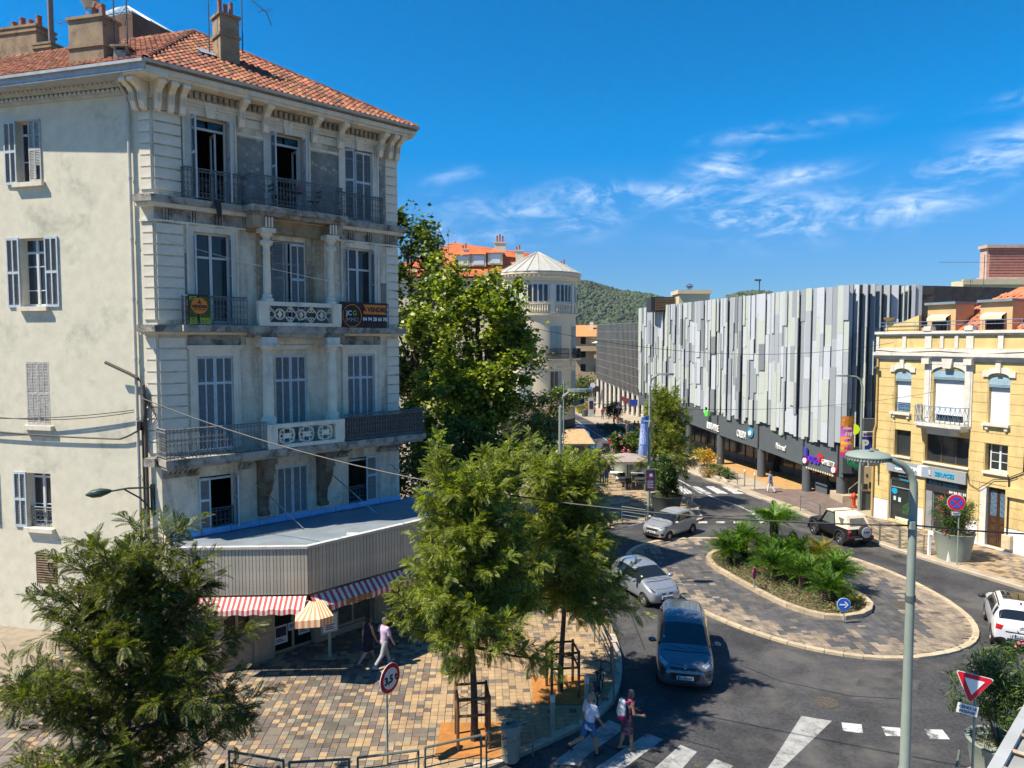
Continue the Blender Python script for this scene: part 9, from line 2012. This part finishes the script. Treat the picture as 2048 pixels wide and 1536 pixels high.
# --------- banners, cables, aerials and other small things
t=thing('sale_banner','black and lime estate agency banner with an orange disc on the left third floor railing','banner',F(1.0,.52,11.7));DKB=mat('banner_black',(.016,.016,.018),.6,var=.1);LIME=mat('lime_print',(.32,.42,.03),.6,var=.05);ORB=mat('orange_print',(.66,.20,.03),.6,var=.05);GRP=mat('grey_print',(.10,.12,.02),.6)
u0,z0=F.uv(377,641,.55);u1,z1=F.uv(417,590,.55);b=MB(T=F);b.box(u0,u1,.53,.545,z0,z1);b.build('sheet',DKB,t);hB=z1-z0
def ftext(par,s_,u,z,size,m,o,bold=.006,al='L',sx=1.0):text_obj(s_,'lettering',m,par,lambda x,y,zz:F(u+x,o+zz,z+y),size,.002,bold,al,sx=sx)
for k in range(8):ftext(t,'JCG' if k!=6 else 'JCG',u0+.05,z1-.17-k*.125,.15,LIME if k in(0,6,7)else GRP,.548,.008);ftext(t,('IMMO','IMMO','IMMO','IMMO','IMMO','IMMO','IMMO','.COM')[k],u0+.40,z1-.17-k*.125,.15,LIME if k in(6,7)else GRP,.548,.008)
cu,cz=(u0+u1)/2+.03,z1-.40;b=MB(T=F);b.prism([(cu+.29*math.cos(a),cz+.29*math.sin(a))for a in np.linspace(0,6.283,25)[:-1]],.55,.556,ax=1);b.build('disc',ORB,t)
ftext(t,'À',cu,cz+.07,.16,DKB,.558,.008,'C');ftext(t,'VENDRE',cu,cz-.07,.14,DKB,.558,.008,'C');ftext(t,'04 94 28 60 78',cu,cz-.15,.065,DKB,.558,.002,'C')
t=thing('sale_banner','wide black estate agency banner with orange ring on the right third floor railing','banner',F(8,.52,11.7));u0,z0=F.uv(679,658,.55);u1,z1=F.uv(773,607,.55);b=MB(T=F);nn=12
for k in range(nn):a,c=u0+(u1-u0)*k/nn,u0+(u1-u0)*(k+1)/nn;b.face(((a,.535+.012*math.sin(k*1.9),z0),(c,.535+.012*math.sin((k+1)*1.9),z0),(c,.535+.012*math.sin((k+1)*1.7),z1),(a,.535+.012*math.sin(k*1.7),z1)))
b.build('sheet',DKB,t);w_=u1-u0;cu,cz=u0+w_*.26,(z0+z1)/2;b=MB(T=F);P=[(cu+.44*math.cos(a),.56,cz+.46*math.sin(a))for a in np.linspace(0,6.283,33)[:-1]];b.tube(P,.02,4,close=True);b.build('ring',ORB,t)
ftext(t,'JC',cu-.02,cz+.02,.27,SWHITE,.56,.004,'R');ftext(t,'G',cu+.02,cz+.02,.27,LIME,.56,.004);ftext(t,'IMMO',cu,cz-.25,.24,GRP if False else mat('grey_letters',(.3,.3,.3),.6),.56,.0,'C')
b=MB(T=F);b.box(u0+w_*.50,u1-.04,.553,.558,cz+.08,cz+.48);b.build('orange_panel',ORB,t);ftext(t,'À VENDRE',u0+w_*.74,cz+.18,.27,DKB,.562,.012,'C',.95);ftext(t,'04 94 28 60 78',u0+w_*.74,cz-.20,.21,SWHITE,.56,.006,'C',.92)
b=MB(T=F);P=[(1.95,.40,16.14),(2.15,.42,16.14),(2.17,.44,15.70),(2.05,.45,15.45),(1.98,.44,15.72)];b.face([q for q in P]);b.face([(q[0],q[1]+.03,q[2])for q in P]);mesh_thing(b,'hanging_cloth',BLACK,F(2,.4,15.5),'black cloth hanging from the top left balcony','cloth')
def bistro_chair(u,o,ang,lab):
 p=F(u,o,16.12);t=thing('bistro_chair',lab,'chair',p,fang(F)+ang,'bistro chairs on the top balcony')
 for k in range(4):b=MB(world=False);b.box(-.2,.2,-.2+k*.1,-.12+k*.1,.44,.46);b.build('seat_slat',BLACK,t)
 for z in(.62,.80):b=MB(world=False);b.box(-.2,.2,.22,.24,z,z+.08);b.build('back_slat',BLACK,t)
 for x in(-.19,.19):b=MB(world=False);b.tube([(x,.26,.9),(x,.15,.45),(x,-.22,0)],.014,4);b.tube([(x,-.18,.45),(x,.25,0)],.014,4);b.build('leg',BLACK,t)
bistro_chair(4.25,.55,R(90),'black folding bistro chair left of the balcony table');bistro_chair(5.75,.55,R(-90),'black folding bistro chair right of the balcony table')
p=F(5.0,.55,16.12);t=thing('bistro_table','small black folding table between the two balcony chairs','table',p);b=MB();b.lathe([(.30,.70),(.30,.72)],p,16);b.build('tabletop',BLACK,t);b=MB();b.tube([p+Vector((-.2,0,0)),p+Vector((.2,0,.7))],.014,4);b.tube([p+Vector((.2,0,0)),p+Vector((-.2,0,.7))],.014,4);b.build('leg',BLACK,t)
p=F(5.25,.4,16.84);b=MB();b.lathe([(.16,0),(.10,.2),(.03,.4)],p,8);mesh_thing(b,'closed_parasol',mat('pink_fabric',(.50,.07,.10),.8),p,'folded pink fabric standing on the balcony table','parasol')
def aerial(label,base,h,boomdir,n,L_=1.1,boom_z=None,m=None):
 t=thing('tv_aerial',label,'aerial',base,0,'television aerials on the roofs');m=m or DARKG;base=Vector(base);top=base+Vector((0,0,h));b=MB();b.tube([base,top],.025,5);b.build('mast',m,t);d=Vector((*boomdir,0)).normalized();s_=Vector((d.y,-d.x,0));c=base+Vector((0,0,boom_z or h-.15));b=MB();b.tube([c-d*L_*.3,c+d*L_],.014,4)
 for k in range(n):q=c-d*L_*.25+d*(1.2*L_*k/max(1,n-1));b.tube([q-s_*(.16+.05*(k==0)),q+s_*(.16+.05*(k==0))],.008,3)
 b.tube([c-d*L_*.3+Vector((0,0,.3)),c-d*L_*.12,c-d*L_*.3-Vector((0,0,.3))],.01,3);b.build('aerial_rods',m,t);return t
p1=PC1+L.d*-.85;zb3=atY(160,28,p1.y).z;aerial('aerial with a long boom reaching left from the big chimney',(p1.x,p1.y,PC1.z-.5),zb3-PC1.z+1.0,(-.97,.3),14,2.6,zb3-PC1.z+.5);aerial('tall mast with dish shaped aerials behind the big chimney',(p1.x+.35,p1.y+.2,PC1.z-.5),3.2,(-.5,.8),6,.8,2.0)
b=MB();q=PC1+L.d*.1;b.lathe([(.13,zc1),(.13,zc1+.5),(.2,zc1+.5),(.32,zc1+.7),(.27,zc1+.92),(.1,zc1+1.0)],(q.x,q.y,0),12);mesh_thing(b,'chimney_cowl',CHROME,(q.x,q.y,zc1),'shiny rotating metal cowl on the big left chimney','chimney cowl',smooth=True)
p2=PC2-F.d*.65;aerial('rusty aerial mast left of the right hand chimney',(p2.x,p2.y,PC2.z-.3),3.2,(-.6,-.5),8,1.0);p2=PC2+F.d*.65;aerial('aerial mast right of the right hand chimney',(p2.x,p2.y,PC2.z+.4),2.6,(.8,.2),8,1.1);
b=MB();a=atY(480,-20,PC2.y);c=atY(533,25,PC2.y);b.tube([a,c,atY(543,52,PC2.y)],.022,4);b.tube([atY(515,24,PC2.y),atY(545,16,PC2.y)],.012,3);b.tube([atY(522,20,PC2.y),atY(545,24,PC2.y)],.012,3);mesh_thing(b,'tv_aerial',DARKG,a,'slanting aerial boom ending in the sky right of the chimney','aerial','television aerials on the roofs')
aerial('thin aerial above the red roof behind the plane trees',A(897,520,80),3.6,(.9,.1),6,1.0,m=STEELG);aerial('dark aerial on the roof above the yellow house',(33,50,14.8),2.3,(-1,0),12,3.2,1.8);aerial('small aerial on the car park roof edge',A(1940,590,60),1.3,(-1,.1),5,.9)
cz1=L(.52,.25,9.05);cable([cz1,Vector((9.02,15.6,6.93))],.020,'thick black cable sagging from the corner of the building to the right lamp post',sag=1.05);cable([Vector((9.02,15.6,6.93)),atY(2200,1072,17)],.020,'thick black cable running right from the lamp post out of the picture',sag=.05)
b=MB();b.box(8.86,8.96,15.55,15.7,6.85,7.02);mesh_thing(b,'cable_bracket',STEELG,(8.9,15.6,6.9),'small grey cable bracket on the right lamp post','bracket')
b=MB();b.box(9.11,9.27,15.66,15.82,8.02,8.24);mesh_thing(b,'junction_box',WHITE,(9.2,15.7,8.0),'small white box fixed to the right lamp post','box')
cable([F(9.9,.05,13.3),YB(1.2,.1,11.0)],.012,'thin wire crossing the sky in front of the car park',sag=1.6);cable([F(.3,.05,14.6),F(6.8,.9,13.4)],.008,'thin pale wire across the third floor',m=CHROME,sag=.1);cable([F(9.9,.05,9.6),YB(4,.1,8.2)],.010,'thin wire low across the street to the yellow house',sag=1.3)
for k,(y0,y1)in enumerate(((836,820),(830,824))):
 ua,za=L.uv(-40,y0,.25);ub,zb_=L.uv(268,y1,.15);cable([L(ua,.25,za),L(ub,.15,zb_)],.016,('black wire along the sunny side wall, upper of the pair','black wire along the sunny side wall, lower of the pair')[k],sag=.12+.1*k)
ua,za=L.uv(-40,860,.15);ub,zb_=L.uv(240,878,.1);cable([L(ua,.15,za),L(ub,.1,zb_),L(.62,.15,8.0),L(.6,.15,5)],.032,'thick bundled cable under the side window sill',sag=.05)
b=MB(T=L)
for k in range(7):b.tube([(.55-.05*k,.2,9.2),(.30-.06*k,.22,8.9-.1*k),(.52,.18,8.4-.08*k),(.62,.16,7.6)],.012,3)
b.box(.62,.78,.1,.24,7.9,8.2);mesh_thing(b,'cable_bundle',BLACK,L(.5,.2,8),'tangle of black cables on the corner below the bent pole','cables')
t=thing('glazed_canopy','rusty edged metal canopy with translucent ribbed panels in the bottom right corner','canopy',(7.5,9.5,6));Zc=7.4
e0,e1_=G(1966,1560,Zc),G(2075,1370,Zc);d=(e1_-e0).normalized();n=Vector((d.y,-d.x,0));n=n if n.x>0 else-n;CP_=mat('translucent_panel',(.27,.28,.265),.5,var=.1,scale=4,dirt=(.25,.19,.13),dscale=3,damt=.5);RUST=mat('rusty_rib',(.34,.26,.18),.7,var=.3,scale=8)
e0=e0-d*1.2;e1_=e1_+d*1.2;L_=(e1_-e0).length;N=13
for k in range(N):
 a,c=e0+d*(L_*k/N+.015),e0+d*(L_*(k+1)/N-.015);b=MB();up=Vector((0,0,.02));rise=Vector((0,0,.12));P=[a+n*.09,c+n*.09,c+n*2.4+rise,a+n*2.4+rise];b.face(P);b.face([q-up for q in P]);
 for i in range(4):b.face([P[i],P[(i+1)%4],P[(i+1)%4]-up,P[i]-up])
 b.build('roof_panel',CP_,t);b=MB();q=c+d*.015;b.tube([q+n*.08+Vector((0,0,.03)),q+n*2.4+rise+Vector((0,0,.03))],.022,5);b.build('rib',RUST,t)
b=MB();b.prism([(v.x,v.y)for v in(e0,e1_,e1_+n*.09,e0+n*.09)],Zc-.10,Zc+.05);b.build('edge_beam',mat('white_edge_beam',(.36,.37,.365),.6,var=.1,dirt=(.26,.18,.11),dscale=5,damt=.6,dlo=.55,dhi=.7),t)
for q in(e0+n*2.2,e1_+n*2.2):b=MB();b.tube([Vector((q.x,q.y,0)),q+Vector((0,0,.1))],.05,6);b.build('support_post',STEELG,t)
for k,(p,q)in enumerate((((10.35,16.0),(11.0,16.9)),((10.05,15.2),(10.33,15.96)))):
 barrier(p,q,('green grey barrier in front of the give way post','green grey barrier at the very bottom beside the give way post')[k],'barriers at the bottom right',z=.0)
sheet('corner_pavement',[(10.4,14),(10.4,15.6),(10.9,16.7),(11.6,17.6),(13,18.2),(17,18.2),(20,15),(20,10),(10.4,10)],.09,mat('beige_pavement',(.36,.295,.215),.9),None,thick=.1)
b=MB();b.box(-880,1490,-290,2990,-1.2,215);hz_=b.build('haze',[],None)
hm=bpy.data.materials.new('sea_haze');hm.use_nodes=True;k_=NT(hm.node_tree);k_.n.remove(k_.n['Principled BSDF']);pv_=k_.new('ShaderNodeVolumePrincipled');pv_.inputs['Color'].default_value=(.80,.88,1,1);pv_.inputs['Density'].default_value=.00005;pv_.inputs['Anisotropy'].default_value=.2
k_.l.new(pv_.outputs[0],k_.n['Material Output'].inputs['Volume']);hz_.data.materials.append(hm);hz_['kind']='stuff'
